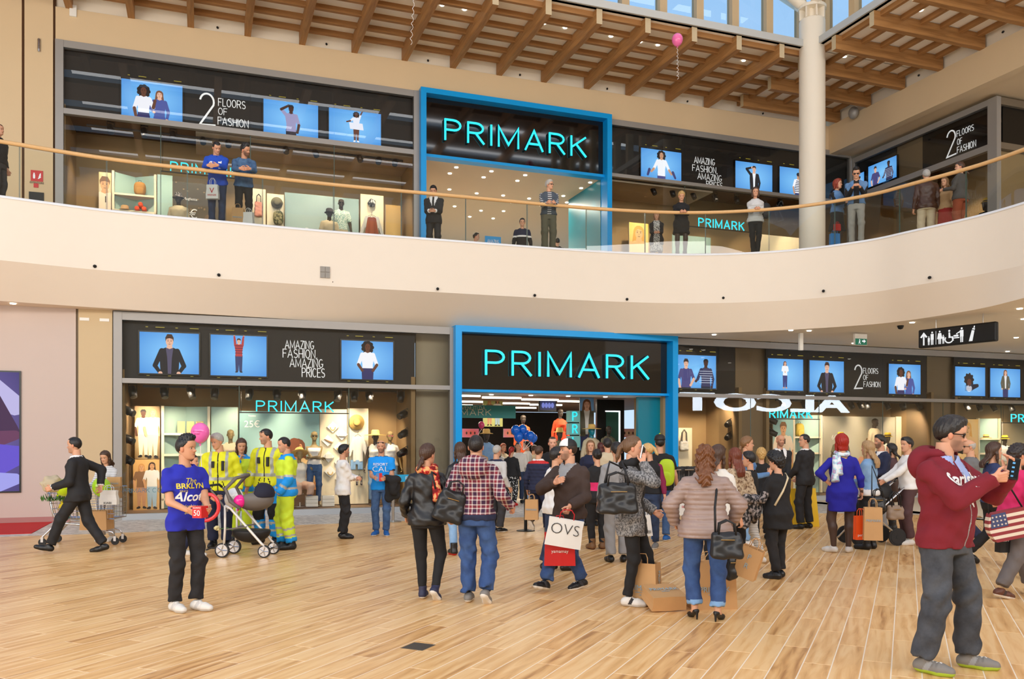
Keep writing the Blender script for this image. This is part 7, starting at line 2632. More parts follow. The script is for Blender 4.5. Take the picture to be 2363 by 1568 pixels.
# ---------------------------------------------------------------- things worn, held and printed
def phone(info,hand,label,mat,off=(0,0,0),rot_=None,l=.15):
 c,fd,pn,th=info['hands'][hand]
 w=info['world'](c+fd*.11+pn*.035+np.array(off))
 o=empty('phone',tuple(w),info['yaw'],label,'phone')
 if rot_:
  o.rotation_euler=rot_
 box('case',mat,-.037,.037,-.006,.006,-l/2,l/2,o,bevel=.004)
 box('screen',pm('phone_glass',(20,22,28),.08),-.033,.033,-.0075,-.005,-l/2+.01,l/2-.01,o)
 return o
ph=phone(maroon,'R','black phone with blue marks held up by the man in the maroon hoodie',m_blk,off=(-.03,.03,.04),rot_=(0,.15,math.radians(330)))
for z in(-.05,-.02,.01,.04):
 box('mark',pm('phone_blue',(90,170,230),.4),-.008,.008,-.009,-.007,z-.006,z+.006,ph)
phone(phone_w,'R','white phone at the ear of the woman in the grey cardigan',k_white,rot_=(0,.5,math.radians(60)))
# cap of the bearded man
hw,Rr,kk=cap_m['hw'],cap_m['Rh'],cap_m['k']
cp_=empty('baseball_cap',tuple(cap_m['world'](hw((0,-.03,.70)))),0,'white and black baseball cap on the bearded man in brown','cap')
Mc=Matrix.Rotation(cap_m['yaw'],4,'Z')@Matrix(Rr.tolist()).to_4x4()
cp_.rotation_euler=Mc.to_euler()
mb=MB()
hs_=.232*kk
N_=24
for i in range(7):
 ph_=i/6*PI/2
 for k in range(N_):
  a=2*PI*k/N_
  mb.v.append((.37*hs_*math.cos(ph_)*math.sin(a),.46*hs_*math.cos(ph_)*math.cos(a),.40*hs_*math.sin(ph_)))
for i in range(6):
 for k in range(N_):
  l=(k+1)%N_
  mb.f.append((i*N_+k,(i+1)*N_+k,(i+1)*N_+l,i*N_+l))
  mb.m.append(1 if(k<5 or k>=N_-5)and i<5 else 0)
  mb.c.append(None)
mb.build('crown',[m_strap,m_wtxt],cp_,smooth=True)
mb=MB()
pts=[(.34*hs_*math.sin(a),(.38+.38*max(0,math.cos(a))**.6)*hs_,-.05*hs_*abs(math.cos(a)))for a in[(-PI/2+PI*i/12)for i in range(13)]]
pin=[(.34*hs_*math.sin(a),.42*hs_*math.cos(a),.02*hs_)for a in[(-PI/2+PI*i/12)for i in range(13)]]
mb.add(pts+pin+[(p[0],p[1],p[2]-.006)for p in pts+pin],[(i,i+1,14+i,13+i)for i in range(12)]+[(26+i,39+i,40+i,27+i)for i in range(12)]+[(i,26+i,27+i,i+1)for i in range(12)])
mb.build('peak',m_strap,cp_)
# cap of the man with the lime backpack
c2=empty('baseball_cap',tuple(tee_m['world'](tee_m['hw']((0,-.03,.72)))),tee_m['yaw']+.3,'black cap with a lime button on the man in the black t-shirt','cap')
MB().lathe([(.09,0),(.092,.02),(.08,.07),(.05,.095),(.004,.105)],20,sy=1.2).build('crown',m_strap,c2,smooth=True)
box('peak',m_strap,-.07,.07,.08,.20,-.004,.004,c2,bevel=.003)
MB().ell((0,0,.107),.015,.015,.012,8,6).build('button',pm('lime_pack',(186,214,30)),c2)
def scarf(info,mat,label,r=.05,tails=((.12,.10,1.40,.16,.14,1.02),),rr=.095):
 o=empty('scarf',tuple(info['pos']),info['yaw'],label,'scarf')
 k=info['k']
 tw=info['tw']
 ring=[tw((rr*math.cos(a),rr*.9*math.sin(a)-.01,1.475+.02*math.sin(a)))*k for a in[2*PI*i/16 for i in range(16)]]
 MB().tube(ring,[r*(1+.2*math.sin(i*2.1))for i in range(16)],10,closed=True).build('loop',mat,o,smooth=True)
 for x0,y0,z0,x1,y1,z1 in tails:
  pts=[tw((x0+(x1-x0)*t,y0+(y1-y0)*t+.015*math.sin(t*9),z0+(z1-z0)*t))*k for t in[i/7 for i in range(8)]]
  mb=MB()
  mb.tube(pts,[.03+.03*i/7 for i in range(8)],8)
  mb.build('tail',mat,o,smooth=True)
 return o
scarf(leather_w,k_scarf,'red and orange patterned scarf around the neck of the leather jacket woman',.042,tails=((.12,-.09,1.46,.17,-.165,1.12),),rr=.085)
scarf(dress_w,k_scarfl,'pale turquoise and pink scarf over the shoulder of the blue dress',.03,tails=((-.14,-.08,1.45,-.17,-.17,1.06),(-.09,-.09,1.44,-.11,-.165,1.16)),rr=.09)
scarf(phone_w,k_black,'thick black scarf of the woman on the phone',.045,tails=(),rr=.085)
# hood of the checked hoodie, hood of the maroon hoodie
for inf,mt,y in((plaid_m,k_plaid,-.10),(maroon,k_maroon,-.09)):
 kk=inf['k']
 V,Q=nets(lambda P:np.maximum(smin(ellip(P,(0,y-.05,1.42),(.16,.10,.13)),ellip(P,(0,y+.06,1.49),(.135,.10,.055)),.04),-seg(P,(0,-.01,1.40),(0,.0,1.7),.088,.095)),(-.25,y-.2,1.25),(.25,y+.25,1.62),.011)
 V=np.array([inf['tw'](p)for p in V])*kk
 put('hood',npmesh('hood',V,Q,mt),inf['root'])
 for s in(-1,1):
  pts=[inf['tw'](p)*kk for p in((s*.07,.10,1.44),(s*.06,.135,1.38),(s*.065,.15,1.30))]
  if inf is maroon:
   MB().tube(pts,.005,6).build('drawstring',mt,inf['root'])
# jacket hanging over the bald man's arm, cloth over the curly woman's arm
kk=bald['k']
a_=bald['hands']['L'][0]
def drape(name,pos,rz,w,h,mat,label,cat):
 o=empty(name,pos,rz,label,cat)
 def f(P):
  d=seg(P,(-w*.5,0,.02),(w*.5,0,.0),.062,.055)
  for x,y,l in((-w*.3,.05,h),(w*.25,.045,h*.8),(w*.1,-.05,h*.6)):
   d=smin(d,seg(P*np.array([1,1.5,1],F32),(x,y*1.5,-.02),(x*1.15,y*1.3,-l),.075,.07),.05)
  return d+foldnoise(P,.006,w*9)
 V,Q=nets(f,(-w-.1,-.2,-h-.12),(w+.1,.2,.12),.015)
 put('body',npmesh('body',V,Q,mat),o)
drape('folded_jacket',tuple(bald['world'](a_+np.array([-.12,-.03,-.02]))),0,.20,.34,k_black,'black jacket draped over the arm of the bald man in blue','jacket')
drape('folded_coat',tuple(curly['world'](np.array([-.27,.22,1.10]))),.6,.22,.28,k_lace,'black and white coat over the arm of the curly haired woman','coat')
fy=empty('flyer',tuple(bald['world']((bald['hands']['L'][0]+bald['hands']['R'][0])/2+np.array([0,.10,.02]))),PI,'red and blue folded flyer in the hands of the bald man in blue','flyer')
mb=MB()
mb.mi=0
mb.add([(-.05,.002,-.07),(.0,.012,-.07),(.0,.012,.07),(-.05,.002,.07)],[(0,1,2,3)])
mb.mi=1
mb.add([(.0,.012,-.07),(.05,.0,-.07),(.05,0,.07),(.0,.012,.07)],[(0,1,2,3)])
mb.build('sheet',[m_red,pm('flyer_blue',(90,130,190),.5)],fy)
mb=MB().tube([curly['tw'](p)*curly['k']for p in((.12,-.02,1.46),(.07,-.12,1.40),(-.05,-.145,1.22),(-.17,-.11,1.02))],.013,6)
mb.build('bag_strap',pm('cream_strap',(214,196,160),.6),curly['root'],smooth=True)
# shirt prints
decal(boy,text_mesh('The',.07,shear=.2),m_ytxt,at_z=1.33)
decal(boy,text_mesh('BRKLYN',.075,bold=.002),m_ytxt,at_z=1.275)
decal(boy,text_mesh('SINCE',.03),m_ytxt,at_z=1.225,at_x=.07)
decal(boy,text_mesh('Alcott',.13,bold=.003,shear=.25),m_wtxt,at_z=1.165)
decal(boy,text_mesh('clothing',.05,shear=.2),m_ytxt,at_z=1.07)
decal(boy,text_mesh('SHOP',.05),m_ytxt,at_z=1.01)
decal(bald,text_mesh('RESORT',.07,xs=1.1),m_wtxt,at_z=1.33)
decal(bald,text_mesh('CAL',.14,bold=-.002,xs=1.2),m_wtxt,at_z=1.24)
decal(maroon,text_mesh('Carlsberg',.12,bold=.003,shear=.15),m_wtxt,at_z=1.335)
decal(maroon,text_mesh('(',.20,xs=1.6),m_wtxt,at_z=1.25)
for inf in(medic1,medic2):
 decal(inf,text_mesh('+',.05),m_dtxt,at_z=1.33,at_x=-.09,name='badge')
 k_=inf['k']
 for x,z,w,h in((.075,1.27,.022,.05),(-.07,1.25,.02,.075)):
  y_=.175
  p=np.array(inf['tw']((x,y_,z)))*k_
  box('radio',m_strap,p[0]-w,p[0]+w,p[1]-.03,p[1]+.012,p[2]-h,p[2]+h,inf['root'],bevel=.005)
 p=np.array(inf['tw']((.10,.155,1.29)))*k_
for z in(1.24,1.05):
 pass
mz=np.array(maroon['tw']((0.0,.0,0)))
# ---------------------------------------------------------------- ground-floor extras
fc=empty('carpet',FA.w(-3,0,0),FA.ang,'bright red carpet lying along the wall at the left edge','carpet')
box('pile',pm('red_carpet',(196,30,30),.95,noise=.05,nscale=60),-4,FA.x(122)+3,-2.35,-.05,.001,.014,fc)
x0_,z0_=FA.hit(0,1138)
x1_,z1_=FA.hit(49,857)
sc_=empty('wall_screen',FA.w(x0_-1.2,-.01,z0_),FA.ang,'tall video screen with a purple picture on the left wall','screen')
box('housing',m_bezel,0,x1_-x0_+1.2,-.02,.01,0,z1_-z0_,sc_)
W_,H_=x1_-x0_+1.14,z1_-z0_-.06
picture('picture',W_,H_,(110,96,160),(60,50,110),[(cap2((W_*.5,H_*.9),.35,(W_*.95,H_*.72),.2),(176,170,214)),(cap2((W_*.6,H_*.75),.3,(W_*.9,H_*.5),.16),(62,34,70)),(cap2((W_*.6,H_*.42),.2,(W_*.95,H_*.47),.1),(96,50,84)),(cap2((W_*.6,H_*.25),.4,(W_*.98,H_*.3),.2),(92,74,190)),(cap2((W_*.5,H_*.05),.3,(W_*.95,H_*.1),.12),(150,150,220))],m_screen,sc_,T3(.03,-.024,.03))
def barrier(u,v,label,ends=()):
 p=on_floor(u,v)
 o=empty('barrier_post',tuple(p),ANG,label,'barrier')
 MB().lathe([(.17,0),(.17,.012),(.03,.03)],20).build('base',m_steel if ends else m_blk,o)
 MB().lathe([(.03,.02),(.03,.95),(.036,.96),(.036,1.02),(.01,1.03)],14).build('post',m_steel if ends else m_blk,o)
 for t0,t1 in ends:
  box('belt',pm('belt_blue',(20,160,214),.5),t0,t1,-.003,.003,.82,.97,o)
  word('PRIMARK',(t0+t1)/2-.3,.865,.06,width=.55,sw=.13,y0=-.004,y1=-.006).build('print',m_wtxt,o)
 return o
barrier(907,1205,'steel barrier post with a blue belt next to the bald man',((.03,1.1),(1.2,2.2)))
barrier(1213,1226,'black barrier post at the left of the entrance queue')
ft=fl(1568,1215)
rk=empty('crowd_fence',ft,ANG,'metal crowd fence hung with black cloth beside the blue portal','fence')
for i in range(9):
 MB().tube([(-.45+.11*i,0,.12),(-.45+.11*i,0,1.08)],.008,6).build('bar',m_chrome,rk)
MB().tube([(-.5,0,.1),(-.5,0,1.1),(.5,0,1.1),(.5,0,.1)],.018,8,closed=True).build('frame',m_chrome,rk)
for x in(-.4,.4):
 box('foot',m_chrome,x-.02,x+.02,-.25,.25,0,.1,rk)
V,Q=nets(lambda P:np.maximum(np.abs(P[:,1]-.04+.03*np.sin(P[:,0]*22)+.01*np.sin(P[:,2]*30))-.03,np.maximum(np.abs(P[:,0])-.42,np.abs(P[:,2]-.75)-.42)),(-.6,-.15,.2),(.6,.25,1.3),.025)
put('cloth',npmesh('cloth',V,Q,m_strap),rk)
ys=empty('warning_stand',fl(1850,1216),ANG,'yellow folding floor stand behind the two men in suits','sign')
for s in(-1,1):
 box('panel',pm('safety_yellow',(236,190,20),.5),-.3,.3,-.01,.01,0,.75,ys,M=T3(0,s*.14,0,rx=s*.15))
# hanging wayfinding sign
p0,p1=at(2122,782,19.5),at(2302,769,18.05)
ws=empty('hanging_sign',tuple((p0+p1)/2),math.atan2(p1.y-p0.y,p1.x-p0.x),'black hanging sign with white arrow and toilet pictograms under the right ceiling','sign')
L_=(p1-p0).length/2
box('panel',m_blk,-L_,L_,-.06,.06,-.20,.22,ws,bevel=.03)
for x in(-L_*.55,L_*.65):
 MB().tube([(x,0,.2),(x,0,CZ-ws.location.z)],.008,6).build('rod',m_steel,ws)
pw=em('picto_white',(245,245,245),.9)
def picto(polys,x,parent,nm,s=.3):
 mb=MB()
 for P_ in polys:
  mb.add([(x+a*s,-.064,b*s)for a,b in P_],[tuple(range(len(P_)))])
 return mb.build(nm,pw,parent)
def manp(cx,h,skirt=False):
 b=[ell2(cx,-.45+h*.93,.07*h,.07*h,10)]
 b.append([(cx-.12*h,-.45+h*.82),(cx-(.2 if skirt else.12)*h,-.45+h*.38),(cx+(.2 if skirt else.12)*h,-.45+h*.38),(cx+.12*h,-.45+h*.82)])
 for s in(-1,1):
  b.append([(cx+s*.1*h,-.45+h*.4),(cx+s*.015*h,-.45+h*.4),(cx+s*.02*h,-.45),(cx+s*.09*h,-.45)])
 return b
picto([[(-.05,-.4),(.05,-.4),(.05,.3),(-.05,.3)],[(-.24,.12),(0,.42),(.24,.12),(.14,.06),(0,.24),(-.14,.06)]],-L_*.84,ws,'arrow',.36)
picto(manp(-.22,.6)+manp(.02,.9)+[[(.27,-.45),(.30,-.45),(.30,.45),(.27,.45)]]+manp(.55,.9,True)+manp(.8,.6),-L_*.62,ws,'family',.33)
picto([ell2(0,.36,.07,.07,10),[(-.05,.26),(.05,.26),(.08,-.02),(.25,-.02),(.3,-.3),(.2,-.3),(.16,-.1),(-.05,-.1)]]+[[(.3*math.cos(a)-.02,-.18+.27*math.sin(a)),(.3*math.cos(a+.3)-.02,-.18+.27*math.sin(a+.3)),(.22*math.cos(a+.3)-.02,-.18+.19*math.sin(a+.3)),(.22*math.cos(a)-.02,-.18+.19*math.sin(a))]for a in[PI*.8+.3*i for i in range(15)]],-L_*.16,ws,'wheelchair',.34)
picto(manp(.15,.95)+[[(-.4,-.1),(.0,-.1),(.0,-.17),(-.4,-.17)],cap2((-.35,.0),.05,(-.12,.0),.07),[(.06,.3),(.1,.22),(-.2,.08),(-.22,.14)]],L_*.10,ws,'changing_table',.34)
picto([[(-.2,-.42),(.02,-.42),(.14,.2),(-.02,.24)],[(.0,.28),(.16,.24),(.18,.32),(.03,.36)],[(.07,.38),(.16,.36),(.17,.48),(.12,.49)]],L_*.42,ws,'bottle',.36)
q=at(1985,788,21.5)
ex=empty('exit_sign',tuple(q),ANG,'small green running man exit sign under the ceiling','sign')
box('housing',m_white,-.19,.19,-.03,.03,-.10,.18,ex)
box('panel',em('exit_green',(0,100,70),.9),-.18,.18,-.036,-.03,-.095,.06,ex)
pg=picto([[(.1,-.07),(.1,.07),(.3,.07),(.3,.2),(.55,0),(.3,-.2),(.3,-.07)],ell2(-.2,.12,.06,.06,8),[(-.34,-.28),(-.24,.05),(-.1,.04),(-.16,-.1),(-.05,-.28),(-.13,-.28),(-.25,-.12),(-.28,-.28)]],0,ex,'pictogram',.26)
pg.location.y=.026
for u,v,lb in((2078,752,'dark dome camera near the hanging sign'),(1773,790,'dark dome camera left of the exit sign')):
 D=(CZ-EYE)*FPX/(V0-v)
 o=empty('dome_camera',tuple(at(u,v,D)),0,lb,'camera')
 MB().lathe([(.01,-.09),(.05,-.075),(.07,-.03),(.075,0)],14).build('dome',m_blk,o,smooth=True)
q=at(1848,802,21.6)
o=empty('wifi_box',(q.x,q.y,q.z-.08),ANG,'small white vertical box hanging under the ceiling right of the portal','box')
box('case',m_white,-.05,.05,-.04,.04,0,CZ-q.z+.08,o,bevel=.01)
for i,(u,v)in enumerate(((1648,772),(1825,762),(1867,763),(2105,744),(1970,792),(2345,779),(2353,712),(2362,736),(30,700),(2325,811),(2240,905))):
 if v>850:
  continue
 D=(CZ-EYE)*FPX/(V0-v)
 p=at(u,v,D)
 put('downlight',dl,ceil1,M=Matrix.Translation((p.x,p.y,CZ)))
for u,v in((1020,12),(1072,22),(1256,54),(1304,64),(1477,97),(1518,104),(1716,140),(1410,84),(1949,131),(2125,24)):
 p=at(u,v,(12.63-EYE)*FPX/(V0-v))
 put('downlight',dl,roof,M=roof.matrix_basis.inverted()@Matrix.Translation((p.x,p.y,12.64)))
# small fittings on the plaster
for i,(u,v)in enumerate(((219,615),(505,635),(768,652),(1010,667),(1234,682),(1447,691),(1669,688),(1900,672),(2145,641))):
 D=edgeD(u)
 p=at(u,v,D-.0)
 MB().ell((p.x,p.y,p.z),.035,.05,.035,10,6).build('sensor',m_blk,balc)
D=edgeD(750)
p=at(750,629,D)
vt_=MB()
for i in(-1,1):
 for j in(-1,1):
  vt_.box(i*.055-.05,i*.055+.05,-.03,.02,j*.065-.06,j*.065+.06)
vt_.build('vent_grille',pm('vent_grey',(150,144,136),.5),balc,M=T3(p.x,p.y,p.z,rz=ANG),kind='stuff')
for F,y,L_2 in((FA,UP+.12,((503,65),(754,103),(988,141),(1200,174),(1401,206),(1586,235),(1760,263))),(RW,.12,((1962,254),(2119,175),(2313,75)))):
 for u,v in L_2:
  x,z=F.hit(u,v,y)
  w=F.w(x,y,z)
  MB().ell((0,-.03,0),.03,.05,.03,8,6).build('sensor',m_blk,wb_,M=wb_.matrix_basis.inverted()@Matrix.Translation(w))
x,z=FA.hit(169,26,UP)
o=empty('wall_box',FA.w(x,UP+.05,z),ANG,'small white box high on the upper left wall','box')
box('case',m_white,-.08,.08,-.1,.1,-.14,.14,o,bevel=.01)
x,z=FA.hit(91,106,UP)
o=empty('wall_lamp',FA.w(x,UP-.05,z),ANG,'slim chrome wall lamp on the upper left pier','lamp')
MB().lathe([(.03,-.16),(.035,-.1),(.035,.14),(.02,.16)],10).build('tube',m_chrome,o)
x,z=FA.hit(1977,262,UP)
q=RW.w(RW.x(1978),-.15,RW.hit(1978,262)[1])
o=empty('speaker',tuple(q),RW.ang,'grey dome loudspeaker on the wall beside the white column','speaker')
MB().ell((0,0,0),.17,.15,.2,14,8).build('shell',m_grey,o,smooth=True)
for u,v,w,h,mt,tt,lb,c in((85,406,.13,.13,m_red,'EXTINGUISHER','red fire extinguisher sign on the upper left pier','sign'),(83,428,.05,.05,m_red,'','small red alarm box below the extinguisher sign','box'),(84,455,.16,.12,m_blk,'S','dark panel under the red alarm box','panel')):
 x,z=FA.hit(u,v,UP-.05)
 o=empty({'sign':'fire_sign','box':'alarm_box','panel':'wall_panel'}[c],FA.w(x,UP-.05,z),ANG,lb,c)
 box('plate',mt,-w,w,0,.02,-h,h,o)
 if c=='sign':
  pg=picto([cap2((-.45,-.4),.17,(-.45,.15),.17),[(-.52,.3),(-.38,.3),(-.3,.5),(-.6,.5)]]+[cap2((.25+.1*k,-.5+.3*k),.08,(.6,-.2+.3*k),.1)for k in range(3)],0,o,'pictogram',.13)
  pg.location.y=.058
  text('caption','ESTINTORE',m_dtxt,.06,o,M=T3(0,-.002,-h-.04))
for u,v in((195,737),(241,739)):
 x,z=FA.hit(u,v,-.02)
 box('socket_plate',m_white,-.09,.09,-.012,0,-.03,.03,bpy.data.objects['wall_pier'],M=Matrix.Translation((x,-.02,z)))
# letters of the shop opposite, facing the hall behind the viewer: seen as a reflection
al=empty('shop_sign',FA.w(0,0,0),ANG,'big white shop letters of the store opposite, mirrored in the right window','sign')
RY=-12.0
xs_=[]
for u in(1570,1960):
 x_,z_=FA.hit(u,950,-RY)
 xs_.append(x_)
_,za_=FA.hit(1700,950,-RY)
_,zb_=FA.hit(1700,908,-RY)
mm=text_mesh('ALCOT',1.0,.05,.028,'LEFT')
bb=[v.co for v in mm.vertices]
wx=max(b.x for b in bb)-min(b.x for b in bb)
hz_=max(b.z for b in bb)-min(b.z for b in bb)
mm.transform(Matrix.Translation((-min(b.x for b in bb),0,-min(b.z for b in bb))))
mm.transform(Matrix.Diagonal((-(xs_[1]-xs_[0])/wx,1,(zb_-za_)/hz_,1)))
mm.flip_normals()
mm.materials.append(em('opal_letter',(225,238,252),22.0))
put('letters',mm,al,M=Matrix.Translation((xs_[1],RY,za_)))
# ---------------------------------------------------------------- spotlights
m_spot=pm('spot_black',(22,22,23),.4)
m_lens=em('spot_lens',(255,236,200),5)
def spotlight(w,az,el,label,group,lit=True):
 o=empty('spotlight',tuple(w),az,label,'spotlight',group)
 R_=Matrix.Rotation(el,4,'X')
 MB().lathe([(.05,-.13),(.075,-.13),(.08,-.02),(.075,.12),(.04,.15)],14,R_).build('can',m_spot,o,smooth=True)
 if lit:
  MB().lathe([(.001,-.124),(.055,-.123),(.055,-.118),(.001,-.117)],12,R_).build('lens',m_lens,o)
 for s in(-1,1):
  box('bracket',m_spot,s*.085-.006,s*.085+.006,-.015,.015,-.02,.17,o)
 box('mount',m_spot,-.09,.09,-.02,.02,.16,.19,o)
 MB().tube([(0,0,.18),(0,0,.30)],.012,6).build('stem',m_spot,o)
 return o
sp_proto={}
def spots_row(F,y,L_,g,wh):
 for i,(u,v,el,az)in enumerate(L_):
  x,z=F.hit(u,v,y)
  w=F.w(x,y,z-.0)
  n_='%s spotlight number %s from the left %s'%('black',('one two three four five six seven eight nine ten eleven twelve thirteen').split()[i],wh)
  if 'p' in sp_proto:
   o=copy_tree(sp_proto['p'])
   o.location,o.rotation_euler=w,(0,el*.3,F.ang+az)
   tag(o,n_,'spotlight',g)
  else:
   o=spotlight(w,F.ang+az,-.5,n_,g)
   sp_proto['p']=o
 x0,z=F.hit(L_[0][0]-15,L_[0][1]-22,y)
 x1,_=F.hit(L_[-1][0]+15,L_[-1][1]-22,y)
spots_row(FA,.55,[(u,905+(u-306)*.018,.0,a)for u,a in((306,.4),(379,.3),(441,.6),(496,-.3),(576,-.4),(639,0),(697,.1),(780,-.5),(818,-.3),(852,0),(925,-.4))],'spotlights on the left ground-floor track','on the ground-floor left track')
spots_row(FA,.55,[(u,928+(u-1600)*.018,0,a)for u,a in((1805,0),(1855,.3),(1964,.2),(1985,.4),(2002,-.2),(2047,.3),(2083,-.3),(2122,.5),(2152,.5),(2232,.2),(2260,-.2),(2293,.3),(2334,0))],'spotlights on the right ground-floor track','on the ground-floor right track')
spots_row(FA,UP+.55,[(u,298+(u-255)*.115,0,a)for u,a in((255,.4),(333,.1),(400,.3),(468,.2),(527,0),(660,.1),(728,.4),(830,.2),(874,-.4),(912,-.5))],'spotlights on the left upper-floor track','on the upper-floor left track')
spots_row(FA,UP+.55,[(u,440+(u-1500)*.11,0,a)for u,a in((1508,.4),(1552,.1),(1600,.3),(1650,.2),(1700,0),(1800,.1))],'spotlights on the right upper-floor track','on the upper-floor right track')
for i,(u,v,f)in enumerate(((286,950,1),(285,1015,1),(283,1062,1),(938,958,-1),(940,1002,-1),(938,1045,-1),(1688,978,-1),(1688,1008,-1),(1776,972,1),(1776,1000,1),(2209,972,1),(2208,1005,1),(2208,1040,1))):
 x,z=FA.hit(u,v,.5)
 o=copy_tree(sp_proto['p'])
 o.location,o.rotation_euler=FA.w(x+f*.1,.5,z),(0,f*-1.1,ANG)
 tag(o,'%s black spotlight on the upright rail at the %s'%(('upper','middle','lower')[i%3]if i<6 or i>9 else('upper','lower')[i%2],('left end of the left window','right end of the left window','right end of the bag window','left end of the menswear window','left end of the far right window')[(0,0,0,1,1,1,2,2,3,3,4,4,4)[i]]),'spotlight','spotlights on upright rails')
for u0,u1,y,v,nm in((330,915,.55,893,1),(1790,2160,.55,921,1),(2225,2420,.55,928,1),(200,930,UP+.55,300,2)):
 xa,xb=FA.x(u0,y),FA.x(u1,y)
 z=(zt0-.02)if u0<1000 else zr0
 if nm==2:
  z=zu0-.02
 o=empty('light_track',FA.w(xa,y,z),ANG,{330:'black lighting track in the left ground-floor window',1790:'black lighting track in the menswear window',2225:'black lighting track in the far right window',200:'black lighting track in the left upper-floor window'}[u0],'track')
 box('rail',m_spot,0,xb-xa,-.02,.02,-.03,.02,o)
def shoplamp(F,x,y,z,p,tx,ty,tz,spot=1.5):
 lamp('display_lamp','SPOT',F.w(x,y,z),p,(1.0,.80,.55),.06,target=F.w(tx,ty,tz),spot=spot)
for u,p in((330,150),(430,130),(560,130),(690,150),(790,170),(860,170),(1585,120),(1660,80),(1805,150),(1900,150),(1990,150),(2090,130),(2230,150),(2320,150)):
 x=FA.x(u,.5)
 shoplamp(FA,x,.35,zt0-.12,p,FA.x(u,1.4),1.5,1.2)
for u,p in((240,130),(330,130),(450,120),(600,140),(700,120),(780,140),(880,150),(1475,170),(1560,100),(1650,120),(1760,120),(1850,120)):
 shoplamp(FA,FA.x(u,UP+.5),UP+.35,zu0-.12,p,FA.x(u,UP+1.5),UP+1.6,Z2+1.0)
for q_ in(1.0,3.6):
 lamp('display_lamp','SPOT',RW.w(q_,YR+.4,zw0-.1),110,(1,.8,.55),.06,target=RW.w(q_,YR+1.5,Z2+1.2),spot=1.5)
for x in(1.2,3.2,5.0):
 lamp('shop_lamp','AREA',FA.w(XB0+x,3.2,zg-.06),45,(1,.86,.66),1.2,.3,rot=(0,0,ANG))
 lamp('shop_lamp','AREA',FA.w(XB0+x,7.5,zg-.06),45,(1,.86,.66),1.2,.3,rot=(0,0,ANG))
 lamp('shop_lamp','AREA',FA.w(XUB0+x,UP+3.0,zc-.06),60,(1,.88,.7),1.2,.3,rot=(0,0,ANG))
 lamp('shop_lamp','AREA',FA.w(XUB0+x,UP+9.0,zc-.06),60,(1,.88,.7),1.2,.3,rot=(0,0,ANG))
for y_ in(.7,1.5):
 lamp('cheek_lamp','SPOT',FA.w(XUB1-.45,UP+y_,uz0-.05),45,(.85,1,1),.03,target=FA.w(XUB1-.17,UP+y_,Z2+1),spot=.9)
 lamp('cheek_lamp','SPOT',FA.w(XB1-1.2,y_,bz0-.1),30,(.85,1,1),.03,target=FA.w(XB1-.9,y_,.8),spot=.9)
# ---------------------------------------------------------------- goods and mannequins in the windows
m_cream=pm('cream_board',(240,226,196),.7)
m_palet=pm('pale_teal',(168,198,190),.6)
m_straw=pm('straw',(226,186,106),.8,noise=.08,nscale=60)
m_strawy=pm('straw_yellow',(236,190,50),.8,noise=.08,nscale=60)
WARM0,WARM1,OCH=(250,226,170),(196,140,60),(176,120,50)
def rectF(F,y,u0,u1,vt,vb):
 um=(u0+u1)/2
 x0,x1=F.x(u0,y),F.x(u1,y)
 return x0,x1,F.hit(um,vb,y)[1],F.hit(um,vt,y)[1]
def poster(F,y,u0,u1,vt,vb,label,bg0,bg1,fig,txt=None,tc=None,name='poster',zmin=None):
 x0,x1,z0,z1=rectF(F,y,u0,u1,vt,vb)
 if zmin is not None:
  z0=zmin
 W,H=x1-x0,z1-z0
 o=empty(name,F.w(x0,y,z0),F.ang,label,'poster')
 box('board',m_white,0,W,.0,.03,0,H,o)
 picture('picture',W,H,bg0,bg1,[([(p[0]*H,p[1]*H)for p in q],c)for q,c in fig(W/H)],m_print,o,T3(0,-.003,0))
 for t,x,z,s in(txt or()):
  text('price',t,tc or m_wtxt,s,o,M=T3(x*W,-.035,z*H),ext=.001)
 return o
def board(F,y,u0,u1,vt,label,mat,zmin):
 x0,x1,_,z1=rectF(F,y,u0,u1,vt,vt)
 o=empty('display_board',F.w(x0,y,zmin),F.ang,label,'board')
 box('panel',mat,0,x1-x0,0,.04,0,z1-zmin,o)
 return o
def shelf(F,y,u0,u1,vt,vs,label,zmin):
 x0,x1,_,z1=rectF(F,y,u0,u1,vt,vt)
 o=empty('shelf_unit',F.w(x0,y,zmin),F.ang,label,'shelf')
 W,H=x1-x0,z1-zmin
 for a in(0,W-.06):
  box('upright',m_cream,a,a+.06,0,.08,0,H,o)
 for a,b,ya,yb in((0,W/2,.08,.45),(W/2,W,.45,.08)):
  MB().quad((a,ya,0),(b,yb,0),(b,yb,H),(a,ya,H)).build('back_panel',m_palet,o)
 zz=[]
 for v in vs:
  z=F.hit((u0+u1)/2,v,y)[1]-zmin
  MB().prism([(0,0),(W,0),(W,.08),(W/2,.46),(0,.08)],z-.05,z).build('shelf',m_cream,o)
  zz.append(z+zmin)
 return o,x0,W,zz
def hat(w,rz,mat,label,brim=.19,r=.09,h=.11,band=True,rx=0.0):
 o=empty('hat',tuple(w),rz,label,'hat')
 o.rotation_euler=(rx,0,rz)
 MB().lathe([(r,0),(brim,-.015),(brim,-.005),(r*1.02,.012),(r*.95,h*.8),(r*.7,h),(.004,h*.97)],20).build('straw',mat,o,smooth=True)
 if band:
  MB().lathe([(r*1.03,.014),(r*1.0,.045)],20).build('band',m_blk,o,smooth=True)
 return o
def fig_walk2(W):
 return person2d(W*.34,.03,.9,BR,(30,20,16),(252,244,226),(250,240,216),hk='short',leg=.03)+person2d(W*.72,.02,.92,(240,200,150),(230,190,120),(255,246,224),(250,236,200),hk='long',leg=.03)
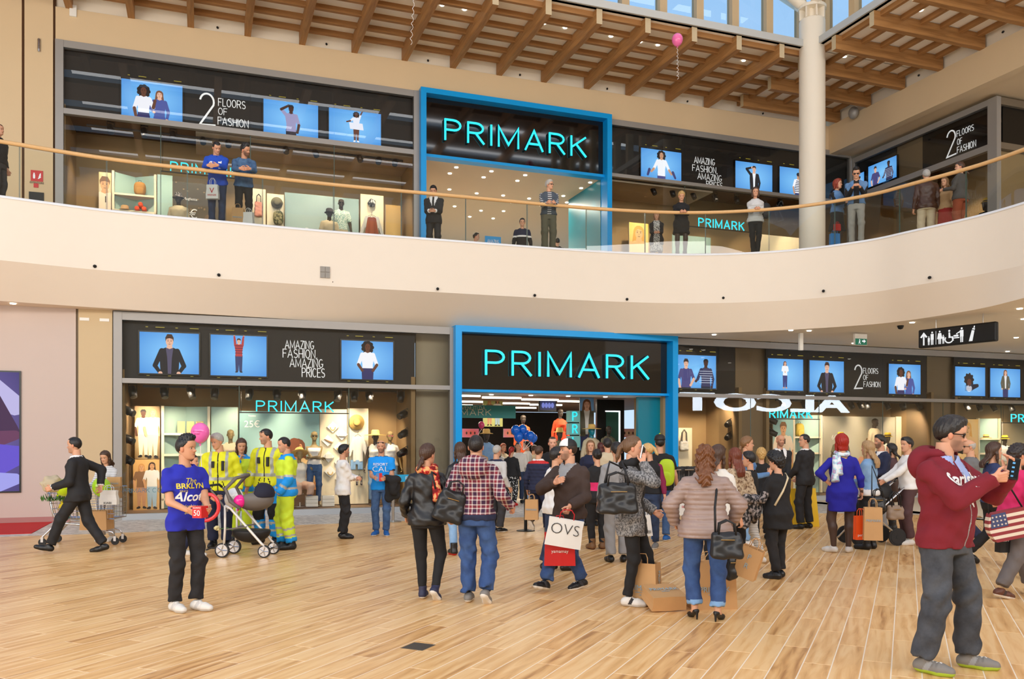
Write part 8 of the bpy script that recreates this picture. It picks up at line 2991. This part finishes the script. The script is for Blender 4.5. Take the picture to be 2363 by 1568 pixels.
def fig_walk3(W):
 return person2d(W*.32,.03,.88,(236,180,130),(220,160,90),(150,110,76),(214,160,120),hk='long',leg=.03)+person2d(W*.72,.02,.92,(226,170,120),(70,44,28),(252,248,240),(170,200,220),hk='long',leg=.035)
def fig_shorts(W):
 return[([(0,0),(W,0),(W,.55),(0,.62)],(214,164,80))]+person2d(W*.5,-.05,.98,(226,166,116),(120,80,44),(250,226,200),(240,222,196),hk='quiff')+[([(W*.52,.66),(W*.6,.66),(W*.6,.73),(W*.52,.73)],(60,44,40))]
def fig_girls25(W):
 return person2d(W*.36,-.58,1.2,(236,168,106),(226,150,60),(226,178,122),(150,100,60),aL=((-.22,.86),(-.05,.93)),hk='long')+person2d(W*.72,-.55,1.25,(232,160,100),(110,56,26),(240,206,150),(200,150,90),hk='long')+  [(cap2((W*.68,.66),.06,(W*.5,.34),.05),(130,66,30)),([(0,0),(W,0),(W,.16),(0,.2)],(120,84,50))]
def fig_stripeman(W):
 return[(ell2(random.random()*W,random.random(),.012,.008,6),(150,120,84))for k in range(60)]+person2d(W*.68,-.55,1.15,(206,156,118),(120,90,60),(206,200,184),(90,90,90),hk='quiff',stripes=(90,84,76))
def fig_face(W):
 return person2d(W*.62,-.62,1.3,(226,178,140),(150,110,70),(226,170,140),(120,160,180),hk='quiff',stripes=(200,110,90))
def fig_orange(W):
 return[([(0,0),(W,0),(W,.5),(0,.45)],(220,150,50))]+person2d(W*.5,-.3,1.25,(242,196,146),(236,176,90),(246,206,150),(240,200,140),hk='long')
ZP=zs
poster(FA,1.25,311,369,938,1060,'sunlit poster of two women in white dresses in the left window',WARM0,(120,84,40),fig_walk2)
poster(FA,1.25,307,368,1061,1178,'poster of two walking women in summer clothes below the white dresses',(246,206,140),(220,170,100),fig_walk3)
o,sx,sw,sz=shelf(FA,1.25,372,485,938,(1000,1048,1096,1150),'pale teal and cream shelf unit in the left ground-floor window',ZP)
for i in range(3):
 b_=empty('wooden_box',FA.w(sx+.42+.20*i,1.36,sz[0]),ANG,'%s pale wooden box on the top shelf of the left window'%('left','middle','right')[i],'box','wooden boxes on the top shelf')
 box('case',pm('pale_oak',(236,196,136),.6,noise=.06,nscale=9),-.08,.08,-.06,.06,0,.27,b_,bevel=.006)
board(FA,1.35,487,549,940,'plain pale teal board beside the shelf unit',m_palet,ZP)
poster(FA,1.3,551,737,950,1178,'large poster of two long haired women with a price of twenty five euro',(176,208,204),(120,168,170),fig_girls25,[('25€',.16,.86,.22),('Vestito',.16,.95,.06),('I S E',.68,.38,.17),('S E T',.76,.26,.17),('PIZZO ONLY',.72,.12,.05)],zmin=ZP)
bd=board(FA,1.3,738,801,945,'cream board with tilted square tiles of sandals and necklaces',m_cream,ZP)
W_=FA.x(801,1.3)-FA.x(738,1.3)
for i,(a,b,k)in enumerate(((.30,1.88,0),(.52,1.70,1),(.18,1.55,2),(.46,1.38,0),(.20,1.16,1),(.48,1.02,2),(.24,.80,0),(.50,.62,1))):
 t=box('tile',m_white,-.10,.10,-.06,0,-.10,.10,bd,M=T3(a,0,b,ry=.785))
 M_=T3(0,-.075,0,ry=-.785)
 if k==0:
  MB().tube([(.06*math.cos(x),0,.08*math.sin(x))for x in[PI*1.02+PI*.96*i/8 for i in range(9)]],.012,6).build('necklace',m_straw,t,M=M_)
 elif k==1:
  box('clutch',m_offwh if False else k_offw,-.08,.08,-.03,0,-.05,.06,t,M=M_,bevel=.01)
 else:
  MB().tube([(-.08,0,.03),(.0,0,-.01),(.09,0,-.05)],[.012,.02,.028],6).build('sandal',m_tanL if False else k_tan,t,M=M_)
board(FA,1.3,803,850,943,'tall cream board with a hat and hanging clothes',m_cream,ZP)
x,z=FA.hit(823,975,1.22)
hat(FA.w(x,1.22,z),ANG,m_straw,'round straw hat with a black band pinned to the cream board',.19,.09,.1,rx=PI/2)
def flatgarment(F,y,u,vt,w,h,mat,label,shorts=False,cat='shirt'):
 x,z1=F.hit(u,vt,y)
 o=empty('hanging_'+cat,F.w(x,y,z1),F.ang,label,cat)
 def f(P):
  X,Y,Z=np.abs(P[:,0]),P[:,1],P[:,2]
  if shorts:
   d=np.maximum(X-w/2*(1-.25*(Z/h+1)*.0),np.abs(Z+h/2)-h/2)
   d=np.maximum(d,np.where(Z<-h*.45,.025-X,-1))
  else:
   d=np.maximum(X-w*.3,np.abs(Z+h/2)-h/2)
   d=np.minimum(d,seg(np.stack([X,Y*0,Z],1),(w*.24,0,-.05),(w*.5,0,-h*.72),.055,.045))
  return np.maximum(d*.7,np.abs(Y+.012*np.sin(P[:,0]*40))-.03)
 V,Q=nets(f,(-w*.65,-.08,-h-.04),(w*.65,.08,.06),.016)
 put('cloth',npmesh('cloth',V,Q,mat),o)
 MB().tube([(-w*.25,0,-.02),(0,0,.06),(w*.25,0,-.02)],.006,5).build('hanger',m_strap,o)
 MB().tube([(0,0,.06),(.0,0,.11),(.02,0,.13)],.004,5).build('hook',m_chrome,o)
 return o
flatgarment(FA,1.2,826,1008,.42,.62,k_offw,'white blouse hanging on the cream board')
flatgarment(FA,1.2,823,1062,.30,.24,k_jeanl,'faded denim shorts hanging below the blouse',True,'shorts')
flatgarment(FA,1.18,829,1100,.16,.22,k_lace,'small patterned top hanging at the foot of the cream board',True,'camisole')
for u,lb in((719,'left'),(757,'right')):
 for k in range(3):
  x=FA.x(u,.8)
  b_=empty('shoe_box',FA.w(x,.8,zs+.085*k),ANG,'%s white shoe box of the %s stack in the left window'%(('bottom','middle','top')[k],lb),'box','white shoe boxes')
  box('carton',m_white,-.14,.14,-.09,.09,0,.08,b_,bevel=.004)
# --- mannequins
m_mgold=pm('mannequin_gold',(150,128,84),.45)
m_mdark=pm('mannequin_dark',(58,46,36),.5)
def mannequin(F,y,u,vt,yaw,label,zf,H=None,mat=None,**kw):
 x,zt_=F.hit(u,vt,y)
 H=H or zt_-zf
 base=zt_-H if kw.pop('lift',False)else zf
 kw.setdefault('hair',('bald',))
 i=person(tuple(F.w(x,y,base)),H,math.degrees(F.ang)+yaw,label,cat='mannequin',name='mannequin',far=True,bodymat=mat or m_mgold,skin=(150,128,84),group='shop window mannequins',shoes=(None,None,None),**kw)
 if base>zf+.05:
  box('stand',m_cream,-.2,.2,-.2,.2,zf-base,0,i['root'])
 else:
  MB().lathe([(.16,.0),(.16,.012),(.02,.014),(.02,.1)],14).build('base',m_steel,i['root'])
 return i
zfl=zs+.0
mannequin(FA,.95,725,998,180,'gold mannequin with folded arms in a white camisole and ripped jeans',zfl,sex='f',top=dict(mat=k_white,sleeve=0,hem=.95,neckr=.1,neck=1.36),bottom=dict(mat=k_jean),glasses=('eyes',k_lens),**CROSS)
i=mannequin(FA,1.0,866,1000,180,'dark mannequin in a wide straw hat and white sleeveless top',zfl,mat=m_mdark,sex='f',top=dict(mat=k_offw,sleeve=0),bottom=dict(mat=k_jeanl))
hat(i['world'](i['hw']((0,-.03,.72))),ANG,m_straw,'wide brimmed straw hat on the dark mannequin behind the bald man',.27,.1,.12,False)
mannequin(FA,1.0,900,998,180,'gold mannequin with pink sunglasses in a white t-shirt',zfl,sex='f',top=dict(mat=k_white,sleeve=.7,flare=.03),bottom=dict(mat=k_jeanl),glasses=('eyes',pm('pink_frame',(214,120,130),.3)))
mannequin(FA,1.0,532,994,180,'gold mannequin in a beige top behind the paramedics',zfl,sex='f',top=dict(mat=k_beige),bottom=dict(mat=k_white))
i=mannequin(FA,.85,692,1046,190,'seated mannequin in a pleated pink skirt with white trainers',zfl,H=1.72,sex='f',hip=(0,-.05,-.42),feet=[(.12,.42,0,0,-5),(-.12,.38,0,0,5)],top=dict(mat=k_offw,sleeve=.7),bottom=dict(mat=pm('cloth_blush',(230,190,168),.8),t=.03,end=1.5))
hat(i['world'](i['hw']((0,-.06,.70))),ANG,m_straw,'straw hat on the seated mannequin',.2,.1,.12,rx=-.5)
# right-hand ground-floor windows
board(FA,1.2,1566,1597,988,'cream board with a tote bag in the window right of the portal',m_cream,ZP)
x,z=FA.hit(1579,1040,1.1)
handbag(tuple(FA.w(x,1.1,z)),.28,.08,.28,ANG,k_offw,'white canvas tote hanging in the window right of the portal',flare=1.0,hand=.3)
poster(FA,1.2,1784,1830,966,1085,'poster of a man in a pocket t-shirt in a golden field',(176,208,204),(150,190,186),fig_shorts,zmin=ZP)
o,sx,sw,sz=shelf(FA,1.2,1831,1898,958,(1008,1045,1095),'shelf unit with a mustard backpack in the menswear window',ZP)
backpack(tuple(FA.w(sx+sw*.35,1.4,sz[0])),.30,.18,.40,ANG,pm('mustard',(184,156,60),.8),'mustard backpack standing on the top shelf of the menswear window')
poster(FA,1.35,1900,2066,962,1090,'big grey poster of a young man with a price in the menswear window',(206,200,180),(186,180,160),fig_face,[('6€',.14,.72,.2)],zmin=ZP)
board(FA,1.3,2068,2083,962,'narrow cream board at the end of the menswear window',m_cream,ZP)
mannequin(FA,1.0,2018,968,200,'dark mannequin with a beige jacket standing on a plinth',zfl,H=1.85,lift=True,mat=m_mdark,top=dict(mat=k_beige,t=.03),bottom=dict(mat=k_beige))
for u,vt,lb in((1940,1003,'left of the red haired woman'),(2048,1004,'beside the beige jacket mannequin'),(2318,1010,'in the far right window')):
 i=mannequin(FA,.9,u,vt,160,'dark mannequin wearing a yellow straw hat '+lb,zfl,mat=m_mdark,top=dict(mat=k_offw if u>2000 else k_olive,sleeve=.7),bottom=dict(mat=k_beige))
 hat(i['world'](i['hw']((0,-.03,.72))),ANG,m_strawy,'yellow straw hat on the mannequin '+lb,.15,.095,.11)
poster(FA,1.2,2206,2257,968,1085,'poster of a blonde woman in a golden field in the far right window',(250,236,200),(236,190,110),fig_orange,zmin=ZP)
o,sx,sw,sz=shelf(FA,1.2,2258,2311,966,(1012,1046,1095),'shelf unit in the far right window',ZP)
hat(FA.w(sx+sw*.5,1.35,sz[0]+.02),ANG,m_straw,'straw hat lying on the top shelf of the far right window',.17)
poster(FA,1.35,2314,2420,975,1090,'poster of a woman with sunglasses at the right edge',(190,180,150),(150,130,100),fig_girls25,zmin=ZP)
# upper floor, left window
y=UP+1.4
ZU=Z2+.1
poster(FA,y,228,256,398,492,'poster of a man in a pocket t-shirt on the upper floor',(226,236,226),(214,190,120),fig_shorts,zmin=ZU)
o,sx,sw,sz=shelf(FA,y,258,361,398,(448,486),'pale teal shelf unit with a tan rucksack on the upper floor',ZU)
backpack(tuple(FA.w(sx+sw*.62,y+.1,sz[0])),.30,.18,.36,ANG,pm('ochre_bag',(176,124,50),.8),'tan rucksack on the upper-floor shelf unit')
hat(FA.w(sx+sw*.28,y+.1,sz[1]+.02),ANG,k_tan,'khaki bucket hat on the lower shelf upstairs',.16,.1,.12,False)
for k,(dx,dz)in enumerate(((.56,0),(.72,0),(.64,.11))):
 o=empty('rolled_towel',FA.w(sx+sw*dx,y+.1,sz[1]+.06+dz),ANG,('left','right','upper')[k]+' orange rolled towel on the lower shelf upstairs','towel','orange rolled towels')
 MB().lathe([(.02,-.14),(.06,-.14),(.06,.14),(.02,.14)],14,Matrix.Rotation(PI/2,4,'X')).build('roll',pm('coral',(232,80,44),.9),o,smooth=True)
board(FA,y,363,398,404,'pale teal board beside the upper shelf unit',m_palet,ZU)
poster(FA,y,399,522,424,530,'dark leafy poster of a man in a striped t-shirt with a price',(96,80,58),(70,58,40),fig_stripeman,[('6€',.32,.62,.34),('Maglietta',.32,.80,.1)],zmin=ZU)
i=mannequin(FA,UP+1.0,412,452,170,'dark mannequin in a patterned bucket hat and beige jacket upstairs',ZU,mat=m_mdark,top=dict(mat=k_beige,t=.03),bottom=dict(mat=k_olive))
hat(i['world'](i['hw']((0,-.03,.70))),ANG,k_lace,'patterned bucket hat on the left upstairs mannequin',.15,.1,.12,False)
board(FA,y,577,613,436,'cream board with a pink bag upstairs',m_cream,ZU)
x,z=FA.hit(597,500,y-.1)
handbag(tuple(FA.w(x,y-.1,z)),.22,.08,.42,ANG,pm('rose_tote',(226,150,130),.8),'pale pink tote hanging on the upstairs board',flare=1.1,hand=.2)
board(FA,y,616,655,448,'cream board with a hat and camouflage rucksack',m_cream,ZU)
x,z=FA.hit(639,468,y-.08)
hat(FA.w(x,y-.08,z),ANG,k_olive,'olive hat pinned to the upstairs board',.16,.09,.1,rx=PI/2)
x,z=FA.hit(642,520,y-.1)
backpack(tuple(FA.w(x,y-.12,z)),.28,.14,.40,ANG,spots('camo',(70,74,48),(150,140,104),12,.5),'camouflage rucksack below the olive hat')
poster(FA,y+.1,657,828,452,545,'pale teal poster of a young man in a patterned shirt with a price',(170,190,190),(140,166,168),fig_face,[('6€',.24,.52,.32)],zmin=ZU)
i=mannequin(FA,UP+1.0,760,487,180,'dark mannequin with a grey cap and braces upstairs',ZU,mat=m_mdark,top=dict(mat=k_beige,sleeve=.8),bottom=dict(mat=k_olive))
hat(i['world'](i['hw']((0,-.03,.70))),ANG,k_char,'dark grey bucket hat on the upstairs mannequin with braces',.14,.1,.11,False)
mannequin(FA,UP+1.2,787,462,180,'tall dark mannequin in a pale floral t-shirt upstairs',ZU,H=1.85,lift=True,mat=m_mdark,top=dict(mat=spots('floral',(226,236,226),(150,190,180),40,.5),sleeve=.8),bottom=dict(mat=k_beige),glasses=('eyes',k_lens))
board(FA,y,832,885,450,'cream board with a cap and an open grey shirt upstairs',m_cream,ZU)
x,z=FA.hit(858,468,y-.08)
hat(FA.w(x,y-.08,z),ANG,spots('camob',(60,60,60),(210,210,210),10,.5),'grey mottled cap pinned to the upstairs cream board',.12,.1,.1,False,rx=PI/2)
flatgarment(FA,y-.1,858,500,.62,.72,k_lgrey,'open grey shirt hanging on the upstairs cream board')
flatgarment(FA,y-.14,858,502,.30,.66,k_rust,'orange t-shirt hanging inside the open grey shirt',cat='tshirt')
lb_=poster(FA,y-.2,890,925,474,545,'brass framed lit panel at the right end of the upstairs left window',(236,200,130),(190,150,80),lambda W:[(ell2(W*.5,.3,.06,.05),(255,250,230))],zmin=ZU,name='framed_panel')
# upper floor, right window and right-hand shop
poster(FA,y,1452,1496,515,585,'bright yellow lit poster in the right upper-floor window',(255,246,190),(240,200,90),fig_orange,zmin=ZU)
for u0,u1 in((1552,1640),(1750,1845)):
 board(FA,y,u0,u1,545,'%s pale board in the right upper-floor window'%('wide' if u0==1552 else 'corner'),m_cream if u0>1600 else m_palet,ZU)
mannequin(FA,UP+.9,1650,565,180,'small mannequin with brown hair low in the right upper-floor window',ZU-.6,H=1.6,sex='f',mat=m_mdark,top=dict(mat=k_pufw),bottom=dict(mat=k_white),hair=('bob',),hairc=(120,60,40))
i=mannequin(RW,YR+.7,2278,462,90,'dark mannequin in a yellow hat in the right-hand upper shop',Z2,mat=m_mdark,top=dict(mat=k_black),bottom=dict(mat=k_black))
hat(i['world'](i['hw']((0,-.03,.72))),ANG,m_strawy,'yellow hat on the mannequin in the right-hand upper shop',.15,.095,.12)
# --- inside the ground-floor entrance
bn0=FA.hit(1073,965,1.6)
bn=empty('welcome_banner',FA.w(XB0+.1,1.6,bn0[1]),ANG,'teal banner with pale welcome lettering in the entrance','banner')
xr_=FA.x(1190,1.6)-(XB0+.1)
zt_=FA.hit(1130,936,1.6)[1]-bn0[1]
box('panel',pm('banner_teal',(20,120,116),.4),0,xr_,0,.03,0,zt_,bn)
word('BENVENUTI DA',.36,zt_*.64,.09,width=.42*xr_,sw=.12,y0=-.002,y1=-.006).build('line',pm('banner_text',(206,200,170),.6),bn)
word('PRIMARK',.10,zt_*.22,.15,width=.62*xr_,sw=.1,y0=-.002,y1=-.006,gap=.3).build('line',MATS['banner_text'],bn)
poster(FA,4.5,1115,1160,918,985,'yellow green poster of two women deep inside the shop',(226,232,150),(190,200,120),fig_walk3)
poster(FA,1.9,1338,1370,917,1040,'pale blue poster of a dancing person in black and white print beside the neon column',(150,200,246),(110,170,236),fig_olive)
for i,(ch,v)in enumerate((('P',975),('R',1004),('I',1033))):
 x,z=FA.hit(1327,v,1.5)
 o=empty('letter_block',FA.w(x,1.5,z),ANG,'glass block with the neon letter %s in the entrance column'%ch,'sign','neon letter blocks')
 box('block',pm('block_teal',(120,190,190),.2),-.15,.15,0,.25,0,.31,o)
 word(ch,-.07,.05,.22,sw=.12,y0=-.004,y1=-.02).build('letter',m_neon,o)
mr=empty('tall_mirror',FA.w(FA.x(1413,2.2),2.2,0),ANG,'tall black framed mirror panel with a white light edge in the entrance','mirror')
box('frame',m_blk,-.48,.38,0,.1,0,zg,mr)
box('glass',pm('teal_mirror',(60,110,104),.15,.4),-.2,.2,-.01,0,.1,zg-.35,mr)
box('light_edge',em('white_edge',(255,255,255),3),.2,.24,-.02,.0,.1,zg-.33,mr)
box('light_top',em('white_edge',(255,255,255),3),-.22,.24,-.02,.0,zg-.35,zg-.32,mr)
o=empty('wall_screen',FA.w(FA.x(1264,4.0),4.0,FA.hit(1264,950,4.0)[1]),ANG,'small dark television hanging in the shop entrance','screen')
box('case',m_blk,-.28,.28,0,.06,0,.36,o)
picture('picture',.5,.28,(60,66,110),(30,30,50),[(ell2(.1+.1*k,.14,.05,.08),(110,120,190))for k in range(4)],m_screen,o,T3(-.25,-.004,.04))
MB().tube([(0,.03,.36),(0,.03,.7)],.015,6).build('arm',m_blk,o)
for u,vt,c,lb,hm_,yy in((1122,996,k_jeanl,'in a denim jacket under a straw hat in the entrance',m_straw,2.0),(1365,985,k_beige,'in a beige trench coat under a big floppy hat',m_straw,1.4),(1291,993,k_olive,'in an olive jacket under a tan hat',m_straw,2.4)):
 i=mannequin(FA,yy,u,vt,180,'dark mannequin '+lb,.0,H=1.95 if u!=1365 else 2.0,lift=True,mat=m_mdark if u!=1365 else m_teal,sex='f',top=dict(mat=c,t=.03,hem=.6 if u==1365 else.85),bottom=dict(mat=k_jeand))
 hat(i['world'](i['hw']((0,-.03,.70))),ANG,hm_,'hat on the mannequin '+lb,.26 if u==1365 else.18,.1,.12,False)
for u,vt,c,lb in((1293,946,cloth('orange',(226,70,30)),'in an orange dress high in the shop'),(1207,960,cloth('orangeb',(230,90,40)),'in an orange top deep in the shop'),(1404,985,k_olive,'in an olive coat before the tall mirror')):
 mannequin(FA,2.0 if u==1404 else 3.6,u,vt,180,'dark mannequin '+lb,.0,H=1.75,lift=True,mat=m_mdark,sex='f',top=dict(mat=c,hem=.6),bottom=dict(mat=k_black))
for k,(u,c)in enumerate(((1180,(230,140,60)),(1085,(214,90,60)),(1450,(200,180,140)))):
 poster(FA,5.0,u-18,u+20,990,1010,'%s small product panel on a far shop wall'%('rainbow','red','pale')[k],c,(200,120,160),lambda W:[(ell2(W*(.25+.25*j),.5,.1,.16),(60,40,40))for j in range(3)])
ub=empty('display_stand',FA.w(FA.x(1138,UP+1.0),UP+1.0,Z2),ANG,'bright blue display stand lettered in white in the upper entrance','stand')
zt_=FA.hit(1138,546,UP+1.0)[1]-Z2
box('panel',pm('stand_blue',(20,150,220),.4),-.25,.25,0,.05,0,zt_,ub)
word('AMAZING',-.18,zt_-.2,.1,width=.36,sw=.1,y0=-.002,y1=-.006).build('line',m_wtxt,ub)
t_=empty('window_lettering',FA.w(FA.x(284),-.005,FA.hit(284,1138)[1]),ANG,'blue web address lettered on the glass of the left window','lettering')
word('PRIMARK',0,0,.085,width=FA.x(345)-FA.x(284),sw=.1,y0=0,y1=-.002).build('word',pm('vinyl_blue',(60,120,150),.5),t_)
word('COM',FA.x(352)-FA.x(284),0,.085,width=.3,sw=.1,y0=0,y1=-.002).build('word',MATS['vinyl_blue'],t_)
